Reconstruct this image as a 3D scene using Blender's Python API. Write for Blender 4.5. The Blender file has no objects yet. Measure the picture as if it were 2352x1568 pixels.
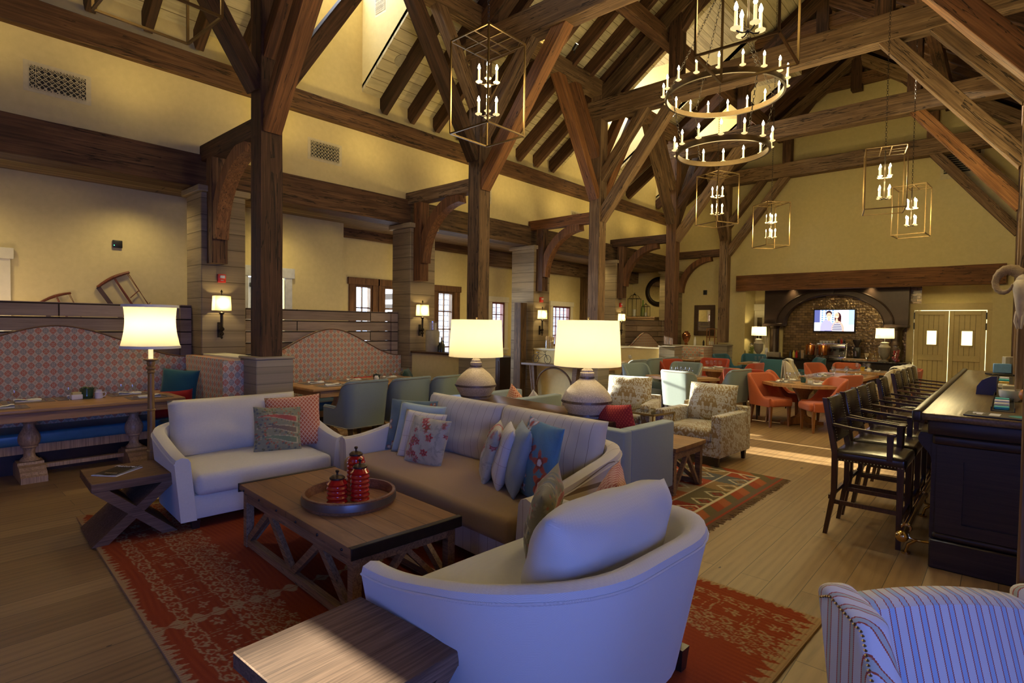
import bpy, bmesh, math, random
from mathutils import Vector, Matrix, Euler
import numpy as np
R = math.radians; PI = math.pi
S = bpy.context.scene
COL = S.collection
rnd = random.Random(7)
# ---------------------------------------------------------------- camera
YAW, PIT, ROL, CH = R(-41.70), R(-1.79), R(0.80), 1.65
fw = Vector((math.sin(YAW)*math.cos(PIT), math.cos(YAW)*math.cos(PIT), math.sin(PIT)))
rt = Vector((math.cos(YAW), -math.sin(YAW), 0)); up = rt.cross(fw)
rt2 = rt*math.cos(ROL)+up*math.sin(ROL); up2 = up*math.cos(ROL)-rt*math.sin(ROL)
cam = bpy.data.cameras.new('camera'); cam.sensor_width = 36; cam.lens = 36*1280/2352; cam.clip_start = .05
co = bpy.data.objects.new('camera', cam); COL.objects.link(co)
co.matrix_world = Matrix(((rt2.x, up2.x, -fw.x, 0), (rt2.y, up2.y, -fw.y, 0), (rt2.z, up2.z, -fw.z, CH), (0, 0, 0, 1)))
S.camera = co
# ---------------------------------------------------------------- view, world, lights
S.view_settings.view_transform = 'Standard'; S.view_settings.look = 'None'
S.view_settings.gamma = 1; S.view_settings.use_curve_mapping = False
S.view_settings.exposure = 0.15
S.cycles.max_bounces = 6; S.cycles.diffuse_bounces = 4; S.cycles.glossy_bounces = 3
S.cycles.transmission_bounces = 5; S.cycles.transparent_max_bounces = 8
S.cycles.caustics_reflective = False; S.cycles.caustics_refractive = False
S.cycles.sample_clamp_indirect = 3; S.cycles.use_denoising = True
W = bpy.data.worlds.new('sky'); S.world = W; W.use_nodes = True
W.node_tree.nodes['Background'].inputs[0].default_value = (.45, .62, 1, 1)
W.node_tree.nodes['Background'].inputs[1].default_value = 9.0

def light(name, kind, loc, energy, color, size=.1, size_y=None, target=None, angle=None, spread=None, blend=.5, maxb=None):
    l = bpy.data.lights.new(name, kind); l.energy = energy; l.color = color
    if kind == 'AREA':
        l.shape = 'RECTANGLE' if size_y else 'SQUARE'; l.size = size
        if size_y: l.size_y = size_y
        if spread: l.spread = R(spread)
    elif kind == 'SUN': l.angle = size
    else: l.shadow_soft_size = size
    if kind == 'SPOT': l.spot_size = R(angle); l.spot_blend = blend
    o = bpy.data.objects.new(name, l); COL.objects.link(o); o.location = loc
    if target is not None:
        o.rotation_euler = (Vector(target)-Vector(loc)).to_track_quat('-Z', 'Y').to_euler()
    return o
WARM = (1, .74, .27); WARM2 = (1, .79, .37); BLUE = (.13, .25, 1.0)
# low winter sun through the glazed doors of the left aisle
light('sun', 'SUN', (-20, 8, 6), 60, (1, .90, .66), R(.6), target=(-20+10, 8+.35, 6-2.2))
# daylight through the big windows on the right of and behind the camera
light('window_daylight', 'AREA', (2.40, -.4, 1.6), 125, BLUE, 2.6, 1.9, target=(-2, 1.2, .7), spread=120)
light('window_daylight', 'AREA', (-1.6, -3.6, 1.7), 9, BLUE, 2.6, 1.8, target=(-1.2, 4, .6), spread=110)
# daylight through left doors and dormer windows
light('door_daylight', 'AREA', (-9.4, 7.6, 1.6), 60, (.50, .68, 1), 2.6, 1.9, target=(0, 7.6, 1.2), spread=120)
for yy in (4.25, 11.7, 14.8):
    light('dormer_daylight', 'AREA', (-7.9, yy, 7.4), 60, (.86, .90, .95), 1.2, .7, target=(-5, yy, 6.2))
    light('dormer_uplight', 'SPOT', (-6.1, yy, 6.6), 50, WARM, .1, target=(-7.2, yy, 7.6), angle=150, blend=1)
# warm uplights clipped on the beams
for yy in (1.2, 4.5, 7.9, 11.3, 14.7):
    light('uplight', 'SPOT', (-6.0, yy, 6.55), 48, WARM, .06, target=(-6.6, yy, 8.5), angle=150, blend=1)
    light('uplight', 'SPOT', (-7.25, yy-.7, 3.95), 30, WARM, .12, target=(-7.6, yy-.7, 6), angle=150, blend=1)
    light('uplight', 'SPOT', (-7.25, yy+.8, 3.95), 30, WARM, .12, target=(-7.6, yy+.8, 6), angle=150, blend=1)
    light('uplight', 'SPOT', (-2.2, yy, 6.4), 60, WARM, .06, target=(-1.6, yy, 8.6), angle=150, blend=1)
# aisle and bar ceiling downlights
for yy in (.4, 2.2, 4.2, 7.4, 8.6, 11.3, 12.6, 14.7, 15.8):
    light('aisle_downlight', 'SPOT', (-8.40, yy, 3.36), 38, WARM2, .10, target=(-8.30, yy, 0), angle=150, blend=1)
for yy in (5.5, 8, 10.5, 13):
    light('bar_downlight', 'SPOT', (.9, yy, 3.9), 60, WARM2, .1, target=(.5, yy, 0), angle=130, blend=1)
light('niche_downlight', 'SPOT', (-2.75, 17.2, 2.8), 30, WARM2, .05, target=(-2.75, 17.7, .9), angle=90, blend=1)
light('niche_downlight', 'SPOT', (-4.65, 17.2, 2.8), 26, WARM2, .05, target=(-4.65, 17.7, .9), angle=90, blend=1)
light('niche_downlight', 'SPOT', (-1.1, 16.98, 2.85), 16, WARM2, .05, target=(-1.1, 17.5, 0), angle=120, blend=1)
# ---------------------------------------------------------------- mesh helpers
class MB:
    def __init__(s): s.v = []; s.f = []; s.sm = []; s.mi = []; s.cur = 0
    def add(s, vs, fs, smooth=False, M=None):
        b = len(s.v)
        s.v += [tuple(M @ Vector(v)) for v in vs] if M is not None else [tuple(v) for v in vs]
        for f in fs: s.f.append([b+i for i in f]); s.sm.append(smooth); s.mi.append(s.cur)
        return s
    def box(s, x0, x1, y0, y1, z0, z1, M=None):
        return s.add([(x0,y0,z0),(x1,y0,z0),(x1,y1,z0),(x0,y1,z0),(x0,y0,z1),(x1,y0,z1),(x1,y1,z1),(x0,y1,z1)],
                     [(0,3,2,1),(4,5,6,7),(0,1,5,4),(1,2,6,5),(2,3,7,6),(3,0,4,7)], False, M)
    def taper(s, cx, cy, z0, z1, a0, b0, a1, b1, dx=0, dy=0, M=None):
        v = []
        for z, a, b, x, y in ((z0,a0,b0,cx,cy),(z1,a1,b1,cx+dx,cy+dy)):
            v += [(x-a,y-b,z),(x+a,y-b,z),(x+a,y+b,z),(x-a,y+b,z)]
        return s.add(v, [(0,3,2,1),(4,5,6,7),(0,1,5,4),(1,2,6,5),(2,3,7,6),(3,0,4,7)], False, M)
    def bar(s, p, q, w, h=None, up=(0,0,1)):
        p = Vector(p); q = Vector(q); h = h or w; d = (q-p); L = d.length; d.normalize()
        u = Vector(up)
        if abs(d.dot(u)) > .98: u = Vector((0,1,0))
        a = d.cross(u).normalized(); b = a.cross(d).normalized(); v = []
        for c in (p, q):
            v += [c-a*w/2-b*h/2, c+a*w/2-b*h/2, c+a*w/2+b*h/2, c-a*w/2+b*h/2]
        return s.add(v, [(0,1,2,3),(4,7,6,5),(0,4,5,1),(1,5,6,2),(2,6,7,3),(3,7,4,0)])
    def tube(s, pts, r, n=8, cap=True, smooth=True):
        pts = [Vector(p) for p in pts]; rs = r if isinstance(r, (list, tuple)) else [r]*len(pts)
        vs = []; N = len(pts); pa = None
        for i, p in enumerate(pts):
            d = (pts[min(i+1,N-1)]-pts[max(i-1,0)]).normalized()
            if pa is None:
                u = Vector((0,0,1)) if abs(d.z) < .95 else Vector((0,1,0)); a = d.cross(u).normalized()
            else: a = (pa-d*pa.dot(d)).normalized()
            pa = a; b = d.cross(a)
            vs += [p+(a*math.cos(2*PI*k/n)+b*math.sin(2*PI*k/n))*rs[i] for k in range(n)]
        fs = [(i*n+k, i*n+(k+1)%n, (i+1)*n+(k+1)%n, (i+1)*n+k) for i in range(N-1) for k in range(n)]
        s.add(vs, fs, smooth)
        if cap:
            b = len(s.v)-len(vs)
            for f in ([b+k for k in range(n)][::-1], [b+(N-1)*n+k for k in range(n)]):
                s.f.append(f); s.sm.append(False); s.mi.append(s.cur)
        return s
    def lathe(s, prof, c=(0,0,0), n=20, M=None, smooth=True, sx=1, sy=1, cap=None):
        if cap is None: cap = not (abs(prof[0][0]-prof[-1][0]) < .045*prof[0][0]+.003 and prof[0][0] > .02)
        vs = [(c[0]+r*sx*math.cos(2*PI*k/n), c[1]+r*sy*math.sin(2*PI*k/n), c[2]+z) for r, z in prof for k in range(n)]
        N = len(prof)
        fs = [(i*n+k, i*n+(k+1)%n, (i+1)*n+(k+1)%n, (i+1)*n+k) for i in range(N-1) for k in range(n)]
        if cap and prof[0][0] > 1e-4: fs.append(tuple(range(n))[::-1])
        if cap and prof[-1][0] > 1e-4: fs.append(tuple(range((N-1)*n, N*n)))
        return s.add(vs, fs, smooth, M)
    def ball(s, c, r, n=8, sz=1):
        m = max(4, n//2)
        return s.lathe([(r*math.sin(PI*i/m)+1e-5, -r*sz*math.cos(PI*i/m)) for i in range(m+1)], c, n)
    def torus(s, c, Rr, r, n=32, m=8, sx=1, M=None):
        vs = [(c[0]+(Rr+r*math.cos(2*PI*j/m))*math.cos(2*PI*i/n)*sx, c[1]+(Rr+r*math.cos(2*PI*j/m))*math.sin(2*PI*i/n), c[2]+r*math.sin(2*PI*j/m)) for i in range(n) for j in range(m)]
        fs = [(i*m+j, ((i+1)%n)*m+j, ((i+1)%n)*m+(j+1)%m, i*m+(j+1)%m) for i in range(n) for j in range(m)]
        return s.add(vs, fs, True, M)
    def prism(s, poly, d0, d1, axis='y', smooth=False, M=None):
        def P(a, b, d): return {'y': (a, d, b), 'x': (d, a, b), 'z': (a, b, d)}[axis]
        n = len(poly); vs = [P(a, b, d0) for a, b in poly]+[P(a, b, d1) for a, b in poly]
        fs = [tuple(range(n)), tuple(range(n, 2*n))[::-1]]+[(i, i+n, (i+1)%n+n, (i+1)%n) for i in range(n)]
        return s.add(vs, fs, smooth, M)
    def sheet(s, rows, smooth=True, closed=False, flip=False):
        n = len(rows[0]); m = len(rows); vs = [p for r in rows for p in r]; fs = []
        for i in range(m-1):
            for k in range(n if closed else n-1):
                f = (i*n+k, i*n+(k+1)%n, (i+1)*n+(k+1)%n, (i+1)*n+k)
                fs.append(f[::-1] if flip else f)
        return s.add(vs, fs, smooth)
    def rbox(s, x0, x1, y0, y1, z0, z1, r, seg=3, crown=0, M=None, div=1):
        bm = bmesh.new(); bmesh.ops.create_cube(bm, size=1)
        for v in bm.verts: v.co = Vector(((x0+x1)/2+v.co.x*(x1-x0), (y0+y1)/2+v.co.y*(y1-y0), (z0+z1)/2+v.co.z*(z1-z0)))
        bmesh.ops.bevel(bm, geom=bm.edges[:], offset=r, segments=seg, affect='EDGES', profile=.5)
        if crown:
            bmesh.ops.subdivide_edges(bm, edges=[e for e in bm.edges if e.calc_length() > .12], cuts=5, use_grid_fill=True)
            for v in bm.verts:
                u = (v.co.x-(x0+x1)/2)/((x1-x0)/2); w = (v.co.y-(y0+y1)/2)/((y1-y0)/2); h = (v.co.z-(z0+z1)/2)/((z1-z0)/2)
                if h > 0: v.co.z += crown*h*max(0, 1-u*u)*max(0, 1-w*w)
        bm.verts.index_update()
        vs = [v.co.copy() for v in bm.verts]; fs = [[v.index for v in f.verts] for f in bm.faces]; bm.free()
        return s.add(vs, fs, True, M)
    def obj(s, name, mat, parent=None, loc=None, rot=None, mats=None):
        me = bpy.data.meshes.new(name); me.from_pydata(s.v, [], s.f)
        me.polygons.foreach_set('use_smooth', s.sm)
        for m in (mats or [mat]): me.materials.append(m)
        if mats: me.polygons.foreach_set('material_index', s.mi)
        me.update()
        bm = bmesh.new(); bm.from_mesh(me); bmesh.ops.recalc_face_normals(bm, faces=bm.faces[:]); bm.to_mesh(me); bm.free()
        if any(s.sm):
            try: me.set_sharp_from_angle(angle=R(42))
            except Exception: pass
        o = bpy.data.objects.new(name, me); COL.objects.link(o)
        if parent is not None: o.parent = parent
        if loc is not None: o.location = loc
        if rot is not None: o.rotation_euler = rot
        return o
def tag(o, label, cat, group=None, kind=None):
    o['label'] = label; o['category'] = cat
    if group: o['group'] = group
    if kind: o['kind'] = kind
    return o
def thing(name, label, cat, loc=(0,0,0), rz=0, group=None, rot=None):
    o = bpy.data.objects.new(name, None); COL.objects.link(o); o.location = loc
    o.rotation_euler = rot if rot else (0, 0, rz); o.empty_display_size = .1
    return tag(o, label, cat, group)
def struct(name, mb, mat, label=None, cat=None, group=None, mats=None, loc=None):
    o = mb.obj(name, mat, mats=mats, loc=loc); o['kind'] = 'structure'
    if label: o['label'] = label; o['category'] = cat or 'wall'
    if group: o['group'] = group
    return o
KIDS = {}
def dup(root, loc, rz, label=None, group=None, rot=None):
    def cp(o, par):
        c = o.copy(); COL.objects.link(c)
        if par is not None: c.parent = par; c.matrix_parent_inverse = o.matrix_parent_inverse.copy()
        for ch in KIDS.get(o.name) or KIDS.setdefault(o.name, [x for x in bpy.data.objects if x.parent == o]): cp(ch, c)
        return c
    r = cp(root, None); r.location = loc; r.rotation_euler = rot if rot else (0, 0, rz)
    if label: r['label'] = label
    if group: r['group'] = group
    return r
# ---------------------------------------------------------------- material helpers
class E:
    def __init__(s, nt, k): s.nt = nt; s.k = k
    def _m(s, op, o=None, c=None):
        n = s.nt.nodes.new('ShaderNodeMath'); n.operation = op
        s.nt.links.new(s.k, n.inputs[0])
        for i, q in ((1, o), (2, c)):
            if q is None: continue
            if isinstance(q, E): s.nt.links.new(q.k, n.inputs[i])
            else: n.inputs[i].default_value = q
        return E(s.nt, n.outputs[0])
    def __add__(s, o): return s._m('ADD', o)
    def __sub__(s, o): return s._m('SUBTRACT', o)
    def __mul__(s, o): return s._m('MULTIPLY', o)
    def __truediv__(s, o): return s._m('DIVIDE', o)
    def __mod__(s, o): return s._m('FLOORED_MODULO', o)
    def gt(s, o): return s._m('GREATER_THAN', o)
    def lt(s, o): return s._m('LESS_THAN', o)
    def mx(s, o): return s._m('MAXIMUM', o)
    def mn(s, o): return s._m('MINIMUM', o)
    def abs(s): return s._m('ABSOLUTE')
    def floor(s): return s._m('FLOOR')
    def sin(s): return s._m('SINE')
    def pp(s, o): return s._m('PINGPONG', o)
    def pw(s, o): return s._m('POWER', o)
    def sqrt(s): return s._m('SQRT')
    def clamp(s):
        r = s._m('ADD', 0.0); r.k.node.use_clamp = True; return r
def newmat(name):
    m = bpy.data.materials.new(name); m.use_nodes = True; nt = m.node_tree
    return m, nt, nt.nodes['Principled BSDF']
def setin(b, rough=None, metal=None, spec=None, col=None, sheen=None, coat=None):
    if rough is not None: b.inputs['Roughness'].default_value = rough
    if metal is not None: b.inputs['Metallic'].default_value = metal
    if spec is not None: b.inputs['Specular IOR Level'].default_value = spec
    if sheen: b.inputs['Sheen Weight'].default_value = sheen
    if coat: b.inputs['Coat Weight'].default_value = coat; b.inputs['Coat Roughness'].default_value = .15
    if col: b.inputs['Base Color'].default_value = (*col, 1)
def coords(nt, kind='Object', rand=0):
    tc = nt.nodes.new('ShaderNodeTexCoord'); v = tc.outputs[kind]
    if rand:
        oi = nt.nodes.new('ShaderNodeObjectInfo'); a = nt.nodes.new('ShaderNodeVectorMath'); a.operation = 'MULTIPLY_ADD'
        cb = nt.nodes.new('ShaderNodeCombineXYZ')
        for i in range(3): nt.links.new(oi.outputs['Random'], cb.inputs[i])
        a.inputs[1].default_value = (rand,)*3; nt.links.new(cb.outputs[0], a.inputs[0]); nt.links.new(v, a.inputs[2]); v = a.outputs[0]
    return v
def xyz(nt, v):
    s = nt.nodes.new('ShaderNodeSeparateXYZ'); nt.links.new(v, s.inputs[0]); return [E(nt, o) for o in s.outputs]
def comb(nt, *a):
    c = nt.nodes.new('ShaderNodeCombineXYZ')
    for i, q in enumerate(a):
        if isinstance(q, E): nt.links.new(q.k, c.inputs[i])
        else: c.inputs[i].default_value = q
    return c.outputs[0]
def mapping(nt, v, sc, rot=(0,0,0), loc=(0,0,0)):
    m = nt.nodes.new('ShaderNodeMapping'); nt.links.new(v, m.inputs[0]); m.inputs['Scale'].default_value = sc
    m.inputs['Rotation'].default_value = rot; m.inputs['Location'].default_value = loc; return m.outputs[0]
def noise(nt, v, sc, det=3, rough=.55, dist=0):
    n = nt.nodes.new('ShaderNodeTexNoise'); nt.links.new(v, n.inputs['Vector']); n.inputs['Scale'].default_value = sc
    n.inputs['Detail'].default_value = det; n.inputs['Roughness'].default_value = rough; n.inputs['Distortion'].default_value = dist
    return E(nt, n.outputs[0])
def voro(nt, v, sc, feat='F1', rnd_=1):
    n = nt.nodes.new('ShaderNodeTexVoronoi'); nt.links.new(v, n.inputs['Vector']); n.inputs['Scale'].default_value = sc
    n.feature = feat; n.inputs['Randomness'].default_value = rnd_; return n
def ramp(nt, fac, stops):
    r = nt.nodes.new('ShaderNodeValToRGB'); nt.links.new(fac.k if isinstance(fac, E) else fac, r.inputs[0])
    while len(r.color_ramp.elements) < len(stops): r.color_ramp.elements.new(.5)
    for e, (p, c) in zip(r.color_ramp.elements, stops): e.position = p; e.color = (*c, 1)
    return r.outputs[0]
def mix(nt, fac, a, b, mode='MIX'):
    m = nt.nodes.new('ShaderNodeMix'); m.data_type = 'RGBA'; m.blend_type = mode
    for sock, q in ((m.inputs[0], fac), (m.inputs[6], a), (m.inputs[7], b)):
        if isinstance(q, E): nt.links.new(q.k, sock)
        elif isinstance(q, (int, float)): sock.default_value = q
        elif isinstance(q, tuple): sock.default_value = (*q, 1)
        else: nt.links.new(q, sock)
    return m.outputs[2]
def base(nt, b, c):
    nt.links.new(c, b.inputs['Base Color'])
def bump(nt, b, h, st=.3, dist=.01):
    n = nt.nodes.new('ShaderNodeBump'); n.inputs['Strength'].default_value = st; n.inputs['Distance'].default_value = dist
    nt.links.new(h.k if isinstance(h, E) else h, n.inputs['Height']); nt.links.new(n.outputs[0], b.inputs['Normal'])
def flat(name, col, rough=.6, metal=0, spec=.5, coat=0, var=0):
    m, nt, b = newmat(name); setin(b, rough, metal, spec, col, coat=coat)
    n = noise(nt, coords(nt), 14, 4)
    base(nt, b, ramp(nt, n, [(.3, tuple(c*(1-.12-var) for c in col)), (.7, tuple(min(1, c*(1+.08+var)) for c in col))]))
    return m
def wood(name, dark, mid, light_, grain=1.0, rough=.6, cracks=.5, spec=.35, bmp=.5, axis=0, coat=0):
    m, nt, b = newmat(name); setin(b, rough, 0, spec, coat=coat)
    sc = [14*grain]*3; sc[axis] = .9*grain
    v = coords(nt, 'Object', 37.0); mv = mapping(nt, v, tuple(sc))
    n1 = noise(nt, mv, 1.6, 6, .62, .6); n2 = noise(nt, v, 1.3*grain, 3)
    sc2 = [60*grain]*3; sc2[axis] = 1.2*grain
    n3 = noise(nt, mapping(nt, v, tuple(sc2)), 1, 3)
    oi = nt.nodes.new('ShaderNodeObjectInfo')
    f = n1*.62+n2*.35+(E(nt, oi.outputs['Random'])-.5)*.22
    c = ramp(nt, f, [(.28, dark), (.48, mid), (.68, light_)])
    c = mix(nt, ramp(nt, n3, [(.35, (.62,.62,.62)), (.6, (1,1,1))]), (0,0,0), c, 'MIX')
    if cracks:
        sc3 = [7*grain]*3; sc3[axis] = .35*grain
        n4 = noise(nt, mapping(nt, v, tuple(sc3)), 1.5, 4, .6, .4)
        cr = ((n4-.5).abs().lt(.012*cracks)) * n2.gt(.46)
        c = mix(nt, cr*.8, c, tuple(x*.15 for x in dark))
        bump(nt, b, n1*.7+n3*.3-cr*.8, bmp, .006)
    else: bump(nt, b, n1*.5+n3*.5, bmp*.5, .002)
    base(nt, b, c); return m
def fabric(name, col, col2=None, sc=700, rough=.9, sheen=.2, bmp=.25, var=.10):
    m, nt, b = newmat(name); setin(b, rough, 0, .2, sheen=sheen); v = coords(nt)
    n = noise(nt, v, 60, 3); n2 = noise(nt, v, sc, 2); c2 = col2 or tuple(x*(1-var*2) for x in col)
    base(nt, b, mix(nt, (n*.4+n2*.6-.2).clamp(), c2, tuple(min(1, x*(1+var)) for x in col)))
    bump(nt, b, n2*.6+n*.4, bmp, .002); return m
def stripes(name, bg, bands, ax=0, period=.1, cross=None, rough=.85, zig=0, ax2=None):
    """bands: list of (centre, halfwidth, colour) in units of the period; cross = (period, halfwidth, colour, axis)"""
    m, nt, b = newmat(name); setin(b, rough, 0, .2, sheen=.2); v = coords(nt); c3 = xyz(nt, v)
    x = c3[ax] if ax2 is None else c3[ax]+c3[ax2]*.8
    if zig: x = x+(c3[(2 if ax != 2 else 1)]*(1/zig)).pp(.5)*(zig*.5)
    u = (x/period+50.0) % 1.0; n2 = noise(nt, v, 500, 2)
    c = mix(nt, n2*.25, bg, tuple(k*.8 for k in bg))
    for ce, hw, colr in bands:
        c = mix(nt, (u-ce).abs().lt(hw), c, colr)
    if cross:
        w = (c3[cross[3]]/cross[0]+50.0) % 1.0
        c = mix(nt, (w-.5).abs().lt(cross[1]), c, cross[2])
    base(nt, b, c); bump(nt, b, n2, .25, .002); return m
def medallion(name, a=1, cb=2, cell=(.064, .077), bg=(.62,.50,.36), red=(.55,.13,.06), grey=(.27,.28,.24)):
    m, nt, b = newmat(name); setin(b, .9, 0, .15, sheen=.1); v = coords(nt); c3 = xyz(nt, v)
    u = c3[a]/cell[0]+100.0; w = c3[cb]/cell[1]+100.0
    fu = (u % 1.0)-.5; fv = (w % 1.0)-.5; par = ((u.floor()+w.floor()) % 2.0).gt(.5)
    r = (fu*fu+fv*fv).sqrt(); dia = fu.abs()+fv.abs(); r8 = r.mx(dia*.76)
    ring = r8.lt(.41)*r8.gt(.32)
    petal = r8.lt(.28)*r8.gt(.17)*((fu.abs()-fv.abs()).abs().gt(.05)); mid = r.lt(.11)*r.gt(.05)
    mk = ring.mx(petal).mx(mid)
    gu = ((u+.5) % 1.0)-.5; gv = ((w+.5) % 1.0)-.5; gr = (gu*gu+gv*gv).sqrt()
    dots = gr.lt(.10)
    eu = (((u+.5) % 1.0)-.5).abs(); ev = (((w+.5) % 1.0)-.5).abs()
    lnk = (eu.lt(.05)*(fv.abs().lt(.07)) ).mx(ev.lt(.05)*(fu.abs().lt(.07)))
    n = noise(nt, v, 400, 2)
    c = mix(nt, n*.3, bg, tuple(k*.75 for k in bg))
    lat = ((gr-.22).abs().lt(.022))
    c = mix(nt, lat*.55, c, (.74,.60,.44))
    c = mix(nt, mk, c, mix(nt, par, red, grey)); c = mix(nt, dots*.55, c, (.38,.27,.16)); c = mix(nt, lnk*.8, c, red)
    base(nt, b, c); bump(nt, b, n, .15, .002); return m
def lattice(name, bg, line, cell=.03, ax=(0, 2), hw=.12):
    m, nt, b = newmat(name); setin(b, .85, 0, .2, sheen=.2); v = coords(nt); c3 = xyz(nt, v)
    p = (c3[ax[0]]+c3[ax[1]]*.8)/cell+60.0; q = (c3[ax[0]]-c3[ax[1]]*.8)/cell+60.0
    l = ((p % 1.0)-.5).abs().lt(hw).mx(((q % 1.0)-.5).abs().lt(hw)); n = noise(nt, v, 300, 2)
    base(nt, b, mix(nt, l, mix(nt, n, bg, tuple(k*.7 for k in bg)), line)); bump(nt, b, l, .3, .002); return m
def herring(name, c1, c2, cell=.012, a=0, cb=2):
    m, nt, b = newmat(name); setin(b, .92, 0, .15, sheen=.25); v = coords(nt); c3 = xyz(nt, v)
    s = c3[a]+c3[1 if a != 1 else 0]*.7
    z = (s/(cell*2)).pp(.5)*(cell*2)
    k = (((c3[cb]+z)/(cell*.55)+80.0) % 1.0).gt(.5); n = noise(nt, v, 500, 2)
    base(nt, b, mix(nt, (k*.7+n*.3), c1, c2)); bump(nt, b, k+n*.5, .35, .002); return m
def damask(name, bg, fg, sc=7, gold=0):
    m, nt, b = newmat(name); setin(b, .6, 0, .4, sheen=.3); v = coords(nt); c3 = xyz(nt, v)
    u = (c3[0].abs()+c3[1]*.9)*sc; w = c3[2]*sc*.8+c3[1]*sc*.4
    pu = u.pp(.5); vv = comb(nt, pu, w, (u.floor())*1.7)
    n1 = noise(nt, vv, 1.9, 4, .55, 2.2); n2 = noise(nt, vv, 6, 2, .5, .5)
    f = (n1*.75+n2*.25).gt(.505)
    base(nt, b, mix(nt, f, bg, fg)); bump(nt, b, f, .4, .002); return m
def attrmat(name, rough=.9, bm=200, sheen=.2, emit=0, bst=.35):
    m, nt, b = newmat(name); setin(b, rough, 0, .2, sheen=sheen)
    a = nt.nodes.new('ShaderNodeVertexColor'); a.layer_name = 'pattern'
    n = noise(nt, coords(nt), bm, 3)
    c = mix(nt, n*.35, a.outputs[0], (0.0, 0.0, 0.0)) if not emit else a.outputs[0]
    if emit:
        nt.links.new(c, b.inputs['Emission Color']); b.inputs['Emission Strength'].default_value = emit; setin(b, .3, 0, .3, (.01,.01,.01))
    else: base(nt, b, c); bump(nt, b, n, bst, .003)
    return m
def emissive(name, col, st, samp='NONE'):
    m, nt, b = newmat(name); setin(b, .5, 0, .3, col)
    b.inputs['Emission Color'].default_value = (*col, 1); b.inputs['Emission Strength'].default_value = st
    try: m.cycles.emission_sampling = samp
    except Exception: pass
    return m
def glass(name, col=(1,1,1), rough=.02, ior=1.3):
    m, nt, b = newmat(name); setin(b, rough, 0, .5, col); b.inputs['IOR'].default_value = ior
    b.inputs['Transmission Weight'].default_value = 1; return m
def pane(name, tint=(.95,.97,1), k=.86):
    m = bpy.data.materials.new(name); m.use_nodes = True; nt = m.node_tree; nt.nodes.clear()
    o = nt.nodes.new('ShaderNodeOutputMaterial'); t = nt.nodes.new('ShaderNodeBsdfTransparent'); g = nt.nodes.new('ShaderNodeBsdfGlossy')
    t.inputs[0].default_value = (*tint, 1); g.inputs['Roughness'].default_value = .03; x = nt.nodes.new('ShaderNodeMixShader'); x.inputs[0].default_value = 1-k
    nt.links.new(t.outputs[0], x.inputs[1]); nt.links.new(g.outputs[0], x.inputs[2]); nt.links.new(x.outputs[0], o.inputs[0]); return m
def shade(name, col, st, spread_=.35):
    """translucent lamp shade cloth; the lamp's own bulb inside lights it"""
    m = bpy.data.materials.new(name); m.use_nodes = True; nt = m.node_tree; nt.nodes.clear()
    o = nt.nodes.new('ShaderNodeOutputMaterial'); d = nt.nodes.new('ShaderNodeBsdfDiffuse'); t = nt.nodes.new('ShaderNodeBsdfTranslucent'); x = nt.nodes.new('ShaderNodeMixShader')
    n = noise(nt, coords(nt), 300, 2); c = mix(nt, n*.2, col, tuple(k*.85 for k in col))
    nt.links.new(c, d.inputs[0]); nt.links.new(c, t.inputs[0]); x.inputs[0].default_value = .62
    nt.links.new(d.outputs[0], x.inputs[1]); nt.links.new(t.outputs[0], x.inputs[2]); nt.links.new(x.outputs[0], o.inputs[0]); return m
# ---------------------------------------------------------------- materials
M = {}
M['timber'] = wood('reclaimed timber', (.032,.014,.006), (.088,.040,.017), (.185,.092,.040), 1, .75, 1, bmp=.8)
M['timber_grey'] = wood('weathered grey timber', (.055,.030,.014), (.16,.092,.042), (.29,.185,.095), 1, .8, 1, bmp=.8)
M['timber_gold'] = wood('fresh sawn brace timber', (.075,.028,.009), (.20,.080,.024), (.33,.15,.05), 1, .7, .7, bmp=.6)
M['bracket'] = wood('bracket timber', (.06,.024,.009), (.17,.070,.024), (.29,.135,.05), 1, .75, .6, bmp=.6, axis=2)
M['rafter'] = wood('dark rafter timber', (.025,.011,.005), (.065,.028,.012), (.13,.06,.025), 1, .8, .4, bmp=.6)
M['wall'] = flat('cream plaster', (.68,.56,.27), .9, spec=.1, var=-.06)
M['wall_trim'] = flat('cream painted trim', (.70,.64,.46), .6, spec=.3, var=-.06)
M['ceil'] = None
def boards(name, c1, c2, w, axis=0, along=1, gap=.03, rough=.8, grain=True, mortar=(.05,.035,.02), len_=3.0, bmp=.3):
    """boards: axis = coordinate across the boards, along = coordinate down their length"""
    m, nt, b = newmat(name); setin(b, rough, 0, .3); v = coords(nt); c3 = xyz(nt, v)
    br = nt.nodes.new('ShaderNodeTexBrick'); nt.links.new(comb(nt, c3[along], c3[axis], 0.0), br.inputs[0])
    br.inputs['Scale'].default_value = 1; br.inputs['Brick Width'].default_value = len_; br.inputs['Row Height'].default_value = w
    br.inputs['Mortar Size'].default_value = w*gap; br.inputs['Mortar Smooth'].default_value = .2; br.offset = .37; br.offset_frequency = 2
    br.inputs['Color1'].default_value = (*c1, 1); br.inputs['Color2'].default_value = (*c2, 1); br.inputs['Mortar'].default_value = (*mortar, 1)
    row = (c3[axis]/w).floor()
    g = noise(nt, comb(nt, c3[along]*1.1+row*3.7, c3[axis]*16, row*1.3), 1.3, 6, .62, .9)
    g2 = noise(nt, comb(nt, c3[along]*.9+row*1.7, c3[axis]*3, row), 1.1, 3)
    f = g*.7+g2*.5-.1
    c = mix(nt, 1.0, br.outputs[0], ramp(nt, f, [(.25, (.55,.52,.50)), (.5, (.95,.95,.95)), (.75, (1.3,1.28,1.22))]), 'MULTIPLY')
    base(nt, b, c); bump(nt, b, g*.5+E(nt, br.outputs['Fac'])*-1.5, bmp, .004); return m
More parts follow.
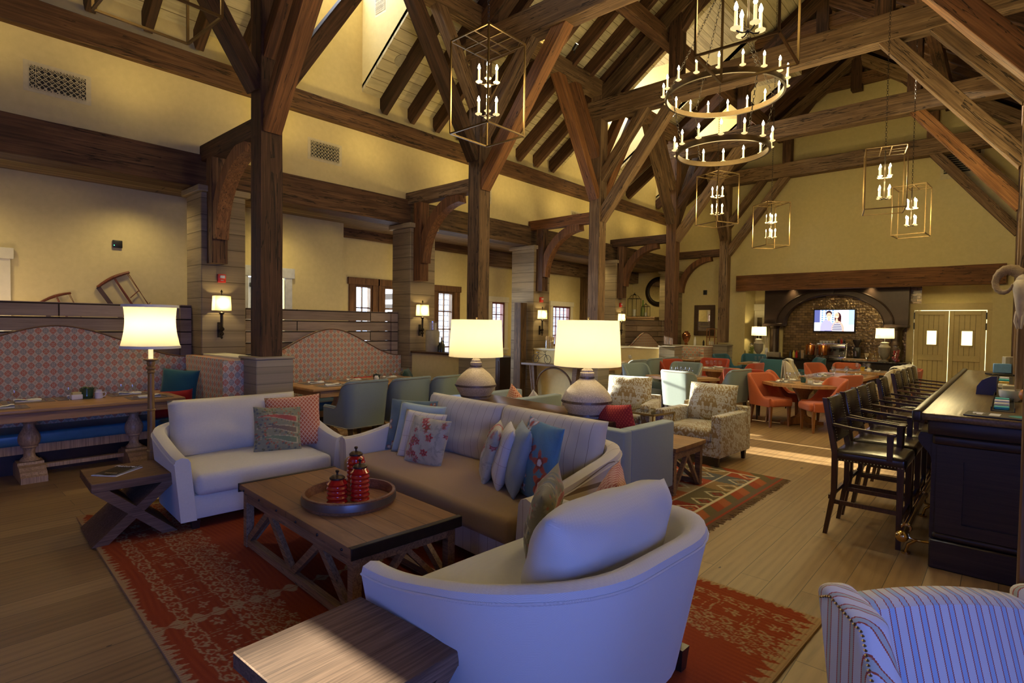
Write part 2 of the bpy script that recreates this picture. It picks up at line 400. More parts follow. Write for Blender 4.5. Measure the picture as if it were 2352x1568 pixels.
def floor_mat():
    m, nt, b = newmat('wide oak floor planks'); v = coords(nt); c3 = xyz(nt, v); w = .185
    br = nt.nodes.new('ShaderNodeTexBrick'); nt.links.new(comb(nt, c3[1], c3[0], 0.0), br.inputs[0])
    br.inputs['Scale'].default_value = 1; br.inputs['Brick Width'].default_value = 1.9; br.inputs['Row Height'].default_value = w
    br.inputs['Mortar Size'].default_value = .0022; br.inputs['Mortar Smooth'].default_value = .1; br.offset = .43
    br.inputs['Color1'].default_value = (.20,.115,.046,1); br.inputs['Color2'].default_value = (.30,.185,.080,1); br.inputs['Mortar'].default_value = (.07,.042,.02,1)
    row = (c3[0]/w).floor()
    g = noise(nt, comb(nt, c3[1]*1.2+row*7.3, c3[0]*13, row*2.1), 1.4, 7, .6, 1.8)
    w2 = nt.nodes.new('ShaderNodeTexWave'); w2.wave_type = 'RINGS'; w2.inputs['Scale'].default_value = 1.6; w2.inputs['Distortion'].default_value = 5
    w2.inputs['Detail'].default_value = 3; nt.links.new(comb(nt, c3[1]*.35+row*5.1, c3[0]*5, row), w2.inputs[0])
    k = voro(nt, comb(nt, c3[1]*1.0, c3[0]*2.6, 0.0), 1.25); knot = E(nt, k.outputs[0])
    c = mix(nt, 1.0, br.outputs[0], ramp(nt, g*.75+E(nt, w2.outputs[1])*.22, [(.2, (.72,.68,.64)), (.5, (1,1,1)), (.85, (1.18,1.15,1.1))]), 'MULTIPLY')
    c = mix(nt, knot.lt(.045)*g.gt(.35), c, (.05,.028,.014))
    big = noise(nt, v, .6, 3); c = mix(nt, .5, c, mix(nt, big, (.13,.08,.04), (.36,.24,.13)), 'MIX') if False else c
    base(nt, b, c); setin(b, .48, 0, .4)
    bump(nt, b, g*.4-E(nt, br.outputs['Fac'])*2, .25, .003); return m
M['floor'] = floor_mat()
M['ceil'] = boards('painted ceiling boards', (.50,.43,.26), (.53,.46,.28), .15, 0, 1, .03, .8, mortar=(.16,.12,.06), len_=40, bmp=.15)
M['greyplank'] = boards('weathered barn boards', (.42,.32,.24), (.23,.17,.125), .165, 2, 1, .05, .85, mortar=(.03,.02,.012), len_=2.1, bmp=.8)
M['pillar'] = boards('board formed pier', (.29,.225,.135), (.235,.175,.10), .215, 2, 0, .02, .85, mortar=(.09,.065,.035), len_=9, bmp=.5)
M['base_s'] = boards('board formed plinth', (.30,.26,.20), (.25,.21,.15), .19, 2, 0, .015, .8, mortar=(.12,.10,.07), len_=9, bmp=.4)
M['soffit'] = boards('aged soffit boards', (.30,.21,.12), (.22,.15,.08), .14, 0, 1, .05, .8, mortar=(.03,.02,.01), len_=4, bmp=.5)
M['dark_room'] = flat('shadowed hall wall', (.35,.29,.17), .9)
M['bronze'] = flat('aged brass', (.36,.24,.10), .32, 1.0, coat=0)
M['iron'] = flat('dark iron', (.035,.025,.018), .45, .7)
M['black'] = flat('black plastic', (.012,.011,.010), .4)
M['red_alarm'] = flat('red enamel', (.62,.03,.02), .4)
M['white'] = flat('white china', (.80,.77,.70), .25, coat=.3, var=-.08)
M['linen'] = fabric('white napkin linen', (.80,.76,.66))
M['glass'] = glass('clear glass')
M['pane'] = pane('window glass')
M['bulb'] = emissive('lit candle bulb', (1,.80,.42), 55)
M['candle'] = flat('ivory candle sleeve', (.85,.72,.42), .5)
M['candle'].node_tree.nodes['Principled BSDF'].inputs['Emission Color'].default_value = (1,.75,.32,1)
M['candle'].node_tree.nodes['Principled BSDF'].inputs['Emission Strength'].default_value = .9
M['shade'] = shade('lit linen lamp shade', (.90,.83,.66), .62)
M['shade_s'] = shade('lit sconce shade', (.92,.80,.46), 1.25)
# ---------------------------------------------------------------- the setting
YP = [2.87, 6.23, 9.61, 13.0, 16.4]           # the five timber frames down the hall
XL, XR, XC = -6.285, .175, -3.055             # post rows and ridge
WL, WR = -8.05, 1.94                          # upper walls
SL = .70; ZW = 5.42                           # roof slope, height of ceiling at the upper walls
ZT = ZW+SL*(XC-WL)
def zc(x): return ZW+SL*((x-WL) if x < XC else (WR-x))
struct('floor', MB().box(-9.9, 2.9, -3.9, 18.6, -.1, 0), M['floor'], 'wide plank oak floor of the hall', 'floor')
# outer left wall with openings, steps out where the glazed doors begin
def wall_with_holes(name, x, y0, y1, z0, z1, holes, th, mat, label, axis='x'):
    mb = MB(); ys = sorted({y0, y1, *[h[0] for h in holes], *[h[1] for h in holes]})
    for a, b in zip(ys, ys[1:]):
        hs = sorted([(h[2], h[3]) for h in holes if h[0] <= a and h[1] >= b]); z = z0
        for h0, h1 in hs:
            if h0 > z: (mb.box(x-th, x, a, b, z, h0) if axis == 'x' else mb.box(a, b, x, x+th, z, h0))
            z = h1
        if z < z1: (mb.box(x-th, x, a, b, z, z1) if axis == 'x' else mb.box(a, b, x, x+th, z, z1))
    return struct(name, mb, mat, label, 'wall')
wall_with_holes('wall_left', -9.0, -3.9, 5.5, 0, 3.62, [(3.78, 4.42, 0, 2.36), (-.4, .88, .9, 2.35)], .12, M['wall'], 'cream plaster wall of the left aisle behind the booths')
wall_with_holes('wall_left_outer', -9.6, 5.4, 17.0, 0, 3.62, [(6.10, 6.52, .25, 2.39), (6.78, 7.75, .25, 2.39), (8.22, 8.72, .25, 2.37), (9.98, 10.46, 1.04, 2.20), (12.45, 13.3, 1.04, 2.18)], .14, M['wall'], 'cream plaster wall with glazed doors and small windows')
struct('wall_left_return', MB().box(-9.62, -9.12, 5.4, 5.5, 0, 3.62), M['wall'], 'short return where the left aisle wall steps back', 'wall')
struct('wall_left_upper', MB().box(WL-.14, WL, -3.9, 3.3, 3.55, ZW).box(WL-.14, WL, 3.3, 5.25, 3.55, 6.95).box(WL-.14, WL, 3.3, 5.25, 7.85, 8.1)
       .box(WL-.14, WL, 5.25, 10.75, 3.55, ZW).box(WL-.14, WL, 10.75, 12.7, 3.55, 6.95).box(WL-.14, WL, 10.75, 12.7, 7.85, 8.1)
       .box(WL-.14, WL, 12.7, 14.1, 3.55, ZW).box(WL-.14, WL, 14.1, 15.45, 3.55, 6.95).box(WL-.14, WL, 14.1, 15.45, 7.85, 8.1).box(WL-.14, WL, 15.45, 17, 3.55, ZW), M['wall'], 'cream plaster upper wall above the left aisle beam', 'wall')
struct('wall_right_upper', MB().box(WR, WR+.14, -3.9, 17, 2.9, ZW+.02), M['wall'], 'cream plaster upper wall on the bar side', 'wall')
wall_with_holes('wall_right', 2.6, -3.9, 18.5, 0, 3.0, [], .12, M['wall'], 'cream wall of the bar side')
wall_with_holes('wall_back', -3.9, -9.1, 2.7, 0, 5.4, [], .12, M['wall'], 'cream wall at the near end of the hall', 'y')
struct('ceiling_bar', MB().box(WR, 2.7, -3.9, 17, 2.95, 3.05), M['ceil'], 'flat low ceiling over the bar service side', 'ceiling')
struct('wall_gable_near', MB().prism([(-8.1, 5.3), (2, 5.3), (XC, ZT+.1)], -4.0, -3.9, 'y'), M['wall'], 'cream gable wall at the near end', 'wall')
# far gable wall with the bar niche opening
g = MB(); Y0 = 16.9
g.prism([(-9.75, 0), (-5.84, 0), (-5.84, 3.0), (-9.75, 3.0)], Y0, Y0+.15)
g.prism([(-.295, 0), (2.7, 0), (2.7, 3.0), (-.295, 3.0)], Y0, Y0+.15)
g.prism([(-9.75, 3.0), (2.7, 3.0), (2.7, 3.62), (WR, 3.62), (WR, ZW+.1), (XC, ZT+.1), (WL, ZW+.1), (WL, 3.62), (-9.75, 3.62)], Y0, Y0+.15)
g.prism([(-5.84, 2.88), (-.295, 2.88), (-.295, 3.0), (-5.84, 3.0)], Y0, Y0+.15)
struct('wall_far', g, M['wall'], 'tall cream gable wall at the far end of the hall', 'wall')
# niche shell behind the gable wall
struct('wall_niche_back', MB().box(-6.0, -.1, 17.75, 17.9, 0, 3.0), M['wall'], 'cream wall at the back of the coffee bar niche', 'wall')
struct('wall_niche_left', MB().box(-5.99, -5.84, Y0+.15, 17.75, 0, 3.0), M['wall'], 'cream left cheek of the coffee bar niche', 'wall')
struct('wall_niche_right', MB().box(-.295, -.15, Y0+.15, 17.75, 0, 3.0), M['wall'], 'cream right cheek of the coffee bar niche', 'wall')
struct('ceiling_niche', MB().box(-5.99, -.15, Y0+.15, 17.9, 2.9, 3.0), M['wall'], 'flat ceiling of the coffee bar niche', 'ceiling')
# aisle ceiling
struct('ceiling_aisle', MB().box(-9.1, WL, -3.9, 5.45, 3.42, 3.55).box(-9.75, WL, 5.45, 17, 3.42, 3.55), M['soffit'], 'low boarded soffit over the left aisle', 'ceiling')
# sloped ceilings with three dormers
def slope(name, xa, xb, ranges, label):
    mb = MB()
    for a, b, x0 in ranges:
        x_0 = x0 if x0 is not None else xa
        mb.prism([(x_0, zc(x_0)), (xb, zc(xb)), (xb, zc(xb)+.12), (x_0, zc(x_0)+.12)], a, b)
    return struct(name, mb, M['ceil'], label, 'ceiling')
XD = -4.4
slope('ceiling_left_slope', WL-.2, XC, [(-3.9, 3.3, None), (3.3, 5.25, XD), (5.25, 10.75, None), (10.75, 12.7, XD), (12.7, 14.1, None), (14.1, 15.45, XD), (15.45, 17, None)], 'boarded ceiling slope on the left of the ridge')
slope('ceiling_right_slope', WR+.2, XC, [(-3.9, 17, None)], 'boarded ceiling slope on the bar side of the ridge')
for i, (a, b) in enumerate(((3.3, 5.25), (10.75, 12.7), (14.1, 15.45))):
    lb = ('nearest', 'middle', 'farthest')[i]
    for y, nm in ((a, 'near'), (b, 'far')):
        s = -1 if nm == 'near' else 1
        mb = MB().prism([(WL-.1, ZW), (XD, zc(XD)), (XD, 8.06), (WL-.1, 8.06)], y, y+s*.08)
        struct('wall_dormer_'+nm, mb, M['wall'], f'{nm} cheek of the {lb} roof dormer', 'wall')
    struct('ceiling_dormer', MB().box(WL-.14, XD+.3, a, b, 8.02, 8.12), M['ceil'], f'boarded ceiling of the {lb} roof dormer', 'ceiling')
# ---------------------------------------------------------------- timber frame
def beam(name, label, p, q, w, h, mat, cat='beam', group=None, up=(0,0,1), jit=.004, bev=.008, roll0=None):
    p = Vector(p); q = Vector(q); L = (q-p).length; n = max(2, int(L/.5)); rows = []
    for i in range(n+1):
        x = L*i/n; j = lambda: rnd.uniform(-jit, jit)
        a, b, c = w/2, h/2, bev
        rows.append([(x, -a+c+j(), -b+j()), (x, a-c+j(), -b+j()), (x, a+j(), -b+c), (x, a+j(), b-c), (x, a-c, b+j()), (x, -a+c, b+j()), (x, -a+j(), b-c), (x, -a+j(), -b+c)])
    mb = MB().sheet(rows, smooth=False, closed=True)
    k = 8; mb.f.append(list(range(k))[::-1]); mb.sm.append(False); mb.mi.append(0); mb.f.append([n*k+i for i in range(k)]); mb.sm.append(False); mb.mi.append(0)
    o = mb.obj(name, mat); d = (q-p).normalized(); u = Vector(up)
    y = u.cross(d).normalized(); z = d.cross(y)
    o.matrix_world = Matrix(((d.x, y.x, z.x, p.x), (d.y, y.y, z.y, p.y), (d.z, y.z, z.z, p.z), (0,0,0,1)))
    o['kind'] = 'structure'; o['label'] = label; o['category'] = cat
    if group: o['group'] = group
    return o
ORD = ['nearest', 'second', 'third', 'fourth', 'farthest']
T, TG, TF = M['timber'], M['timber_grey'], M['timber_gold']
PM = [T, TG, TG, T, TG]
for i, y in enumerate(YP):
    o = ORD[i]
    for X, side, s in ((XL, 'left', 1), (XR, 'bar side', -1)):
        zb = 1.2 if X == XL else 0
        beam('timber_post', f'{o} square timber post of the {side} row', (X, y, zb), (X, y, 6.2), .25, .25, PM[i], 'post', up=(0,1,0))
        if X == XL:
            z1 = (1.25, 1.18, 1.16, 1.165, 1.13)[i]
            struct('post_plinth', MB().rbox(X-.21, X+.21, y-.21, y+.21, 0, z1-.03, .008, 1).rbox(X-.225, X+.225, y-.225, y+.225, z1-.03, z1, .008, 1), M['base_s'], f'grey board-marked plinth under the {o} timber post', 'plinth')
        fx = X+s*.12
        bm_ = [TF, TF, TG, TF, TG][i]
        beam('knee_brace', f'long brace from {o} {side} post to its tie beam', (fx-s*.05, y, 3.78), (fx+s*1.62, y, 5.95), .20, .20, TF if i in (0, 1) else (TG if s > 0 else (TF if i == 3 else TG)), 'brace')
        beam('knee_brace', f'short brace from {o} {side} post to its tie beam', (fx-s*.05, y, 4.58), (fx+s*1.05, y, 5.95), .18, .18, [TF, TG, TG, T, TG][i], 'brace')
        for t in (-1, 1):
            if (i == 4 and t > 0): continue
            w = 'towards' if t < 0 else 'away from'
            beam('knee_brace', f'long brace of the {o} {side} post rising {w} the lounge', (X, y+t*.10, 4.2), (X, y+t*1.45, 6.3), .18, .20, [T, T, TF, TG, TG][i], 'brace', up=(1,0,0))
            if i > 0: beam('knee_brace', f'short brace of the {o} {side} post rising {w} the lounge', (X, y+t*.10, 5.02), (X, y+t*.93, 6.3), .16, .18, [T, TG, TF, TG, TG][i], 'brace', up=(1,0,0))
    ym = y
    beam('tie_beam', f'{o} horizontal tie beam across the hall', (XL-.2, ym, 5.935), (XR+.2, ym, 5.935), .26, .39, TG, 'beam')
    for s, side in ((1, 'left'), (-1, 'bar side')):
        X0 = XL if s > 0 else XR
        beam('principal_rafter', f'{o} heavy principal rafter on the {side}', (X0+s*.08, y, 6.20), (XC-s*.02, y, 6.20+.72*3.13), .24, .26, T if i % 2 else TG, 'rafter')
        xq = XC-s*1.585
        beam('queen_post', f'upright strut on the {o} tie beam, {side}', (xq, y, 6.12), (xq, y, 7.25), .22, .24, T, 'post', up=(0,1,0))
        beam('strut', f'slanting strut above the {o} tie beam, {side}', (xq, y, 6.95), (XC-s*.95, y, 7.75), .16, .18, T, 'brace')
    beam('collar_beam', f'{o} collar beam high under the ridge', (XC-1.35, y, 7.93), (XC+1.35, y, 7.93), .2, .26, T, 'beam')
    beam('king_post', f'short king post under the ridge of the {o} frame', (XC, y, 7.66), (XC, y, 8.6), .24, .24, T, 'post', up=(0,1,0))
    # aisle tie, wall corbel and curved brace
    beam('aisle_tie', f'short tie from the {o} left post to the aisle wall', (WL+.02, y, 3.83), (XL-.12, y, 3.83), .19, .21, [T, TG, TF, T, T][i], 'beam')
    if i < 4:
        beam('wall_corbel', f'upright timber corbel on the pier beside the {o} left post', (-7.71, y, 2.38), (-7.71, y, 3.73), .19, .19, [T, TF, T, T][i], 'post', up=(0,1,0))
    c = MB(); pts = []; n = 14
    outer = []; inner = []
    for k in range(n+1):
        t = k/n; a = PI-(PI/2)*t*.97
        outer.append((-6.64+1.07*math.cos(a), 2.70+1.07*math.sin(a))); inner.append((-6.62+.93*math.cos(a), 2.68+.93*math.sin(a)))
    rows = [[(ox, -.085, oz), (ox, .085, oz), (ix, .085, iz), (ix, -.085, iz)] for (ox, oz), (ix, iz) in zip(outer, inner)]
    c.sheet(rows, smooth=False, closed=True); c.f += [[0,1,2,3], [n*4+3, n*4+2, n*4+1, n*4]]; c.sm += [False]*2; c.mi += [0]*2
    o2 = c.obj('curved_brace', M['bracket'], loc=(0, y, 0)); o2['kind'] = 'structure'; o2['label'] = f'curved bracket under the tie of the {o} left post'; o2['category'] = 'brace'
    for s in (1,):
        pass
# lengthwise beams
for X, side in ((XL, 'left'), (XR, 'bar side')):
    beam('purlin', f'lower lengthwise purlin over the {side} posts', (X, -3.8, 6.35), (X, 16.85, 6.35), .25, .29, TG, 'beam')
for X, side in ((XC-1.87, 'left'), (XC+1.87, 'bar side')):
    beam('purlin', f'middle lengthwise purlin of the {side} roof slope', (X, -3.8, 6.98), (X, 16.85, 6.98), .2, .26, T, 'beam')
beam('ridge_beam', 'ridge beam at the top of the roof', (XC, -3.8, ZT-.3), (XC, 16.85, ZT-.3), .18, .34, T, 'beam')
beam('wall_beam', 'upper timber band along the left upper wall', (WL+.04, -3.8, 4.925), (WL+.04, 16.85, 4.925), .14, .31, T, 'beam')
beam('wall_beam', 'timber band along the upper wall of the bar side', (WR-.04, -3.8, 4.925), (WR-.04, 16.85, 4.925), .14, .31, T, 'beam')
for a, b, nm, mt in ((-3.8, 6.2, 'lounge', T), (6.2, 16.88, 'far', TG)):
    beam('aisle_beam', f'deep timber beam over the left aisle piers, {nm} half', (WL-.10, a, 3.60), (WL-.10, b, 3.60), .36, .43, mt, 'beam')
beam('aisle_beam', 'timber band under the soffit above the glazed doors', (-9.48, 5.52, 3.38), (-9.48, 9.4, 3.38), .22, .22, T, 'beam')
beam('aisle_beam', 'timber band under the soffit above the small windows', (-9.46, 9.4, 3.24), (-9.46, 16.8, 3.24), .26, .34, TG, 'beam')
beam('timber_post', 'upright plank post by the small far window of the aisle', (-9.5, 13.9, 0), (-9.5, 13.9, 3.1), .3, .2, TG, 'post', up=(0,1,0))
beam('timber_post', 'upright timber in front of the third pier', (-8.03, 9.28, 0), (-8.03, 9.28, 2.12), .2, .2, TG, 'post', up=(0,1,0))
beam('niche_beam', 'massive cracked timber beam over the coffee bar niche', (-6.06, 16.84, 2.94), (-.08, 16.84, 2.94), .26, .45, TF, 'beam')
for s, X0 in ((1, WL), (-1, WR)):
    y = -3.6; k = 0
    while y < 16.8:
        if not (s > 0 and (3.35 < y < 5.2 or 10.8 < y < 12.65 or 14.15 < y < 15.4)):
            xa, xb = (X0, XC-.08) if s > 0 else (X0, XC+.08)
            beam('common_rafter', 'dark sawn rafter under the '+('left' if s > 0 else 'bar side')+' ceiling slope', (xa, y, zc(X0)-.16), (xb, y, ZT-.16), .10, .27, M['rafter'], 'rafter', 'common rafters of the '+('left' if s > 0 else 'bar side')+' slope', jit=.002)
        y += .578; k += 1
# piers
for i, y in enumerate(YP[:5]):
    yc = y+.12; zt = 3.3
    if i == 4: yc = 16.62
    x0 = -8.32 if i != 2 else -8.46
    mb = MB().rbox(x0, -7.8, yc-.28, yc+.28 if i < 4 else 16.88, 0, zt, .01, 1).rbox(x0-.05, -7.75, yc-.33, yc+.33 if i < 4 else 16.88, zt, zt+.08, .01, 1)
    struct('pillar', mb, M['pillar'], f'board-marked square pier of the aisle beside the {ORD[i]} timber post', 'pillar')
    if i in (0, 1, 2, 3, 4):
        zk = (1.215, 1.16, 1.13, 1.11, 1.08)[i]
        mb = MB().box(-7.8, XL-.2, y-.11, y+.11, 0, zk-.035)
        kw = struct('knee_wall', mb, M['wall'], f'low cream wall between the pier and the {ORD[i]} post', 'wall')
        struct('knee_wall_cap', MB().rbox(-7.82, XL-.2, y-.14, y+.14, zk-.035, zk, .006, 1), M['wall_trim'] if i != 1 else T, f'cap board of the low wall at the {ORD[i]} post', 'trim')
# barn-board partitions behind the booths
for i, (a, b) in enumerate(((-3.8, 2.70), (3.28, 6.06), (13.42, 16.4))):
    mb = MB(); 
    for k in range(11):
        z0 = k*.167; j = rnd.uniform(0, .012)
        z1 = z0+.16
        mb.box(-8.24-j, -8.19-j+.02, a, b-.13, z0, min(z1, 1.84))
    mb.box(-8.26, -8.13, b-.13, b, 0, 1.84)
    struct('wall_partition', mb, M['greyplank'], ('weathered barn-board partition behind the nearest booth', 'weathered barn-board partition behind the second booth', 'weathered barn-board partition behind the far booth')[i], 'partition')
# ---------------------------------------------------------------- upholstery kit
F = {}
F['ivory'] = herring('ivory herringbone weave', (.46,.43,.38), (.60,.57,.50), .0075)
F['ivory_l'] = fabric('ivory upholstery', (.62,.58,.48), sc=500)
F['sofa'] = stripes('cream ticking with fine brown lines', (.60,.54,.43), [(.5, .016, (.20,.15,.10))], 0, .085)
F['sofa_seat'] = fabric('golden brown seat cloth', (.36,.22,.075), sc=600)
F['bluegrey'] = fabric('blue grey upholstery', (.20,.25,.24), sc=500)
F['clubgrey'] = fabric('grey blue tweed', (.25,.30,.32), sc=350, bmp=.4)
F['coral'] = fabric('coral woven upholstery', (.52,.145,.06), (.40,.09,.035), sc=260, bmp=.5)
F['red'] = fabric('brick red upholstery', (.36,.055,.025), sc=300)
F['teal'] = fabric('teal upholstery', (.045,.13,.16), sc=300)
F['teal_vinyl'] = flat('teal blue vinyl', (.035,.15,.24), .32, spec=.5)
F['leather'] = flat('dark brown leather', (.022,.011,.009), .25, spec=.7)
F['booth_x'] = medallion('medallion print', 1, 2)
F['booth_y'] = medallion('medallion print, side panel', 0, 2)
F['piping'] = flat('brown welt cord', (.14,.07,.035), .6)
F['legdark'] = flat('dark stained leg', (.03,.014,.009), .35)
F['legwarm'] = wood('warm beech leg', (.16,.06,.02), (.30,.12,.04), (.42,.19,.07), 3, .4, 0, bmp=.2, axis=2)
F['damask'] = damask('gold and silver damask', (.47,.45,.37), (.27,.18,.065), 8)
F['wing'] = None
F['lattice'] = lattice('orange trellis cushion cloth', (.52,.14,.06), (.66,.42,.26), .034)
F['lattice2'] = lattice('rust trellis cushion cloth', (.42,.10,.06), (.55,.33,.24), .042)
F['reddot'] = lattice('red dotted cushion cloth', (.55,.07,.04), (.30,.02,.02), .03, hw=.22)
F['skyblue'] = fabric('pale blue cushion linen', (.33,.43,.47), sc=400)
F['greyblue'] = fabric('grey blue cushion linen', (.27,.33,.34), sc=400)
F['check'] = stripes('cream cushion with thin check', (.60,.56,.50), [(.5, .018, (.26,.18,.15))], 0, .075, cross=(.13, .01, (.35,.27,.22), 2))
F['tealcush'] = fabric('teal cushion cloth', (.02,.11,.14)); F['redcush'] = fabric('red cushion cloth', (.42,.02,.015)); F['greencush'] = fabric('dark green cushion cloth', (.03,.075,.06))
F['paint'] = attrmat('printed cushion cotton'); F['rugpaint'] = attrmat('hand tufted wool', 1.0, 160, 0, bst=.8)

def pillow(name, w, h, t, mat, label, cat, loc, rot, parent=None, group=None, n=14, paint=None, pinch=.05, seed=0, ex=.62):
    """square cushion: stands in its local XZ plane, thickness along Y, origin at the middle of its lower edge"""
    rr = random.Random(seed+int(w*1000)); ph = [rr.uniform(0, 6) for _ in range(8)]; vs = []; fs = []
    for s in (-1, 1):
        for j in range(n+1):
            for i in range(n+1):
                u = -1+2*i/n; v = -1+2*j/n
                e = (max(0, 1-abs(u)**2.6)*max(0, 1-abs(v)**2.6))**ex
                x = u*(1-pinch*(1-v*v)*abs(u)); z = v*(1-pinch*(1-u*u)*abs(v))
                wr = .05*math.sin(5*u+ph[0]+2*v)*math.cos(4*v+ph[1])+.03*math.sin(11*u*v+ph[2])+.03*math.sin(9*v+ph[3])*abs(u)
                vs.append((x*w/2, s*t/2*e*(1+wr*1.6), (z+1)*h/2-.0*abs(u)))
    N = (n+1)**2
    for s in (0, 1):
        for j in range(n):
            for i in range(n):
                a = s*N+j*(n+1)+i; f = (a, a+1, a+n+2, a+n+1); fs.append(f if s == 0 else f[::-1])
    mb = MB().add(vs, fs, True); o = mb.obj(name, mat, parent, loc, rot)
    bm = bmesh.new(); bm.from_mesh(o.data); bmesh.ops.remove_doubles(bm, verts=bm.verts[:], dist=1e-5); bm.to_mesh(o.data); bm.free()
    if paint:
        co_ = np.array([v.co[:] for v in o.data.vertices]); U = (co_[:,0]+w/2)/w; V = co_[:,2]/h; c = paint(U, V, co_[:,1] < 0)
        ca = o.data.color_attributes.new('pattern', 'FLOAT_COLOR', 'POINT'); buf = np.ones((len(U), 4), np.float32); buf[:,:3] = c
        ca.data.foreach_set('color', buf.ravel())
    if label: tag(o, label, cat, group)
    return o
def floral(bg, cols, leaf, seed, nf=16, size=.09, line=None):
    rg = np.random.RandomState(seed); pts = rg.rand(nf, 2); ks = rg.randint(0, len(cols), nf); sz = size*(.6+.7*rg.rand(nf)); an = rg.rand(nf)*6; lf = rg.rand(nf*3, 2); la = rg.rand(nf*3)*3.1
    def f(U, V, front):
        c = np.tile(np.array(bg, float), (len(U), 1)); c *= (1+.06*np.sin(U*23+V*17))[:,None]
        for (x, y), a in zip(lf, la):
            dx, dy = U-x, V-y; p = dx*np.cos(a)+dy*np.sin(a); q = -dx*np.sin(a)+dy*np.cos(a); c[(p/(size*.8))**2+(q/(size*.26))**2 < 1] = leaf
        for (x, y), k, s, a in zip(pts, ks, sz, an):
            dx, dy = U-x, V-y; r = np.hypot(dx, dy); t = np.arctan2(dy, dx)
            pr = s*(.72+.28*np.cos(5*t+a)); m = r < pr
            if line is not None: c[r < pr*1.18] = line
            c[m] = cols[k]; c[r < s*.55] = np.array(cols[k])*.55; c[r < s*.32] = np.array(cols[(k+1) % len(cols)])
        return np.clip(c, 0, 1)
    return f
def paisley(bg, seed):
    rg = np.random.RandomState(seed); ns = rg.rand(260, 2); cc = rg.randint(0, 4, 260); pal = np.array([(.16,.15,.07), (.36,.13,.07), (.30,.27,.14), (.12,.13,.12)])
    def f(U, V, front):
        c = np.tile(np.array(bg, float), (len(U), 1))
        for (x, y), k in zip(ns, cc): c[np.hypot(U-x, (V-y)) < .021] = pal[k]
        for y0, colr in ((.74, (.42,.10,.07)), (.28, (.17,.22,.12)), (.5, (.19,.14,.10))):
            w_ = .055*np.clip((U-.05)*1.6, .2, 1); m = (np.abs(V-y0-.04*np.sin(U*5)) < w_) & (U > .08) & (U < .86); e = (np.abs(V-y0-.04*np.sin(U*5)) < w_*1.35) & (U > .06) & (U < .9)
            c[e & ~m] = (.46,.40,.24); c[m] = np.array(colr)
        return c
    return f
def shell(mb, path, hts, z0, th, zin=None, cap=True, flare=0, r=None, lean=None):
    """upholstered wall following a plan path; returns the rail along its outer top edge"""
    P_ = [Vector((p[0], p[1], 0)) for p in path]; N = len(P_); rows = []; rail = []; r = r or th*.5
    for i, p in enumerate(P_):
        d = (P_[min(i+1, N-1)]-P_[max(i-1, 0)]).normalized(); nrm = Vector((d.y, -d.x, 0))  # to the outside when the path runs anticlockwise seen from above
        h = hts[i]; zi = zin if zin is not None else z0; ln = lean[i] if lean else 0
        def pt(off, z, extra=0):
            q = p+nrm*(off+flare*(z-z0)/(max(hts)-z0)+ln*(z-z0)); return (q.x, q.y, z)
        row = [pt(0, z0), pt(0, (z0+h-r)/2), pt(0, h-r*.9), pt(-r*.28, h-r*.28), pt(-th*.5, h), pt(-th+r*.28, h-r*.28), pt(-th, h-r*.9), pt(-th, (zi+h-r)/2), pt(-th, zi)]
        rows.append(row); rail.append(row[2])
    mb.sheet(rows, True, closed=True, flip=True)
    if cap:
        k = 9; b = len(mb.v)-k*N
        mb.f.append([b+i for i in range(k)]); mb.sm.append(False); mb.mi.append(mb.cur)
        mb.f.append([b+(N-1)*k+i for i in range(k)][::-1]); mb.sm.append(False); mb.mi.append(mb.cur)
    return rail
def upath(w, yf, yb, rc, n=8, squeeze=0, nb=6, na=5):
    """U shaped plan path, open to -Y: right arm front, round the back, left arm front (anticlockwise)"""
    p = []
    for i in range(na): t = i/na; p.append((w/2-squeeze*(1-t)**2, yf+(yb-rc-yf)*t))
    for i in range(n+1): a = (PI/2)*i/n; p.append((w/2-rc+rc*math.cos(a), yb-rc+rc*math.sin(a)))
    for i in range(1, nb): t = i/nb; p.append(((w/2-rc)*(1-2*t), yb))
    q = [(-x, y) for x, y in p[:na+n+1]][::-1]
    return p+q
def smooth01(t): t = max(0, min(1, t)); return t*t*(3-2*t)
def nailrow(rail, step=.028, r=.006, skip=0):
    mb = MB(); pts = [Vector(p) for p in rail]; acc = 0
    for a, b in zip(pts, pts[1:]):
        L = (b-a).length
        while acc < L:
            c = a.lerp(b, acc/L); mb.lathe([(1e-5, -r), (r, 0), (1e-5, r)], c, 5); acc += step
        acc -= L
    return mb
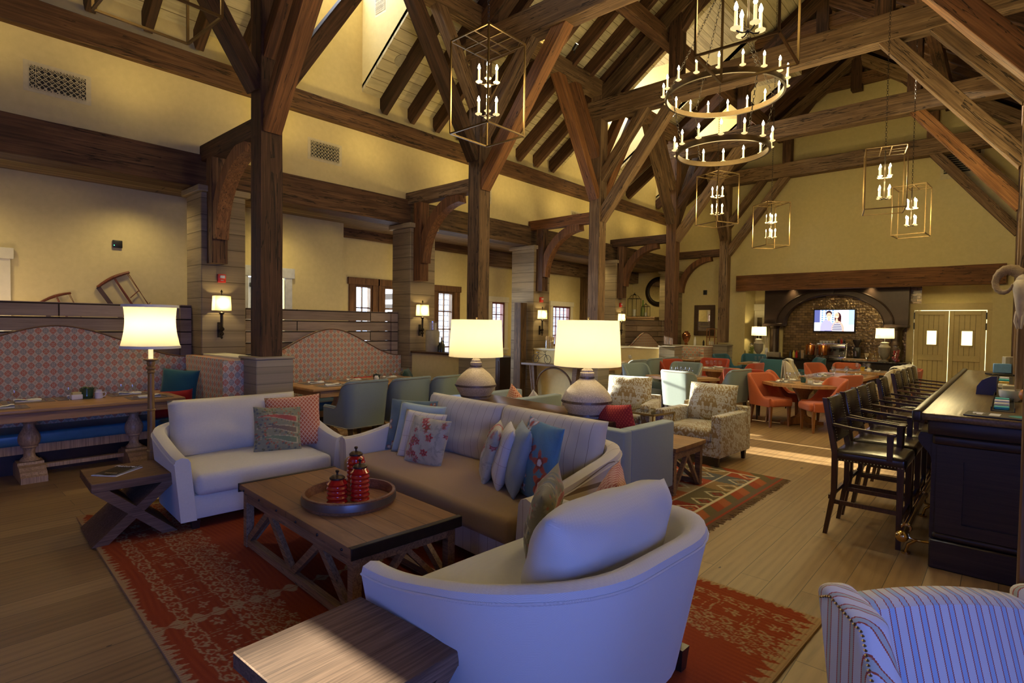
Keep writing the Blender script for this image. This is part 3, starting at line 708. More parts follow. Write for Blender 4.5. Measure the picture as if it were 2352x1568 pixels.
def loveseat(name, label, loc, rz, w, d, ha, hb, mat, seatmat, backmat, ncush=1, legs=(.06,.1), arm=.12, cat='sofa', rc=.30, seat=.45, cush=.92, squeeze=.0, flare=.06, bt=.2, seatfront=.0, cw_=1.04):
    t = thing(name, label, cat, loc, rz); path = upath(w, -d/2, d/2, rc, squeeze=squeeze, n=10, nb=8, na=8); hts = []
    for x, y in path:
        hts.append(ha+(hb-ha)*smooth01((y+d/2)/d*1.02-.02))
    mb = MB(); rail = shell(mb, path, hts, .10, arm, flare=flare, r=arm*.45); mb.obj('frame', mat, t)
    MB().tube([Vector(p)+Vector((0,0,.0)) for p in rail], .006, 5).obj('piping', mat, t)
    b = MB().rbox(-w/2+arm*.8, w/2-arm*.8, -d/2+.02, d/2-arm*.8, .10, seat-.17, .015, 2); b.obj('base', mat, t)
    MB().rbox(-w/2+arm*.95, w/2-arm*.95, -d/2-.02-seatfront, d/2-arm-.02, seat-.18, seat-.01, .05, 4, crown=.035).obj('seat_cushion', seatmat, t)
    cw = (w-2*arm-.02)/ncush
    for i in range(ncush):
        cx = -w/2+arm+.01+cw*(i+.5)
        o = pillow('back_cushion', cw*cw_, cush-seat+.03, bt+.06, backmat, None, None, (cx, d/2-arm-.16, seat-.03), (R(-13), 0, 0), t, n=22, pinch=.012, seed=i, ex=.36)
    for sx in (-1, 1):
        for sy in (-1, 1):
            MB().taper(sx*(w/2-.12), sy*(d/2-.09), 0, .11, .024, .024, .034, .034).obj('leg', F['legdark'], t)
    return t
LOV = loveseat('loveseat', 'ivory curved loveseat beside the brass floor lamp, its back to the booths', (-5.10, 2.16, .0), R(90-4), 1.32, 1.0, .60, .74, F['ivory_l'], F['ivory_l'], F['ivory_l'], arm=.11, rc=.36, seat=.46, cush=.95)
LOR = loveseat('loveseat', 'ivory herringbone loveseat with its rounded back to the camera', (-1.555, 2.035, .0145), R(-90-3), 1.22, .98, .58, .755, F['ivory'], F['ivory'], F['ivory'], arm=.11, rc=.42, seat=.44, cush=.93, flare=.13, bt=.26, cw_=.86)
SOF = loveseat('sofa', 'long cream striped sofa with a golden brown seat', (-3.23, 3.15, .0145), R(-5), 2.38, 1.08, .60, .78, F['sofa'], F['sofa_seat'], F['sofa'], ncush=2, arm=.12, rc=.36, seat=.46, cush=.96, seatfront=.03)
def lp(name, w, h, t, mat, label, x, y, z, yaw, lean, roll=0, paint=None, seed=0, cat='pillow'):
    m = Matrix.Rotation(R(yaw), 4, 'Z') @ Matrix.Rotation(R(lean), 4, 'X') @ Matrix.Rotation(R(roll), 4, 'Y')
    return pillow(name, w, h, t, mat, label, cat, (x, y, z), m.to_euler(), paint=paint, seed=seed, n=76 if paint else 16)
red_fl = floral((.52,.47,.33), [(.50,.06,.05), (.55,.20,.16), (.42,.16,.06)], (.40,.38,.27), 3, 26, .075)
emb = floral((.13,.19,.19), [(.62,.52,.36), (.50,.12,.05)], (.15,.20,.19), 11, 7, .10, (.35,.10,.04))
emb2 = floral((.10,.24,.33), [(.75,.72,.68), (.45,.08,.04)], (.11,.24,.32), 5, 9, .11, (.45,.12,.05))
# pillows on the left loveseat
lp('throw_pillow', .42, .42, .15, F['paint'], 'olive paisley pillow in front of the orange one on the left loveseat', -4.92, 2.35, .455, 80, -18, 4, paisley((.24,.24,.15), 2), 1)
lp('throw_pillow', .50, .50, .16, F['lattice'], 'orange trellis pillow leaning in the corner of the left loveseat', -5.02, 2.56, .455, 60, -20, -4, seed=2)
# pillows on the sofa, left cluster
lp('throw_pillow', .48, .48, .14, F['paint'], 'grey green pillow with embroidered flowers at the far left sofa corner', -4.12, 3.20, .46, 26, -16, 0, emb, 3)
lp('throw_pillow', .48, .47, .15, F['skyblue'], 'plain pale blue pillow in the left cluster on the sofa', -3.96, 3.13, .46, 20, -17, 3, seed=4)
lp('throw_pillow', .44, .43, .13, F['check'], 'cream checked pillow behind the red flowered one, left on the sofa', -3.78, 3.02, .46, 14, -17, 2, seed=5)
lp('throw_pillow', .43, .41, .15, F['paint'], 'beige pillow with red flowers, front of the left sofa cluster', -3.60, 2.93, .46, 6, -17, 2, red_fl, 6)
# right cluster
for i, (mt, pt, lb, x, y, yw, w) in enumerate(((F['paint'], red_fl, 'red flowered pillow standing edge-on in the right sofa cluster', -2.95, 3.02, -50, .44), (F['check'], None, 'cream striped pillow edge-on between flowered and blue pillows on the sofa', -2.79, 2.98, -46, .46),
        (F['greyblue'], None, 'grey blue pillow with a seam edge, right sofa cluster', -2.62, 2.93, -42, .49), (F['paint'], emb2, 'bright blue pillow with white flowers at the right sofa arm', -2.40, 2.88, -26, .54))):
    lp('throw_pillow', w, w, .15, mt, lb, x, y, .46, yw, -14, 0, pt, 7+i)
lp('throw_pillow', .44, .44, .16, F['paint'], 'olive paisley pillow on the herringbone loveseat', -1.83, 2.28, .435, -62, -10, 8, paisley((.22,.19,.09), 9), 12)
lp('throw_pillow', .46, .46, .17, F['lattice2'], 'rust trellis pillow on the herringbone loveseat', -1.62, 2.52, .435, -60, -14, 2, seed=13)
# ---------------------------------------------------------------- rugs
def painted_sheet(name, w, h, th, nx, ny, paint, mat, label, cat, loc, rz, sag=0):
    xs = np.linspace(0, w, nx+1); ys = np.linspace(0, h, ny+1); X, Y = np.meshgrid(xs, ys)
    vs = np.stack([X.ravel(), Y.ravel(), np.full(X.size, th)], 1)
    i = np.arange(nx); j = np.arange(ny); I, J = np.meshgrid(i, j); a = (J*(nx+1)+I).ravel()
    fs = np.stack([a, a+1, a+nx+2, a+nx+1], 1)
    me = bpy.data.meshes.new(name); nb = len(vs)
    ev = [(0,0,0),(w,0,0),(w,h,0),(0,h,0)]
    V = [tuple(v) for v in vs.tolist()]+ev; c4 = [0, nx, (nx+1)*(ny+1)-1, (nx+1)*ny]
    Fs = fs.tolist()+[[nb+k, nb+(k+1) % 4, c4[(k+1) % 4], c4[k]] for k in range(4)]
    me.from_pydata(V, [], Fs); me.materials.append(mat)
    ca = me.color_attributes.new('pattern', 'FLOAT_COLOR', 'POINT'); buf = np.ones((len(V), 4), np.float32)
    buf[:nb,:3] = paint(X.ravel(), Y.ravel()); buf[nb:,:3] = buf[0,:3]; ca.data.foreach_set('color', buf.ravel())
    o = bpy.data.objects.new(name, me); COL.objects.link(o); o.location = loc; o.rotation_euler = (0,0,rz)
    return tag(o, label, cat)
def rug_paint(x, y, W_=4.84, H_=2.72):
    rg = np.random.RandomState(1); wob = .006*np.sin(x*37+y*11)+.005*np.sin(y*53-x*9)+.004*np.sin(x*91)
    red = np.array((.26,.038,.010)); org = np.array((.34,.065,.014)); cr = np.array((.46,.29,.14))
    t = .5+.5*np.sin(y*190+np.sin(x*3)*6)*np.sin(x*7)
    c = red+(org-red)*(t*.6)[:,None]
    d = np.minimum(y, H_-y); xx = x+wob; dd = (d+wob)*1.45; e = np.minimum(x, W_-x)
    k = np.abs((xx/.055) % 1-.5)*2
    m = (dd < .02+.075*(1-k)**1.0*(.7+.3*np.sin(x*5)))
    for L_ in (.20, .285, .56, .655): m |= (np.abs(dd-L_) < .0075) & (np.sin(x*63+L_*50) > -.93)
    u = (xx/.092) % 1-.5; v = (dd-.243)/.03
    m |= (np.abs(np.abs(u)*3.2+np.abs(v)-.95) < .28) & (dd > .205) & (dd < .28)
    u2 = (xx/.105) % 1-.5; v2 = (dd-.607)/.033; m |= (np.abs(np.abs(u2)*3+np.abs(v2)-.9) < .3) & (np.abs(dd-.607) < .04)
    cell = .24; u3 = (xx/cell) % 1-.5; v3 = (dd-.42)/.09; r = np.hypot(u3*cell, dd-.42); th = np.arctan2(dd-.42, u3*cell)
    m |= (r < .052*(.7+.3*np.cos(6*th))) & (r > .016) & (np.abs(v3) < 1.2)
    m |= (np.abs(np.abs(u3)-.5) < .016) & (dd > .285) & (dd < .56); m |= (np.abs(np.abs(u3)-.36) < .012) & (dd > .30) & (dd < .55) & (np.sin(dd*120) > -.2)
    s = .17; f = (dd-.655)/.40; u4 = (xx/s) % 1-.5; row = np.floor(xx/s); hgt = .72+.28*np.sin(row*2.4)
    for ph, s2, top in ((0, .19, .24), (.5, .19, .19)):
        uu = ((xx/s2+ph) % 1-.5)*s2; 
        m |= (dd > .655) & (dd < .66+top) & (np.abs(np.abs(uu)-(.058*np.abs(np.sin((dd-.655)*30)))) < .006)
        for zc_, rr_ in ((.71, .026), (.80, .024), (.66+top, .036)):
            q = np.hypot(uu, dd-zc_); a = np.arctan2(dd-zc_, uu); m |= (q < rr_*(.68+.32*np.cos(5*a+zc_*9))) & (q > .011)
    ke = np.abs(((y+wob)/.075) % 1-.5)*2; m |= (e < .015+.09*(1-ke))
    q = np.abs(x-2.42+wob); ks = .5+.5*np.sin(y*62); m |= (q < .012+.038*ks) & (q > .004)
    c[m] = cr*(.85+.15*np.sin(x[m]*300)[:,None]); return np.clip(c, 0, 1)
RUG = painted_sheet('area_rug', 4.84, 2.72, .014, 700, 400, rug_paint, F['rugpaint'], 'large orange red wool rug with cream border figures under the sofas', 'rug', (-5.70, 1.02, 0), R(-3))
def kilim_paint(x, y, W_=2.6, H_=2.5):
    pal = np.array([(.30,.055,.018), (.34,.10,.03), (.13,.10,.045), (.10,.10,.09), (.34,.24,.12), (.20,.025,.012), (.25,.15,.06)])
    bx = np.floor(x/.42).astype(int); by = np.floor((y+.03*np.abs(((x/.05) % 1)-.5))/.30).astype(int)
    k = (bx*5+by*3+(bx*by) % 4) % 7; c = pal[k].copy()
    fx = (x/.42) % 1-.5; fy = (y/.30) % 1-.5; dm = np.abs(fx)*1.4+np.abs(fy)*1.2
    c[(np.abs(dm-.42) < .05)] = (.52,.42,.27); c[dm < .22] = pal[(k[dm < .22]+3) % 7]; c[(dm < .1)] = (.12,.08,.05)
    z = np.abs(((y/.045) % 1)-.5)*.02; c[np.abs(fx*.42-.2+z) < .008] = (.55,.45,.30)
    e = np.minimum(np.minimum(x, W_-x), np.minimum(y, H_-y)); c[e < .22] = pal[(np.floor((x+y)/.16).astype(int) % 3)][e < .22]*.9
    c[np.abs(e-.22) < .012] = (.55,.45,.30); c[e < .07] = (.13,.09,.05); c[e < .03] = (.30,.05,.02); return c
KIL = painted_sheet('kilim_rug', 2.6, 2.42, .008, 260, 240, kilim_paint, F['rugpaint'], 'patterned red and olive flat-weave rug with a fringe', 'rug', (-4.42, 4.10, 0), R(-1))
fr = MB()
for i in range(150):
    y = i*2.42/150; a = rnd.uniform(-.02, .02); L = rnd.uniform(.055, .085); fr.tube([(2.6, y, .006), (2.6+L*.5, y+a*.5, .008), (2.6+L, y+a, .004)], [.005, .005, .003], 4)
fr.obj('fringe', flat('brown wool fringe', (.17,.10,.04), .95), KIL)
# ---------------------------------------------------------------- coffee table, trays, jars, small tables
CW = boards('worn pine table top', (.27,.135,.052), (.20,.095,.036), .13, 1, 0, .02, .5, mortar=(.08,.04,.02), len_=8, bmp=.35)
CL = wood('worn pine frame', (.13,.065,.028), (.25,.135,.06), (.36,.21,.10), 2, .6, .5, bmp=.6)
def strut_table(name, label, loc, rz, w, d, h, bays, band=True, cat='coffee table', mt=None, top=None):
    t = thing(name, label, cat, loc, rz); top = top or CW; mt = mt or CL
    MB().rbox(-w/2, w/2, -d/2, d/2, h-.045, h, .006, 2).obj('tabletop', top, t)
    a = MB()
    for s in (-1, 1): a.box(-w/2+.03, w/2-.03, s*(d/2-.05)-.025, s*(d/2-.05)+.025, h-.12, h-.045); a.box(s*(w/2-.055)-.025, s*(w/2-.055)+.025, -d/2+.05, d/2-.05, h-.12, h-.045)
    a.obj('apron', mt, t)
    if band:
        for s in (-1, 1):
            b = MB().rbox(s*(w/2+.003)-.005, s*(w/2+.003)+.005, -d/2-.004, d/2+.004, h-.062, h+.002, .002, 1); b.box(s*(w/2-.012)-.016, s*(w/2-.012)+.016, -d/2-.002, d/2+.002, h+.0005, h+.003); b.obj('end_band', M['iron'], t)
            for k in range(6): MB().ball((-w/2+.1+k*(w-.2)/5, s*(d/2+.001), h-.03), .009, 8).obj('bolt', M['iron'], t)
    for sx in (-1, 1):
        for sy in (-1, 1): MB().box(sx*(w/2-.055)-.027, sx*(w/2-.055)+.027, sy*(d/2-.05)-.027, sy*(d/2-.05)+.027, 0, h-.05).obj('leg', mt, t)
    for s in (-1, 1):
        MB().box(-w/2+.05, w/2-.05, s*(d/2-.05)-.022, s*(d/2-.05)+.022, .008, .055).obj('stretcher', mt, t)
        z = MB(); n = bays*2; x0 = -w/2+.08; x1 = w/2-.08
        for k in range(n):
            a0 = x0+(x1-x0)*k/n; a1 = x0+(x1-x0)*(k+1)/n; za, zb = (.05, h-.11) if k % 2 == 0 else (h-.11, .05)
            z.bar((a0, s*(d/2-.05), za), (a1, s*(d/2-.05), zb), .045, .035, up=(0,1,0))
        z.obj('bracing', mt, t)
        z = MB()
        y0 = -d/2+.07; y1 = d/2-.07; z.bar((s*(w/2-.055), y0, .02), (s*(w/2-.055), 0, h-.11), .03, .04, up=(1,0,0)); z.bar((s*(w/2-.055), y1, .02), (s*(w/2-.055), 0, h-.11), .03, .04, up=(1,0,0))
        z.obj('end_bracing', mt, t)
    return t
strut_table('coffee_table', 'low rustic pine coffee table with zigzag side braces on the orange rug', (-3.31, 2.01, .0145), R(-3.2), 1.62, .74, .45, 2)
strut_table('coffee_table', 'low pale wood table with diagonal braces beyond the grey club chair', (-2.93, 5.36, .0085), R(-2), 1.2, .66, .47, 1, band=False)
t = thing('serving_tray', 'round wooden barrel-head tray with an iron hoop on the coffee table', 'tray', (-3.22, 2.02, .4655), 0)
TRW = wood('barrel oak', (.10,.035,.012), (.22,.085,.028), (.33,.15,.06), 3, .45, .3)
MB().lathe([(.001, .0), (.285, .0), (.287, .014), (.262, .016), (.001, .016)], n=48).obj('bottom', TRW, t)
MB().lathe([(.268, .012), (.292, .0), (.300, .035), (.296, .074), (.278, .075), (.272, .04), (.268, .014)], n=48).obj('rim', TRW, t)
MB().lathe([(.3015, .020), (.3025, .040), (.2995, .064), (.297, .064), (.297, .020)], n=48).obj('hoop', flat('hammered steel hoop', (.20,.19,.18), .35, .9), t)
JR = flat('glossy red glaze', (.42,.008,.006), .12, spec=.6, coat=.6); JL = flat('dark bronze lid', (.07,.045,.03), .4, .8)
for x, y, h, r, lb in ((-3.30, 2.12, .235, .062, 'tallest red ribbed canister at the back of the tray'), (-3.16, 2.06, .185, .062, 'middle-sized red ribbed canister at the right of the tray'), (-3.22, 1.93, .125, .066, 'shortest red ribbed canister at the front of the tray')):
    t = thing('canister', lb, 'canister', (x, y, .482), 0); pr = [(.001, 0), (r*.93, 0)]; n = int(h/.0058)
    for i in range(n): z = h*i/n; pr.append((r*(.96+.06*math.cos(z/.030*2*PI)), z+.003))
    pr += [(r*.9, h+.005), (r*.72, h+.018), (r*.62, h+.026)]
    MB().lathe(pr, n=28).obj('jar', JR, t)
    l = MB().lathe([(r*.66, h+.024), (r*.74, h+.028), (r*.74, h+.036), (r*.5, h+.048), (r*.12, h+.053), (.001, h+.053)], n=24).obj('lid', JL, t)
    MB().lathe([(.006, h+.05), (.006, h+.066), (.011, h+.070), (.013, h+.078), (.009, h+.084), (.001, h+.085)], n=12).obj('knob', JL, l)
XW = wood('grey brown oak', (.11,.062,.038), (.165,.098,.060), (.22,.135,.085), 2.2, .9, 0, bmp=.4, axis=1, spec=.08)
def xtable(label, loc, rz, w=.56, d=.54, h=.455):
    t = thing('side_table', label, 'side table', loc, rz)
    MB().rbox(-w/2, w/2, -d/2, d/2, h-.062, h, .004, 1).obj('tabletop', XW, t)
    for s in (-1, 1):
        v = MB(); y0, y1 = -d/2, d/2
        v.prism([(s*y0, 0), (s*(y0+.10), 0), (s*(y1-.005), h-.062), (s*(y1-.105), h-.062)], -w/2+.004*(1 if s > 0 else 0), w/2-.004*(1 if s > 0 else 0), 'x'); v.obj('crossed_panel', XW, t)
    return t
xtable('grey brown cross-legged side table carrying a magazine', (-5.075, 1.235, .0145), R(-4))
xtable('grey brown cross-legged side table in the near foreground', (-1.74, 1.085, .0145), R(2), .60, .54)
t = thing('magazine', 'magazine with a dark cover on the cross-legged side table', 'magazine', (-5.10, 1.17, .470), R(38))
mg = MB(); rows = []
for i in range(9): x = -.10+.2*i/8; rows.append([(x, -.135, .006+.004*math.sin(i)), (x, .135, .006+.012*(i/8)**3)])
mg.sheet(rows, True); mg.box(-.1, .1, -.135, .135, 0, .0055); mg.obj('pages', M['white'], t)
c = MB(); rows = [[(x, y, z+.0035) for x, y, z in ((r_[0][0]*.94, -.126, r_[0][2]), (r_[1][0]*.94, .126, r_[1][2]))] for r_ in rows]; c.sheet(rows, True); c.obj('cover', flat('dark magazine cover', (.03,.02,.016), .8, spec=.1), t)
def text(body, size, loc, rot, mat, name='lettering', parent=None, ext=.0006, align='CENTER'):
    cu = bpy.data.curves.new(name, 'FONT'); cu.body = body; cu.size = size; cu.extrude = ext; cu.align_x = align; cu.align_y = 'CENTER'
    o = bpy.data.objects.new(name, cu); COL.objects.link(o); me = bpy.data.meshes.new_from_object(o.evaluated_get(bpy.context.evaluated_depsgraph_get()))
    bpy.data.objects.remove(o); o = bpy.data.objects.new(name, me); COL.objects.link(o); me.materials.clear(); me.materials.append(mat)
    o.location = loc; o.rotation_euler = rot
    if parent is not None: o.parent = parent
    return o
text('Features', .052, (0, .092, .0185), (0,0,0), M['white'], 'title', t)
text('SPRING ISSUE', .016, (.02, -.09, .0135), (0,0,0), flat('gold print', (.6,.4,.15)), 'subtitle', t)
# ---------------------------------------------------------------- lamps and console
DK = wood('dark walnut table', (.035,.014,.007), (.085,.036,.016), (.15,.07,.032), 1.5, .28, 0, bmp=.2, spec=.5)
t = thing('console_table', 'long dark wood console table behind the sofa carrying two lamps', 'table', (-3.86, 4.58, 0), R(-8))
MB().rbox(-1.21, 1.21, -.30, .30, .71, .77, .006, 2).obj('tabletop', DK, t)
a = MB()
for s in (-1, 1): a.box(-1.12, 1.12, s*.25-.012, s*.25+.012, .60, .71)
a.obj('apron', DK, t)
for sx in (-1, 1):
    for sy in (-1, 1): MB().taper(sx*1.11, sy*.235, 0, .71, .035, .035, .045, .045).obj('leg', DK, t)
LB = wood('bleached turned wood', (.50,.39,.25), (.62,.51,.35), (.72,.62,.46), 3, .6, 0, bmp=.4, axis=2)
STR = flat('dull steel band', (.17,.13,.11), .45, .8)
def ring_of(mb, r, z, n, s): 
    for k in range(n): mb.ball((r*math.cos(2*PI*k/n), r*math.sin(2*PI*k/n), z), s, 6)
def big_lamp(label, loc):
    t = thing('table_lamp', label, 'lamp', loc)
    MB().lathe([(.001, 0), (.165, 0), (.175, .03), (.21, .08), (.238, .135), (.240, .165), (.215, .225), (.165, .285), (.105, .335), (.066, .365), (.060, .39), (.068, .395), (.068, .42), (.056, .43), (.056, .445), (.040, .46), (.030, .48), (.001, .482)], n=40).obj('base', LB, t)
    for z, r, w in ((.030, .179, .028), (.150, .244, .024), (.375, .069, .018)):
        b = MB().lathe([(r-.004, z-w/2), (r, z-w/2), (r, z+w/2), (r-.004, z+w/2)], n=40); ring_of(b, r+.001, z, 16 if r > .1 else 8, .006); b.obj('metal_band', STR, t)
    MB().tube([(0, 0, .47), (0, 0, .93)], .006, 8).tube([(-.28, 0, .915), (.28, 0, .915)], .003, 6).obj('stem', M['bronze'], t)
    MB().lathe([(.323, .490), (.297, .925)], n=56, cap=False).obj('lamp_shade', M['shade'], t)
    MB().ball((0, 0, .945), .012, 10).obj('finial', M['bronze'], t)
    MB().ball((0, 0, .70), .03, 10, 1.4).obj('bulb', M['bulb'], t)
    light('lamp_light', 'POINT', (loc[0], loc[1], loc[2]+.76), 12, WARM2, .045)
    return t
big_lamp('barrel-based lamp with a cream drum shade at the far left of the console', (-4.72, 4.66, .77))
big_lamp('barrel-based lamp with a cream drum shade at the near right of the console', (-3.03, 4.50, .77))
WH = flat('white flex', (.7,.7,.68), .4)
for (x, y), lb in (((-4.72, 4.66), 'white lamp cord hanging at the far left console lamp'), ((-3.03, 4.50), 'white lamp cord hanging at the near right console lamp')):
    tag(MB().tube([(x-.06, y-.125, .776), (x-.12, y-.17, .777), (x-.17, y-.20, .774), (x-.185, y-.245 if x < -4 else y-.30, .74), (x-.19, y-.25 if x < -4 else y-.31, .55), (x-.185, y-.25 if x < -4 else y-.31, .2)], .004, 6).obj('lamp_cord', WH), lb, 'cord')
t = thing('floor_lamp', 'tall brass column floor lamp with a cream drum shade behind the left loveseat', 'lamp', (-5.765, 1.58, 0))
MB().lathe([(.001, 0), (.165, 0), (.17, .015), (.15, .03), (.14, .045), (.11, .05), (.08, .065), (.045, .075), (.001, .075)], n=36).obj('base', M['bronze'], t)
pr = [(.045, .07), (.05, .10), (.05, .13), (.036, .15)]; MB().lathe(pr+[(.034, .16), (.034, .45), (.039, .455), (.039, .465), (.031, .47), (.030, .82), (.035, .825), (.035, .835), (.028, .84), (.025, 1.16), (.034, 1.17), (.026, 1.19), (.04, 1.205), (.04, 1.215), (.026, 1.225), (.034, 1.25), (.030, 1.27), (.058, 1.282), (.058, 1.290), (.02, 1.292)], n=28).obj('column', wood('gilded column', (.10,.05,.015), (.22,.12,.035), (.33,.19,.06), 4, .4, 0, bmp=.3, axis=2), t)
MB().tube([(0, 0, 1.29), (0, 0, 1.40)], .019, 14).obj('candle_sleeve', M['candle'], t)
sh = MB(); rows = []
for i in range(9): v = i/8; r = .232-.030*math.sin(PI*v*.85)-.012*v; rows.append([(r*math.cos(2*PI*k/56), r*math.sin(2*PI*k/56), 1.395+.375*v) for k in range(56)])
sh.sheet(rows, True, closed=True).obj('lamp_shade', M['shade'], t)
for z, r in ((1.40, .234), (1.765, .2215)): MB().lathe([(r-.001, z-.012), (r+.0015, z-.012), (r+.0005, z+.012), (r-.001, z+.012)], n=56).obj('shade_trim', M['linen'], t)
MB().ball((0, 0, 1.79), .012, 8).obj('finial', M['bronze'], t); MB().ball((0, 0, 1.56), .03, 8, 1.4).obj('bulb', M['bulb'], t)
light('lamp_light', 'POINT', (-5.765, 1.58, 1.60), 8, WARM2, .045)
# ---------------------------------------------------------------- club chairs, armchairs, wing chair
def club(label, loc, rz, w, d, ht, hs, mat, seatmat, back=None, nails=True, thick=.13, name='armchair', arm_h=None, legm=None, cat='armchair'):
    """square armchair facing -Y"""
    t = thing(name, label, cat, loc, rz); ah = arm_h or ht; legm = legm or F['legdark']
    MB().rbox(-w/2, w/2, d/2-thick, d/2, .12, ht, .018, 3).obj('back', mat, t)
    for s in (-1, 1):
        MB().rbox(min(s*w/2, s*(w/2-thick)), max(s*w/2, s*(w/2-thick)), -d/2, d/2-thick+.01, .12, ah, .018, 3).obj('arm', mat, t)
    MB().rbox(-w/2+thick-.01, w/2-thick+.01, -d/2+.02, d/2-thick+.01, .12, hs-.15, .01, 2).obj('base', mat, t)
    MB().rbox(-w/2+thick-.0, w/2-thick+.0, -d/2-.01, d/2-thick, hs-.155, hs, .045, 4, crown=.03).obj('seat_cushion', seatmat, t)
    if back: pillow('back_cushion', w-2*thick+.02, back-hs+.04, .26, seatmat, None, None, (0, d/2-thick-.12, hs-.03), (R(-12), 0, 0), t, n=18, pinch=.01, seed=int(w*50))
    if nails:
        for s in (-1, 1):
            n = MB()
            xo, xi = s*(w/2-.012), s*(w/2-thick+.012)
            nl = nailrow([(xo, -d/2-.002, .13), (xo, -d/2-.002, ah-.015), (xi, -d/2-.002, ah-.015), (xi, -d/2-.002, hs-.1)], .019, .0048); n.v, n.f, n.sm, n.mi = n.v+nl.v, n.f+[[q+len(n.v) for q in f] for f in nl.f], n.sm+nl.sm, n.mi+nl.mi; n.obj('nailhead_trim', M['bronze'], t)
    for sx in (-1, 1):
        for sy in (-1, 1): MB().taper(sx*(w/2-.06), sy*(d/2-.06), 0, .125, .018, .018, .028, .028).obj('leg', legm, t)
    return t
CG = club('grey blue square club chair backing onto the console, with a red cushion', (-2.80, 4.59, 0), R(180-3), .84, .86, .75, .43, F['clubgrey'], F['clubgrey'])
CB = dup(CG, (-4.75, 5.42, 0), R(180-3), 'grey blue club chair hidden behind the far console lamp')
lp('throw_pillow', .54, .50, .16, F['reddot'], 'red dotted pillow lying in the grey blue club chair', -2.70, 4.60, .44, 172, -16, 6, seed=21)
lp('throw_pillow', .42, .42, .13, F['lattice'], 'orange trellis pillow seen over the console beside the far lamp', -4.62, 5.46, .46, 160, -20, 38, seed=22)
lp('throw_pillow', .42, .40, .13, F['check'], 'cream checked pillow seen over the console beside the orange one', -4.40, 5.62, .42, 160, -25, 30, seed=23)
D2 = club('gold damask armchair at the right edge of the far lounge group', (-2.85, 6.84, 0), R(-4), .86, .84, .66, .44, F['damask'], F['damask'], back=.92, arm_h=.61, thick=.12)
D1 = dup(D2, (-4.02, 6.93, 0), R(16), 'gold damask armchair left of the glass side table')
GB = flat('gilt metal frame', (.45,.33,.15), .35, 1.0)
t = thing('side_table', 'small square side table with a dark glass top and gilt frame', 'side table', (-3.42, 6.50, 0), R(-8))
MB().box(-.22, .22, -.22, .22, .545, .555).obj('glass_top', flat('smoked glass', (.05,.045,.04), .05, spec=.8), t)
f = MB()
for s in (-1, 1): f.bar((-.23, s*.23, .55), (.23, s*.23, .55), .018, .022); f.bar((s*.23, -.23, .55), (s*.23, .23, .55), .018, .022); f.bar((-.22, s*.22, .12), (.22, s*.22, .12), .014)
f.obj('frame', GB, t)
for sx in (-1, 1):
    for sy in (-1, 1): MB().bar((sx*.22, sy*.22, 0), (sx*.22, sy*.22, .545), .018).obj('leg', GB, t)
# wing chair, near right
WS = stripes('white cloth with pale blue and rust stripes', (.74,.72,.66), [(.5, .17, (.42,.55,.66)), (.30, .032, (.48,.09,.04)), (.70, .032, (.48,.09,.04))], 0, .048, zig=.008)
WS2 = stripes('white cloth with rust stripes, wings', (.74,.72,.66), [(.5, .13, (.52,.55,.42)), (.34, .035, (.48,.09,.04)), (.66, .035, (.48,.09,.04))], 1, .062, zig=.008, ax2=0)
t = thing('wing_chair', 'white wing chair with blue and rust stripes in the near right corner', 'armchair', (.105, 2.15, 0), R(43)); t.scale = (.98, .98, .765)
rows = []
for j in range(13):
    v = j/12; z = .40+v*.56; rows.append([(-.30+.6*i/12, .20+.13*v-.05*math.cos((i/12-.5)*PI)*(1-.5*v)-.0, z-.05*((i/12-.5)*2)**2*v) for i in range(13)])
b = MB().sheet(rows, True, flip=True)
rows2 = [[(x, y+.13, z) for x, y, z in r_] for r_ in rows]
b.sheet(rows2, True)
top = [[rows[-1][i], (rows[-1][i][0], rows[-1][i][1]+.03, rows[-1][i][2]+.022), (rows[-1][i][0], rows[-1][i][1]+.10, rows[-1][i][2]+.022), rows2[-1][i]] for i in range(13)]; b.sheet(top, True, flip=True)
b.sheet([[rows[j][0], rows2[j][0]] for j in range(13)], False); b.sheet([[rows[j][-1], rows2[j][-1]] for j in range(13)], False, flip=True)
b.obj('backrest', WS, t)
for s in (-1, 1):
    w_ = MB(); poly = [(.33, .30), (.46, .96), (.40, 1.00), (.20, .955), (.15, .80), (.06, .64), (-.34, .60), (-.36, .30)]
    w_.prism(poly, s*.30, s*.41, 'x'); o = w_.obj('wing', WS2, t); md = o.modifiers.new('soft', 'BEVEL'); md.width = .035; md.segments = 4; md.limit_method = 'ANGLE'
    for p_ in o.data.polygons: p_.use_smooth = True
    nl = nailrow([(s*.411, .06+(y-.06)*.88, .62+(z-.62)*.90) for y, z in poly[1:]], .017, .0075); nl.obj('nailhead_trim', M['bronze'], t)
MB().rbox(-.30, .30, -.36, .24, .14, .44, .04, 4, crown=.03).obj('seat', WS, t)
for sx in (-1, 1):
    for sy in (-1, 1): MB().taper(sx*.30, sy*.27, 0, .16, .018, .018, .028, .028).obj('leg', F['legdark'], t)
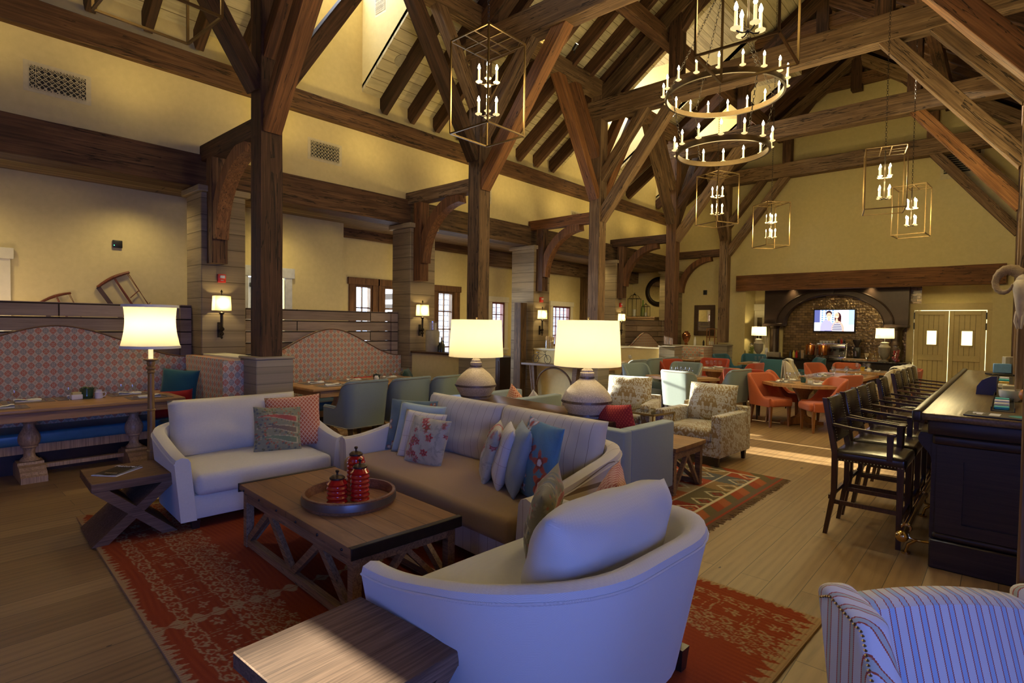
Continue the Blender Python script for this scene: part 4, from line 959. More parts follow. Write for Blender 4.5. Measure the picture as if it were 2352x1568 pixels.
# ---------------------------------------------------------------- dining chairs
def hostchair(name, label, cat, loc, rz, mat, legm, ht=.90, w=.58, d=.58, sweep=1.0, nails=True, hs=.46, armf=.60, group=None, rear_splay=.05):
    """dining armchair facing -Y: back panel whose sides sweep down to the arms"""
    t = thing(name, label, cat, loc, rz, group); path = upath(w, -d/2+.04, d/2, .09, n=5, na=12, nb=5); hts = []
    for x, y in path:
        q = (y+d/2)/d
        if sweep >= 1: h = armf+(ht-armf)*smooth01((q-.52)/.46)
        else: h = hs+.02+(ht-hs-.02)*smooth01((q-.22)/.80)**1.15
        hts.append(h)
    mb = MB(); lean = [.10*smooth01((y+d/2)/d*1.2-.2) for x, y in path]
    rail = shell(mb, path, hts, .34, .055, r=.03, lean=lean); mb.obj('backrest', mat, t)
    if nails: MB().tube(rail, .0045, 4).tube([(x, y, .35) for x, y in path], .0045, 4).obj('nailhead_trim', flat('pewter nailheads', (.45,.42,.36), .35, .9) if 'nh' not in M else M['nh'], t)
    MB().rbox(-w/2+.035, w/2-.035, -d/2-.02, d/2-.06, .34, hs, .035, 3, crown=.02).obj('seat', mat, t)
    for sx in (-1, 1):
        MB().taper(sx*(w/2-.05), -d/2+.05, 0, .35, .013, .013, .024, .024).obj('leg', legm, t)
        MB().taper(sx*(w/2-.07), d/2-.06+rear_splay, 0, .35, .013, .013, .024, .024, dy=-rear_splay).obj('leg', legm, t)
    return t
M['nh'] = flat('pewter nailheads', (.45,.42,.36), .35, .9)
GBC = 'grey blue dining armchairs with nailhead trim'
g0 = hostchair('dining_chair', 'grey blue nailhead armchair nearest the first post at the second booth table', 'chair', (-6.24, 3.98, 0), R(-90+2), F['bluegrey'], F['legdark'], .93)
dup(g0, (-6.20, 4.66, 0), R(-88), 'grey blue nailhead armchair in the middle of the second booth table'); dup(g0, (-6.10, 5.26, 0), R(-87), 'grey blue nailhead armchair farthest along the second booth table')
for (x, y, rz, lb) in ((-6.20, 10.75, -90, 'grey blue armchair nearest the third post, at the third booth table'), (-6.22, 11.55, -90, 'grey blue armchair in the middle of the third booth table'), (-6.22, 12.35, -90, 'grey blue armchair beside the fourth post at the third booth table'),
                      (-5.10, 9.50, 75, 'grey blue armchair on the left of the square table in front of the fourth post'), (-3.98, 8.86, 168, 'grey blue armchair with its back square to the camera'),
                      (-3.72, 9.90, -100, 'grey blue armchair on the right of the square table, turned to the left'), (-4.86, 10.55, 0, 'grey blue armchair on the far side of the square table')):
    dup(g0, (x, y, 0), R(rz), lb)
RD = 'red dining chairs'
r0 = hostchair('dining_chair', 'brick red armchair with its back to the camera beyond the damask armchair', 'chair', (-3.63, 10.55, 0), R(196), F['red'], F['legdark'], .90, nails=False, armf=.62, w=.62)
for (x, y, rz, lb) in ((-5.55, 11.9, 70, 'small-looking red armchair beside the fourth post'), (-5.25, 13.0, 0, 'red armchair facing the camera at the table by the fourth post'), (-4.25, 12.3, -95, 'orange red armchair behind the brick red one, turned left')):
    dup(r0, (x, y, 0), R(rz), lb)
c0 = hostchair('dining_chair', 'coral armless chair at the left front of the octagonal table', 'chair', (-2.99, 9.97, 0), R(62), F['coral'], F['legwarm'], .87, .50, .52, sweep=0, nails=False)
for (x, y, rz, lb) in ((-2.20, 9.93, -52-0, 'coral armless chair at the right front of the octagonal table'), (-3.02, 10.86, 122-20, 'coral armless chair at the left back of the octagonal table'), (-2.18, 10.95, -118+0, 'coral armless chair at the right back of the octagonal table'),
                      (-3.10, 13.95, 60, 'coral chair on the left of the farthest table'), (-2.75, 14.5, 4, 'coral chair facing the camera at the farthest table'), (-1.55, 12.95, -100, 'rosy coral chair beside the throw-covered striped chair'), (-1.62, 13.85, -60, 'orange chair with a folded white napkin, right of the farthest table')):
    dup(c0, (x, y, 0), R(rz), lb)
t0 = hostchair('dining_chair', 'teal armchair square to the camera in front of the coffee bar', 'chair', (-4.05, 14.0, 0), R(180), F['teal'], F['legdark'], .92, .58, .56, nails=False)
for (x, y, rz, lb) in ((-5.62, 15.1, 75, 'dark teal chair farthest left by the recess'), (-5.25, 15.75, 0, 'teal chair facing the camera by the left recess lamp'), (-3.72, 15.35, -60, 'teal chair half hidden behind the striped armchair')):
    dup(t0, (x, y, 0), R(rz), lb)
ST = stripes('cream and tan striped upholstery', (.60,.52,.36), [(.5, .16, (.36,.26,.13))], 0, .07)
s0 = hostchair('dining_chair', 'cream and tan striped armchair left of the far rectangular table, a towel over it', 'chair', (-3.12, 12.55, 0), R(100), ST, F['legdark'], .98, .62, .62, nails=False)
s1 = dup(s0, (-1.72, 11.65, 0), R(-96), 'cream and tan striped armchair right of the far rectangular table'); s2 = dup(s0, (-1.66, 12.30, 0), R(-96), 'second striped armchair on the right side, covered by a pale throw')
def throw(x, y, rz, label, w=.34, d=.30, h=.985):
    mb = MB(); rows = []
    prof = [(-.11, .56), (-.10, .80), (-.085, h-.01), (-.03, h+.022), (.03, h+.022), (.085, h-.01), (.105, .72), (.115, .50)]
    for k, (a, z) in enumerate(prof): rows.append([(-w/2+w*i/8, a+.012*math.sin(i*1.9+k*.3), z+.01*math.sin(i*1.3)) for i in range(9)])
    mb.sheet(rows, True); o = mb.obj('throw', M['linen'], None, (x, y, 0), (0, 0, R(rz))); md = o.modifiers.new('thick', 'SOLIDIFY'); md.thickness = .008; return tag(o, label, 'throw')
throw(-3.42, 12.52, 100, 'white towel draped over the striped armchair on the left', .30)
throw(-1.36, 12.28, -96, 'pale throw draped over the striped armchair at the right', .55)
throw(-1.42, 11.66, -96, 'cream throw folded over the nearer right striped armchair', .30)
# ---------------------------------------------------------------- tables
TP = boards('honey table boards', (.50,.28,.12), (.42,.23,.095), .16, 0, 1, .008, .35, mortar=(.20,.11,.05), len_=6, bmp=.15)
F['apron'] = wood('honey oak apron', (.36,.19,.08), (.46,.25,.11), (.52,.30,.14), 2, .45, 0, bmp=.1, axis=1)
TL = wood('pale oak pedestal', (.36,.21,.11), (.52,.33,.18), (.62,.43,.26), 2, .4, 0, bmp=.2, axis=2)
def baluster(t, x, y, h=.70, wide=.36, sc=1.0):
    MB().lathe([(.05, .17), (.085, .18), (.07, .20), (.05, .22), (.043, .27), (.055, .31), (.072, .318), (.066, .33), (.085, .355), (.094, .40), (.088, .44), (.062, .49), (.045, .53), (.045, .56), (.062, .575), (.064, .59), (.055, .60), (.066, .62), (.066, h-.0)], (x, y, 0), 22).obj('baluster', TL, t)
    f = MB(); pr = [(-wide, 0), (-wide, .06), (-wide+.03, .075), (-wide+.05, .10), (-wide+.09, .115), (-wide+.12, .14), (-.10, .15), (-.09, .175), (.09, .175), (.10, .15), (wide-.12, .14), (wide-.09, .115), (wide-.05, .10), (wide-.03, .075), (wide, .06), (wide, 0)]
    f.prism([(x+a*sc, b) for a, b in pr], y-.105, y+.105, 'y'); f.obj('foot', TL, t)
def booth_table(label, x, y, L, w=.72, h=.76):
    t = thing('dining_table', label, 'table', (x, y, 0), 0)
    MB().rbox(-w/2, w/2, -L/2, L/2, h-.038, h, .012, 3).obj('tabletop', TP, t); a = MB()
    for s in (-1, 1): a.box(s*(w/2-.07)-.012, s*(w/2-.07)+.012, -L/2+.14, L/2-.14, h-.13, h-.038); a.box(-w/2+.07, w/2-.07, s*(L/2-.15)-.012, s*(L/2-.15)+.012, h-.13, h-.038)
    a.obj('apron', F['apron'], t)
    for s in (-1, 1): baluster(t, .0, s*.46 if L < 2 else s*(L/2-.62), h-.05, .30)
    MB().box(-.03, .03, -.46, .46, .085, .125).obj('stretcher', TL, t); return t
booth_table('long honey wood table with turned pedestals at the nearest booth', -7.50, 1.42, 1.72, .90)
booth_table('long table at the second booth between the first two posts', -7.22, 4.72, 2.05, .92)
booth_table('long table at the third booth beyond the half-round console', -7.0, 11.5, 2.2)
booth_table('small booth table against the far low wall', -6.6, 15.1, 1.5)
def ped_table(name, label, loc, rz, w, d, h, oct_=0):
    t = thing(name, label, 'table', loc, rz); c = oct_
    poly = [(-w/2+c, -d/2), (w/2-c, -d/2), (w/2, -d/2+c), (w/2, d/2-c), (w/2-c, d/2), (-w/2+c, d/2), (-w/2, d/2-c), (-w/2, -d/2+c)] if c else [(-w/2, -d/2), (w/2, -d/2), (w/2, d/2), (-w/2, d/2)]
    MB().prism(poly, h-.045, h, 'z').obj('tabletop', TP, t)
    PW = F['legwarm'] if oct_ else TL
    MB().lathe([(.09, .12), (.10, .14), (.07, .18), (.06, .25), (.065, .40), (.10, .52), (.16, .60), (.17, h-.045)], n=20).obj('pedestal', PW, t)
    for k in range(4):
        f = MB().prism([(.05, .02), (.05, .16), (.16, .12), (.26, .06), (.34, .055), (.34, 0), (.26, 0)], -.06, .06, 'y', M=Matrix.Rotation(PI/2*k+PI/4*(1 if oct_ else 0), 4, 'Z')); f.obj('foot', PW, t)
    return t
ped_table('dining_table', 'square table among the grey blue armchairs', (-4.42, 9.62, 0), R(-28), .92, .92, .74)
ped_table('dining_table', 'octagonal honey wood table among the coral chairs', (-2.60, 10.42, 0), R(-3), 1.18, 1.18, .72, .30)
ped_table('dining_table', 'rectangular table between the striped armchairs', (-2.42, 12.25, 0), R(-3), 1.0, 1.5, .74)
ped_table('dining_table', 'round-cornered table near the coffee bar', (-2.35, 14.1, 0), 0, 1.15, .8, .74, .12)
ped_table('dining_table', 'small table by the red armchairs beside the fourth post', (-4.85, 12.15, 0), 0, .85, .85, .74)
ped_table('dining_table', 'small table between the teal chairs', (-4.75, 15.0, 0), 0, .9, .8, .74)
# ---------------------------------------------------------------- booths
def booth(i, y0, y1, xb, zlow, zhigh, yc, bw, label, ret=None, seatw=.55, vinyl=None):
    t = thing('booth_bench', label, 'bench', (0, 0, 0)); n = 60; prof = []
    for k in range(n+1):
        y = y0+(y1-y0)*k/n; q = max(0, 1-abs(y-yc)/bw); prof.append((y, zlow+(zhigh-zlow)*smooth01(q)))
    poly = prof+[(y1, .40), (y0, .40)]
    MB().prism(poly, xb-.07, xb, 'x').obj('backrest', F['booth_x'], t)
    MB().tube([(xb+.002, y, z) for y, z in prof], .009, 6).obj('welt', F['piping'], t)
    m = (y0+y1)/2; 
    for a, b in ((y0, m-.004), (m+.004, y1)): MB().rbox(xb, xb+seatw, a, b, .33, .46, .035, 4).obj('seat_cushion', F['teal_vinyl'], t)
    MB().box(xb, xb+seatw-.04, y0, y1, .24, .33).obj('seat_rail', TL, t)
    MB().box(xb, xb+seatw-.22, y0, y1, .0, .24).obj('plinth', F['legdark'], t)
    if ret:
        x1, zr = ret
        MB().rbox(xb, x1, y1-.14, y1, .36, zr, .012, 2).obj('side_back', F['booth_y'], t)
        MB().rbox(x1-.002, x1+.022, y1-.30, y1+.02, .02, zr+.012, .01, 2).obj('side_end_panel', F['booth_x'], t)
        MB().rbox(xb+seatw, x1, y1-.62, y1-.14, .33, .46, .035, 4).obj('side_seat_cushion', F['teal_vinyl'], t)
        MB().box(xb+seatw, x1-.04, y1-.56, y1-.14, .0, .33).obj('side_plinth', F['legdark'], t)
    return t
booth(0, -1.4, 2.74, -8.05, 1.17, 1.56, 1.28, 1.35, 'patterned camelback booth bench at the far left of the picture', ret=(-6.42, 1.19))
booth(1, 3.22, 6.10, -8.05, 1.08, 1.53, 4.72, 1.30, 'patterned camelback booth bench between the first two posts')
booth(2, 13.35, 16.1, -8.05, 1.03, 1.45, 15.0, 1.1, 'patterned camelback booth bench under the mirror side, far down the aisle')
t = thing('booth_bench', 'patterned bench against the farthest low wall', 'bench', (0, 0, 0))
MB().rbox(-7.7, -6.62, 15.98, 16.26, .40, 1.04, .012, 2).obj('backrest', F['booth_y'], t); MB().rbox(-6.62, -6.52, 15.6, 16.26, .02, 1.04, .01, 2).obj('side_end_panel', F['booth_x'], t)
MB().rbox(-7.7, -6.62, 15.5, 15.98, .33, .46, .035, 3).obj('seat_cushion', F['teal_vinyl'], t); MB().box(-7.7, -6.62, 15.6, 15.98, 0, .33).obj('plinth', F['legdark'], t)
for args in (('throw_pillow', .44, .42, .14, F['tealcush'], 'teal pillow on top of a red one at the corner of the nearest booth', -7.62, 2.36, .62, 48, -10, 4), ('throw_pillow', .50, .34, .14, F['redcush'], 'red pillow under the teal one at the corner of the nearest booth', -7.55, 2.28, .455, 52, -14, -6),
             ('throw_pillow', .36, .34, .12, F['redcush'], 'red pillow at the near end of the second booth', -7.86, 3.62, .46, -88, -14, 0), ('throw_pillow', .34, .32, .12, F['redcush'], 'red pillow in the middle of the second booth', -7.86, 5.12, .46, -88, -14, 0), ('throw_pillow', .44, .42, .14, F['greencush'], 'dark green pillow at the far end of the second booth', -7.55, 5.92, .46, 130, -14, 0)):
    lp(*args[:7+4], *args[11:], seed=len(args[5]))
# ---------------------------------------------------------------- bar
BK = wood('near black bar wood', (.010,.006,.005), (.022,.013,.010), (.040,.024,.018), 1.5, .35, 0, bmp=.3, spec=.5)
BT = wood('worn brown bar top', (.05,.03,.014), (.105,.066,.03), (.17,.11,.05), 1.2, .30, .3, bmp=.4, spec=.6, axis=1)
t = thing('bar_counter', 'long black panelled bar with a worn brown top', 'bar', (0, 0, 0))
BY0, BY1 = 4.74, 10.4
MB().rbox(-.46, .48, BY0, BY1, 1.03, 1.08, .012, 2).obj('counter_top', BT, t)
MB().rbox(-.485, -.43, BY0-.02, BY1+.02, 1.015, 1.098, .014, 3).obj('bar_rail_edge', BK, t)
b = MB().box(-.345, .46, BY0+.10, BY1-.06, .0, 1.03); b.rbox(-.40, .48, BY0+.045, BY1, .93, 1.03, .012, 2); b.rbox(-.375, .47, BY0+.07, BY1, .86, .93, .02, 3)
b.rbox(-.372, .47, BY0+.065, BY1, .0, .20, .008, 1); b.rbox(-.36, .46, BY0+.08, BY1, .20, .25, .02, 3)
for y in [BY0+.10+1.1*k for k in range(6)]: b.box(-.375, -.34, y, y+.12, .2, .9)
b.obj('body', BK, t)
p = MB(); p.box(-.345, -.20, BY0+.082, BY0+.10, .25, .86).box(.30, .46, BY0+.082, BY0+.10, .25, .86).box(-.20, .30, BY0+.082, BY0+.10, .25, .33).box(-.20, .30, BY0+.082, BY0+.10, .76, .86); p.obj('end_panel', BK, t)
for y in [BY0+.12+1.1*k for k in range(6)]:
    c = MB(); pr = []
    for k in range(13): q = k/12; pr.append((-.375-.07*(1-q)**.6-.022*math.sin(q*PI*2), .93-.22*q))
    c.prism(pr+[(-.35, .71), (-.35, .93)], y, y+.08, 'y'); c.obj('bracket', BK, t)
BR = flat('polished brass', (.62,.40,.14), .18, 1.0)
t = thing('foot_rail', 'polished brass foot rail along the front of the bar', 'rail', (0, 0, 0))
MB().tube([(-.52, BY0+.03, .19), (-.52, BY1-.1, .19)], .024, 14).obj('tube', BR, t); MB().ball((-.52, BY0+.02, .19), .042, 14).obj('end_ball', BR, t)
for y in [BY0+.25+1.1*k for k in range(5)]:
    MB().tube([(-.52, y, .0), (-.52, y, .012)], .03, 12).tube([(-.52, y, .01), (-.505, y, .07), (-.46, y, .11), (-.38, y, .115)], .011, 8).tube([(-.52, y, .165), (-.505, y, .12), (-.47, y, .11)], .011, 8).torus((-.52, y, .19), .028, .008, 16, 6, M=Matrix.Translation((-.52, y, .19)) @ Matrix.Rotation(PI/2, 4, 'X') @ Matrix.Translation((.52, -y, -.19))).obj('bracket', BR, t)
def stool(label, y, x=-.80, rz=90):
    t = thing('bar_stool', label, 'bar stool', (x, y, 0), R(rz)); W2 = .235
    LW = F['legwood'] if 'legwood' in F else F.setdefault('legwood', wood('dark polished stool wood', (.02,.009,.006), (.05,.022,.013), (.10,.045,.025), 3, .28, 0, bmp=.2, axis=2, spec=.6))
    for s in (-1, 1):
        MB().taper(s*W2, -.23, 0, .62, .016, .016, .022, .022).obj('leg', LW, t)
        MB().taper(s*W2, .26, 0, .35, .015, .015, .019, .019, dy=-.055).taper(s*W2, .205, .35, .66, .019, .019, .021, .021, dy=0).taper(s*W2, .205, .66, 1.09, .021, .021, .016, .016, dy=.085).obj('leg', LW, t)
        a = MB(); pts = [(s*W2, .225, .885), (s*(W2+.018), .10, .872), (s*(W2+.028), -.05, .862), (s*(W2+.028), -.16, .855)]
        for p_, q_ in zip(pts, pts[1:]): a.bar(p_, q_, .040, .020)
        a.rbox(s*(W2+.028)-.032, s*(W2+.028)+.032, -.20, -.14, .845, .868, .009, 2); a.taper(s*(W2+.012), -.16, .655, .85, .016, .018, .017, .020); a.obj('armrest', LW, t)
    st = MB()
    for z, dy in ((.22, .0), ): st.bar((-W2, -.23, z), (W2, -.23, z), .022, .034)
    for s in (-1, 1): st.bar((s*W2, -.23, .27), (s*W2, .225, .27), .020, .032)
    st.bar((-W2, .235, .30), (W2, .235, .30), .02, .032); st.obj('stretcher', LW, t)
    MB().rbox(-.255, .255, -.265, .215, .60, .685, .024, 3, crown=.018).obj('seat', F['leather'], t)
    Mx = Matrix.Translation((0, .248, .90)) @ Matrix.Rotation(R(-11), 4, 'X')
    MB().rbox(-.222, .222, -.022, .022, -.165, .19, .014, 2, M=Mx).obj('backrest', F['leather'], t)
    nl = nailrow([(-.258, -.24, .615), (-.258, .20, .615)], .022, .005); n2 = nailrow([(.258, -.24, .615), (.258, .20, .615)], .022, .005)
    for q in ([(-.205, -.024, -.15), (-.205, -.024, .175)], [(.205, -.024, -.15), (.205, -.024, .175)], [(-.205, .024, -.15), (-.205, .024, .175)], [(.205, .024, -.15), (.205, .024, .175)]):
        q2 = nailrow([tuple(Mx @ Vector(v)) for v in q], .022, .005); n2.v, n2.f, n2.sm, n2.mi = n2.v+q2.v, n2.f+[[k+len(n2.v) for k in f_] for f_ in q2.f], n2.sm+q2.sm, n2.mi+q2.mi
    n2.v, n2.f, n2.sm, n2.mi = n2.v+nl.v, n2.f+[[k+len(n2.v) for k in f_] for f_ in nl.f], n2.sm+nl.sm, n2.mi+nl.mi
    n2.obj('nailhead_trim', M['nh'], t); return t
SY = [5.26, 5.87, 6.39, 6.86, 7.68, 8.72, 9.26, 9.80, 10.36]
ST0 = stool('dark leather bar stool nearest the camera, first of the nine at the bar', SY[0])
for y, o in zip(SY[1:], ('second', 'third', 'fourth', 'fifth', 'sixth', 'seventh', 'eighth', 'ninth and farthest')): dup(ST0, (-.80, y, 0), R(90), f'dark leather bar stool, {o} of the nine along the bar')
# ---------------------------------------------------------------- pendants and chandelier
GF = flat('aged gilt iron bar', (.20,.13,.055), .38, 1.0)
def candle(parent, x, y, z, h=.10, r=.0105, full=True):
    c = MB().lathe([(.001, z-.012), (.018, z-.010), (.030, z-.002), (.031, z+.002), (.014, z+.006), (r+.001, z+.02), (r, z+.022), (r, z+h), (.001, z+h)], (x, y, 0), 10).obj('candle', M['candle'], parent)
    MB().lathe([(.004, 0), (.012, .014), (.013, .024), (.008, .042), (.001, .058)], (x, y, z+h), 8).obj('bulb', M['bulb'], c)
def chain(mb, p, q, link=.035, r=.0028):
    p = Vector(p); q = Vector(q); L = (q-p).length; n = max(1, int(L/link)); d = (q-p).normalized()
    rot = Vector((0,0,1)).rotation_difference(d).to_matrix().to_4x4()
    for k in range(n):
        c = p+d*(k+.5)*link; Mx = Matrix.Translation(c) @ rot @ Matrix.Rotation(PI/2*(k % 2), 4, 'Z') @ Matrix.Rotation(PI/2, 4, 'X') @ Matrix.Diagonal((.62, 1.15, 1, 1))
        mb.torus((0,0,0), .019, r, 8, 4, M=Mx)
def pendant(label, x, y, zb, rz, w=.46, h=.80, ztop=7.4, pw=84):
    t = thing('pendant_lantern', label, 'lantern', (x, y, zb), rz); a = w/2; f = MB(); b = .013
    for z in (0, h):
        for s in (-1, 1): f.bar((-a, s*a, z), (a, s*a, z), b, b); f.bar((s*a, -a, z), (s*a, a, z), b, b)
    for sx in (-1, 1):
        for sy in (-1, 1): f.bar((sx*a, sy*a, 0), (sx*a, sy*a, h), b, b)
    for s in (-1, 1): f.bar((-a, s*a*.25, h), (a, s*a*.25, h), b*.8, b*.8); f.bar((s*a*.25, -a, h), (s*a*.25, a, h), b*.8, b*.8)
    ztop = zc(x)-.03
    f.obj('frame', GF, t)
    s_ = MB().tube([(0, 0, .16), (0, 0, h+.02)], .007, 8)
    for z in (.17, .45):
        for k in range(4):
            an = PI/4+PI/2*k; s_.tube([(0, 0, z), (.035*math.cos(an), .035*math.sin(an), z-.012), (.065*math.cos(an), .065*math.sin(an), z-.008), (.078*math.cos(an), .078*math.sin(an), z+.008)], .005, 6)
        s_.ball((0, 0, z), .014, 8)
    s_.obj('stem', M['iron'], t)
    for z in (.18, .46):
        for k in range(4): an = PI/4+PI/2*k; candle(t, .078*math.cos(an), .078*math.sin(an), z)
    c = MB(); chain(c, (0, 0, h+.02), (0, 0, ztop-zb)); c.obj('chain', M['iron'], t)
    light('pendant_light', 'POINT', (x, y, zb+.40), pw, WARM2, .14)
    return t
pendant('open box lantern hanging at the top left corner, only its lower edge in view', -3.42, .98, 3.27, R(2), pw=14)
pendant('open box lantern hanging in front of the second post', -3.50, 3.56, 3.32, R(0), pw=24)
pendant('open box lantern cut off by the top edge beside the chandelier', -1.22, 3.45, 3.25, R(3), pw=10)
pendant('open box lantern right of the hall, the nearer of two overlapping', -1.31, 8.95, 3.24, R(12))
pendant('open box lantern right of the hall, the farther of two overlapping', -1.28, 11.42, 3.22, R(-4))
pendant('open box lantern hanging just below the chandelier', -3.62, 9.05, 3.32, R(-22))
pendant('small-looking open box lantern against the far wall', -3.42, 11.15, 3.18, R(-40))
t = thing('chandelier', 'two-tiered iron ring chandelier with dozens of candle bulbs', 'chandelier', (-2.42, 6.15, 0), R(7))
for z, r, n in ((4.17, .61, 18), (3.55, .48, 14)):
    MB().lathe([(r-.012, z-.0), (r+.012, z-.0), (r+.012, z+.055), (r-.012, z+.055), (r-.012, z)], n=72).obj('ring', flat('dark bronze ring', (.09,.06,.03), .4, .9) if 'ringm' not in M else M['ringm'], t)
    for k in range(n): an = 2*PI*k/n; candle(t, (r+.028)*math.cos(an), (r+.028)*math.sin(an), z+.062, .095)
for k in range(4):
    c = MB(); an = PI/4+PI/2*k; p1 = (.61*math.cos(an), .61*math.sin(an), 4.225); p2 = (.48*math.cos(an), .48*math.sin(an), 3.60)
    chain(c, p1, (0, 0, 5.45)); chain(c, p2, (.61*math.cos(an), .61*math.sin(an), 4.17)); c.obj('chain', M['iron'], t)
c = MB(); chain(c, (0, 0, 5.45), (0, 0, zc(-2.42)-.03)); c.obj('chain', M['iron'], t)
MB().lathe([(.001, 5.42), (.02, 5.43), (.02, 5.47), (.001, 5.48)], n=12).obj('hub', M['iron'], t)
for an in range(4): light('chandelier_light', 'POINT', (-2.42+.5*math.cos(an*PI/2), 6.15+.5*math.sin(an*PI/2), 4.45), 34, WARM2, .4)
light('chandelier_light', 'POINT', (-2.42, 6.15, 3.42), 44, WARM2, .45)
# spot heads clipped on purlins, round ceiling speaker
for x, y, z, lb in ((-5.95, 7.05, 6.56, 'small black spotlight on the purlin left of the brace'), (-5.95, 8.25, 6.56, 'small black spotlight on the purlin right of the brace'), (-5.95, 12.2, 6.56, 'small black spotlight against a bright dormer')):
    t = thing('spotlight', lb, 'spotlight', (x, y, z)); MB().tube([(0, 0, -.06), (0, 0, .02)], .012, 8).obj('mount', M['black'], t)
    h = MB(); h.tube([(-.03, 0, .0), (.05, 0, .09)], .035, 12); h.obj('head', M['black'], t); MB().tube([(.05, 0, .09), (.054, 0, .095)], .028, 12).obj('lens', emissive('spot lens', (1,.9,.7), 4), t)
sp = MB().lathe([(.001, 0), (.11, 0), (.11, .012), (.001, .012)], n=28).obj('ceiling_speaker', flat('grey speaker grille', (.34,.30,.2), .8)); sp.location = (-7.42, 5.56, zc(-7.42)-.014); sp.rotation_euler = (0, -math.atan(SL), 0); tag(sp, 'round grey speaker set flush in the sloped ceiling', 'speaker')
# ---------------------------------------------------------------- wall grilles
GR = flat('grille plate', (.60,.52,.32), .7); 
def grille(label, w, h, Mx, depth=.012, louv=False):
    t = thing('air_grille', label, 'vent', (0,0,0)); t.matrix_world = Mx      # local: plate in the XZ plane facing -Y
    MB().box(-w/2, w/2, .0, .004, -h/2, h/2).obj('plate', GR, t)
    MB().box(-w*.42, w*.42, -.003, .0, -h*.38, h*.38).obj('dark_core', M['black'], t)
    g = MB(); W2, H2 = w*.42, h*.38
    if louv:
        n = 14
        for k in range(n+1): z = -H2+2*H2*k/n; g.box(-W2, W2, -.010, -.002, z-.006, z+.006)
    else:
        nx = 9; nz = 5; cx = 2*W2/nx; cz = 2*H2/nz; r = min(cx, cz)
        for i in range(nx+1): g.box(-W2+i*cx-.0022, -W2+i*cx+.0022, -.007, -.002, -H2, H2) if i in (0, 1, nx-1, nx) else None
        for j in range(nz+1): g.box(-W2, W2, -.007, -.002, -H2+j*cz-.0022, -H2+j*cz+.0022) if j in (0, nz) else None
        s_ = cx*.75
        for i in range(-nz, nx+nz):
            for d in (-1, 1):
                pts = []
                x0 = -W2+i*cx
                a = Vector((x0, -.006, -H2)); b_ = Vector((x0+d*2*H2, -.006, H2)); u0 = 0; u1 = 1
                for lim, sg in ((-W2, 1), (W2, -1)):
                    fa = (a.x-lim)*sg; fb = (b_.x-lim)*sg
                    if fa < 0 and fb < 0: u0 = 2
                    elif fa < 0: u0 = max(u0, fa/(fa-fb))
                    elif fb < 0: u1 = min(u1, fa/(fa-fb))
                if u1-u0 > .03: g.bar(a.lerp(b_, u0), a.lerp(b_, u1), .0055, .004, up=(0,1,0))
        for i in range(nx):
            for j in range(nz): g.lathe([(.008, 0), (.013, 0), (.013, .003), (.008, .003), (.008, 0)], (0,0,0), 8, M=Matrix.Translation((-W2+(i+.5)*cx, -.003, -H2+(j+.5)*cz)) @ Matrix.Rotation(PI/2, 4, 'X'))
        for i in range(nx*2):
            for z in (-H2-.0, H2): g.box(-W2+i*cx/2, -W2+i*cx/2+.012, -.006, -.002, z-.012, z+.012)
    g.obj('lattice', GR, t); return t
def wallM(x, y, z, face):   # face: '+x', '-y'
    if face == '+x': return Matrix.Translation((x, y, z)) @ Matrix.Rotation(PI/2, 4, 'Z')
    return Matrix.Translation((x, y, z))
grille('cream lattice air grille nearest on the upper left wall', .60, .33, wallM(WL+.001, 1.32, 4.28, '+x'))
grille('cream lattice air grille right of the first timber post', .58, .33, wallM(WL+.001, 4.59, 4.29, '+x'))
grille('lattice air grille half hidden by the third aisle tie', .58, .33, wallM(WL+.001, 8.05, 4.28, '+x'))
grille('lattice air grille above the fourth aisle tie', .58, .33, wallM(WL+.001, 11.4, 4.28, '+x'))
grille('upright lattice grille on the cheek of the nearest dormer', .30, .46, Matrix.Translation((-7.55, 5.249, 6.72)))
grille('louvred grille high on the far gable', .8, 1.0, Matrix.Translation((-.95, 16.895, 5.75)), louv=True)
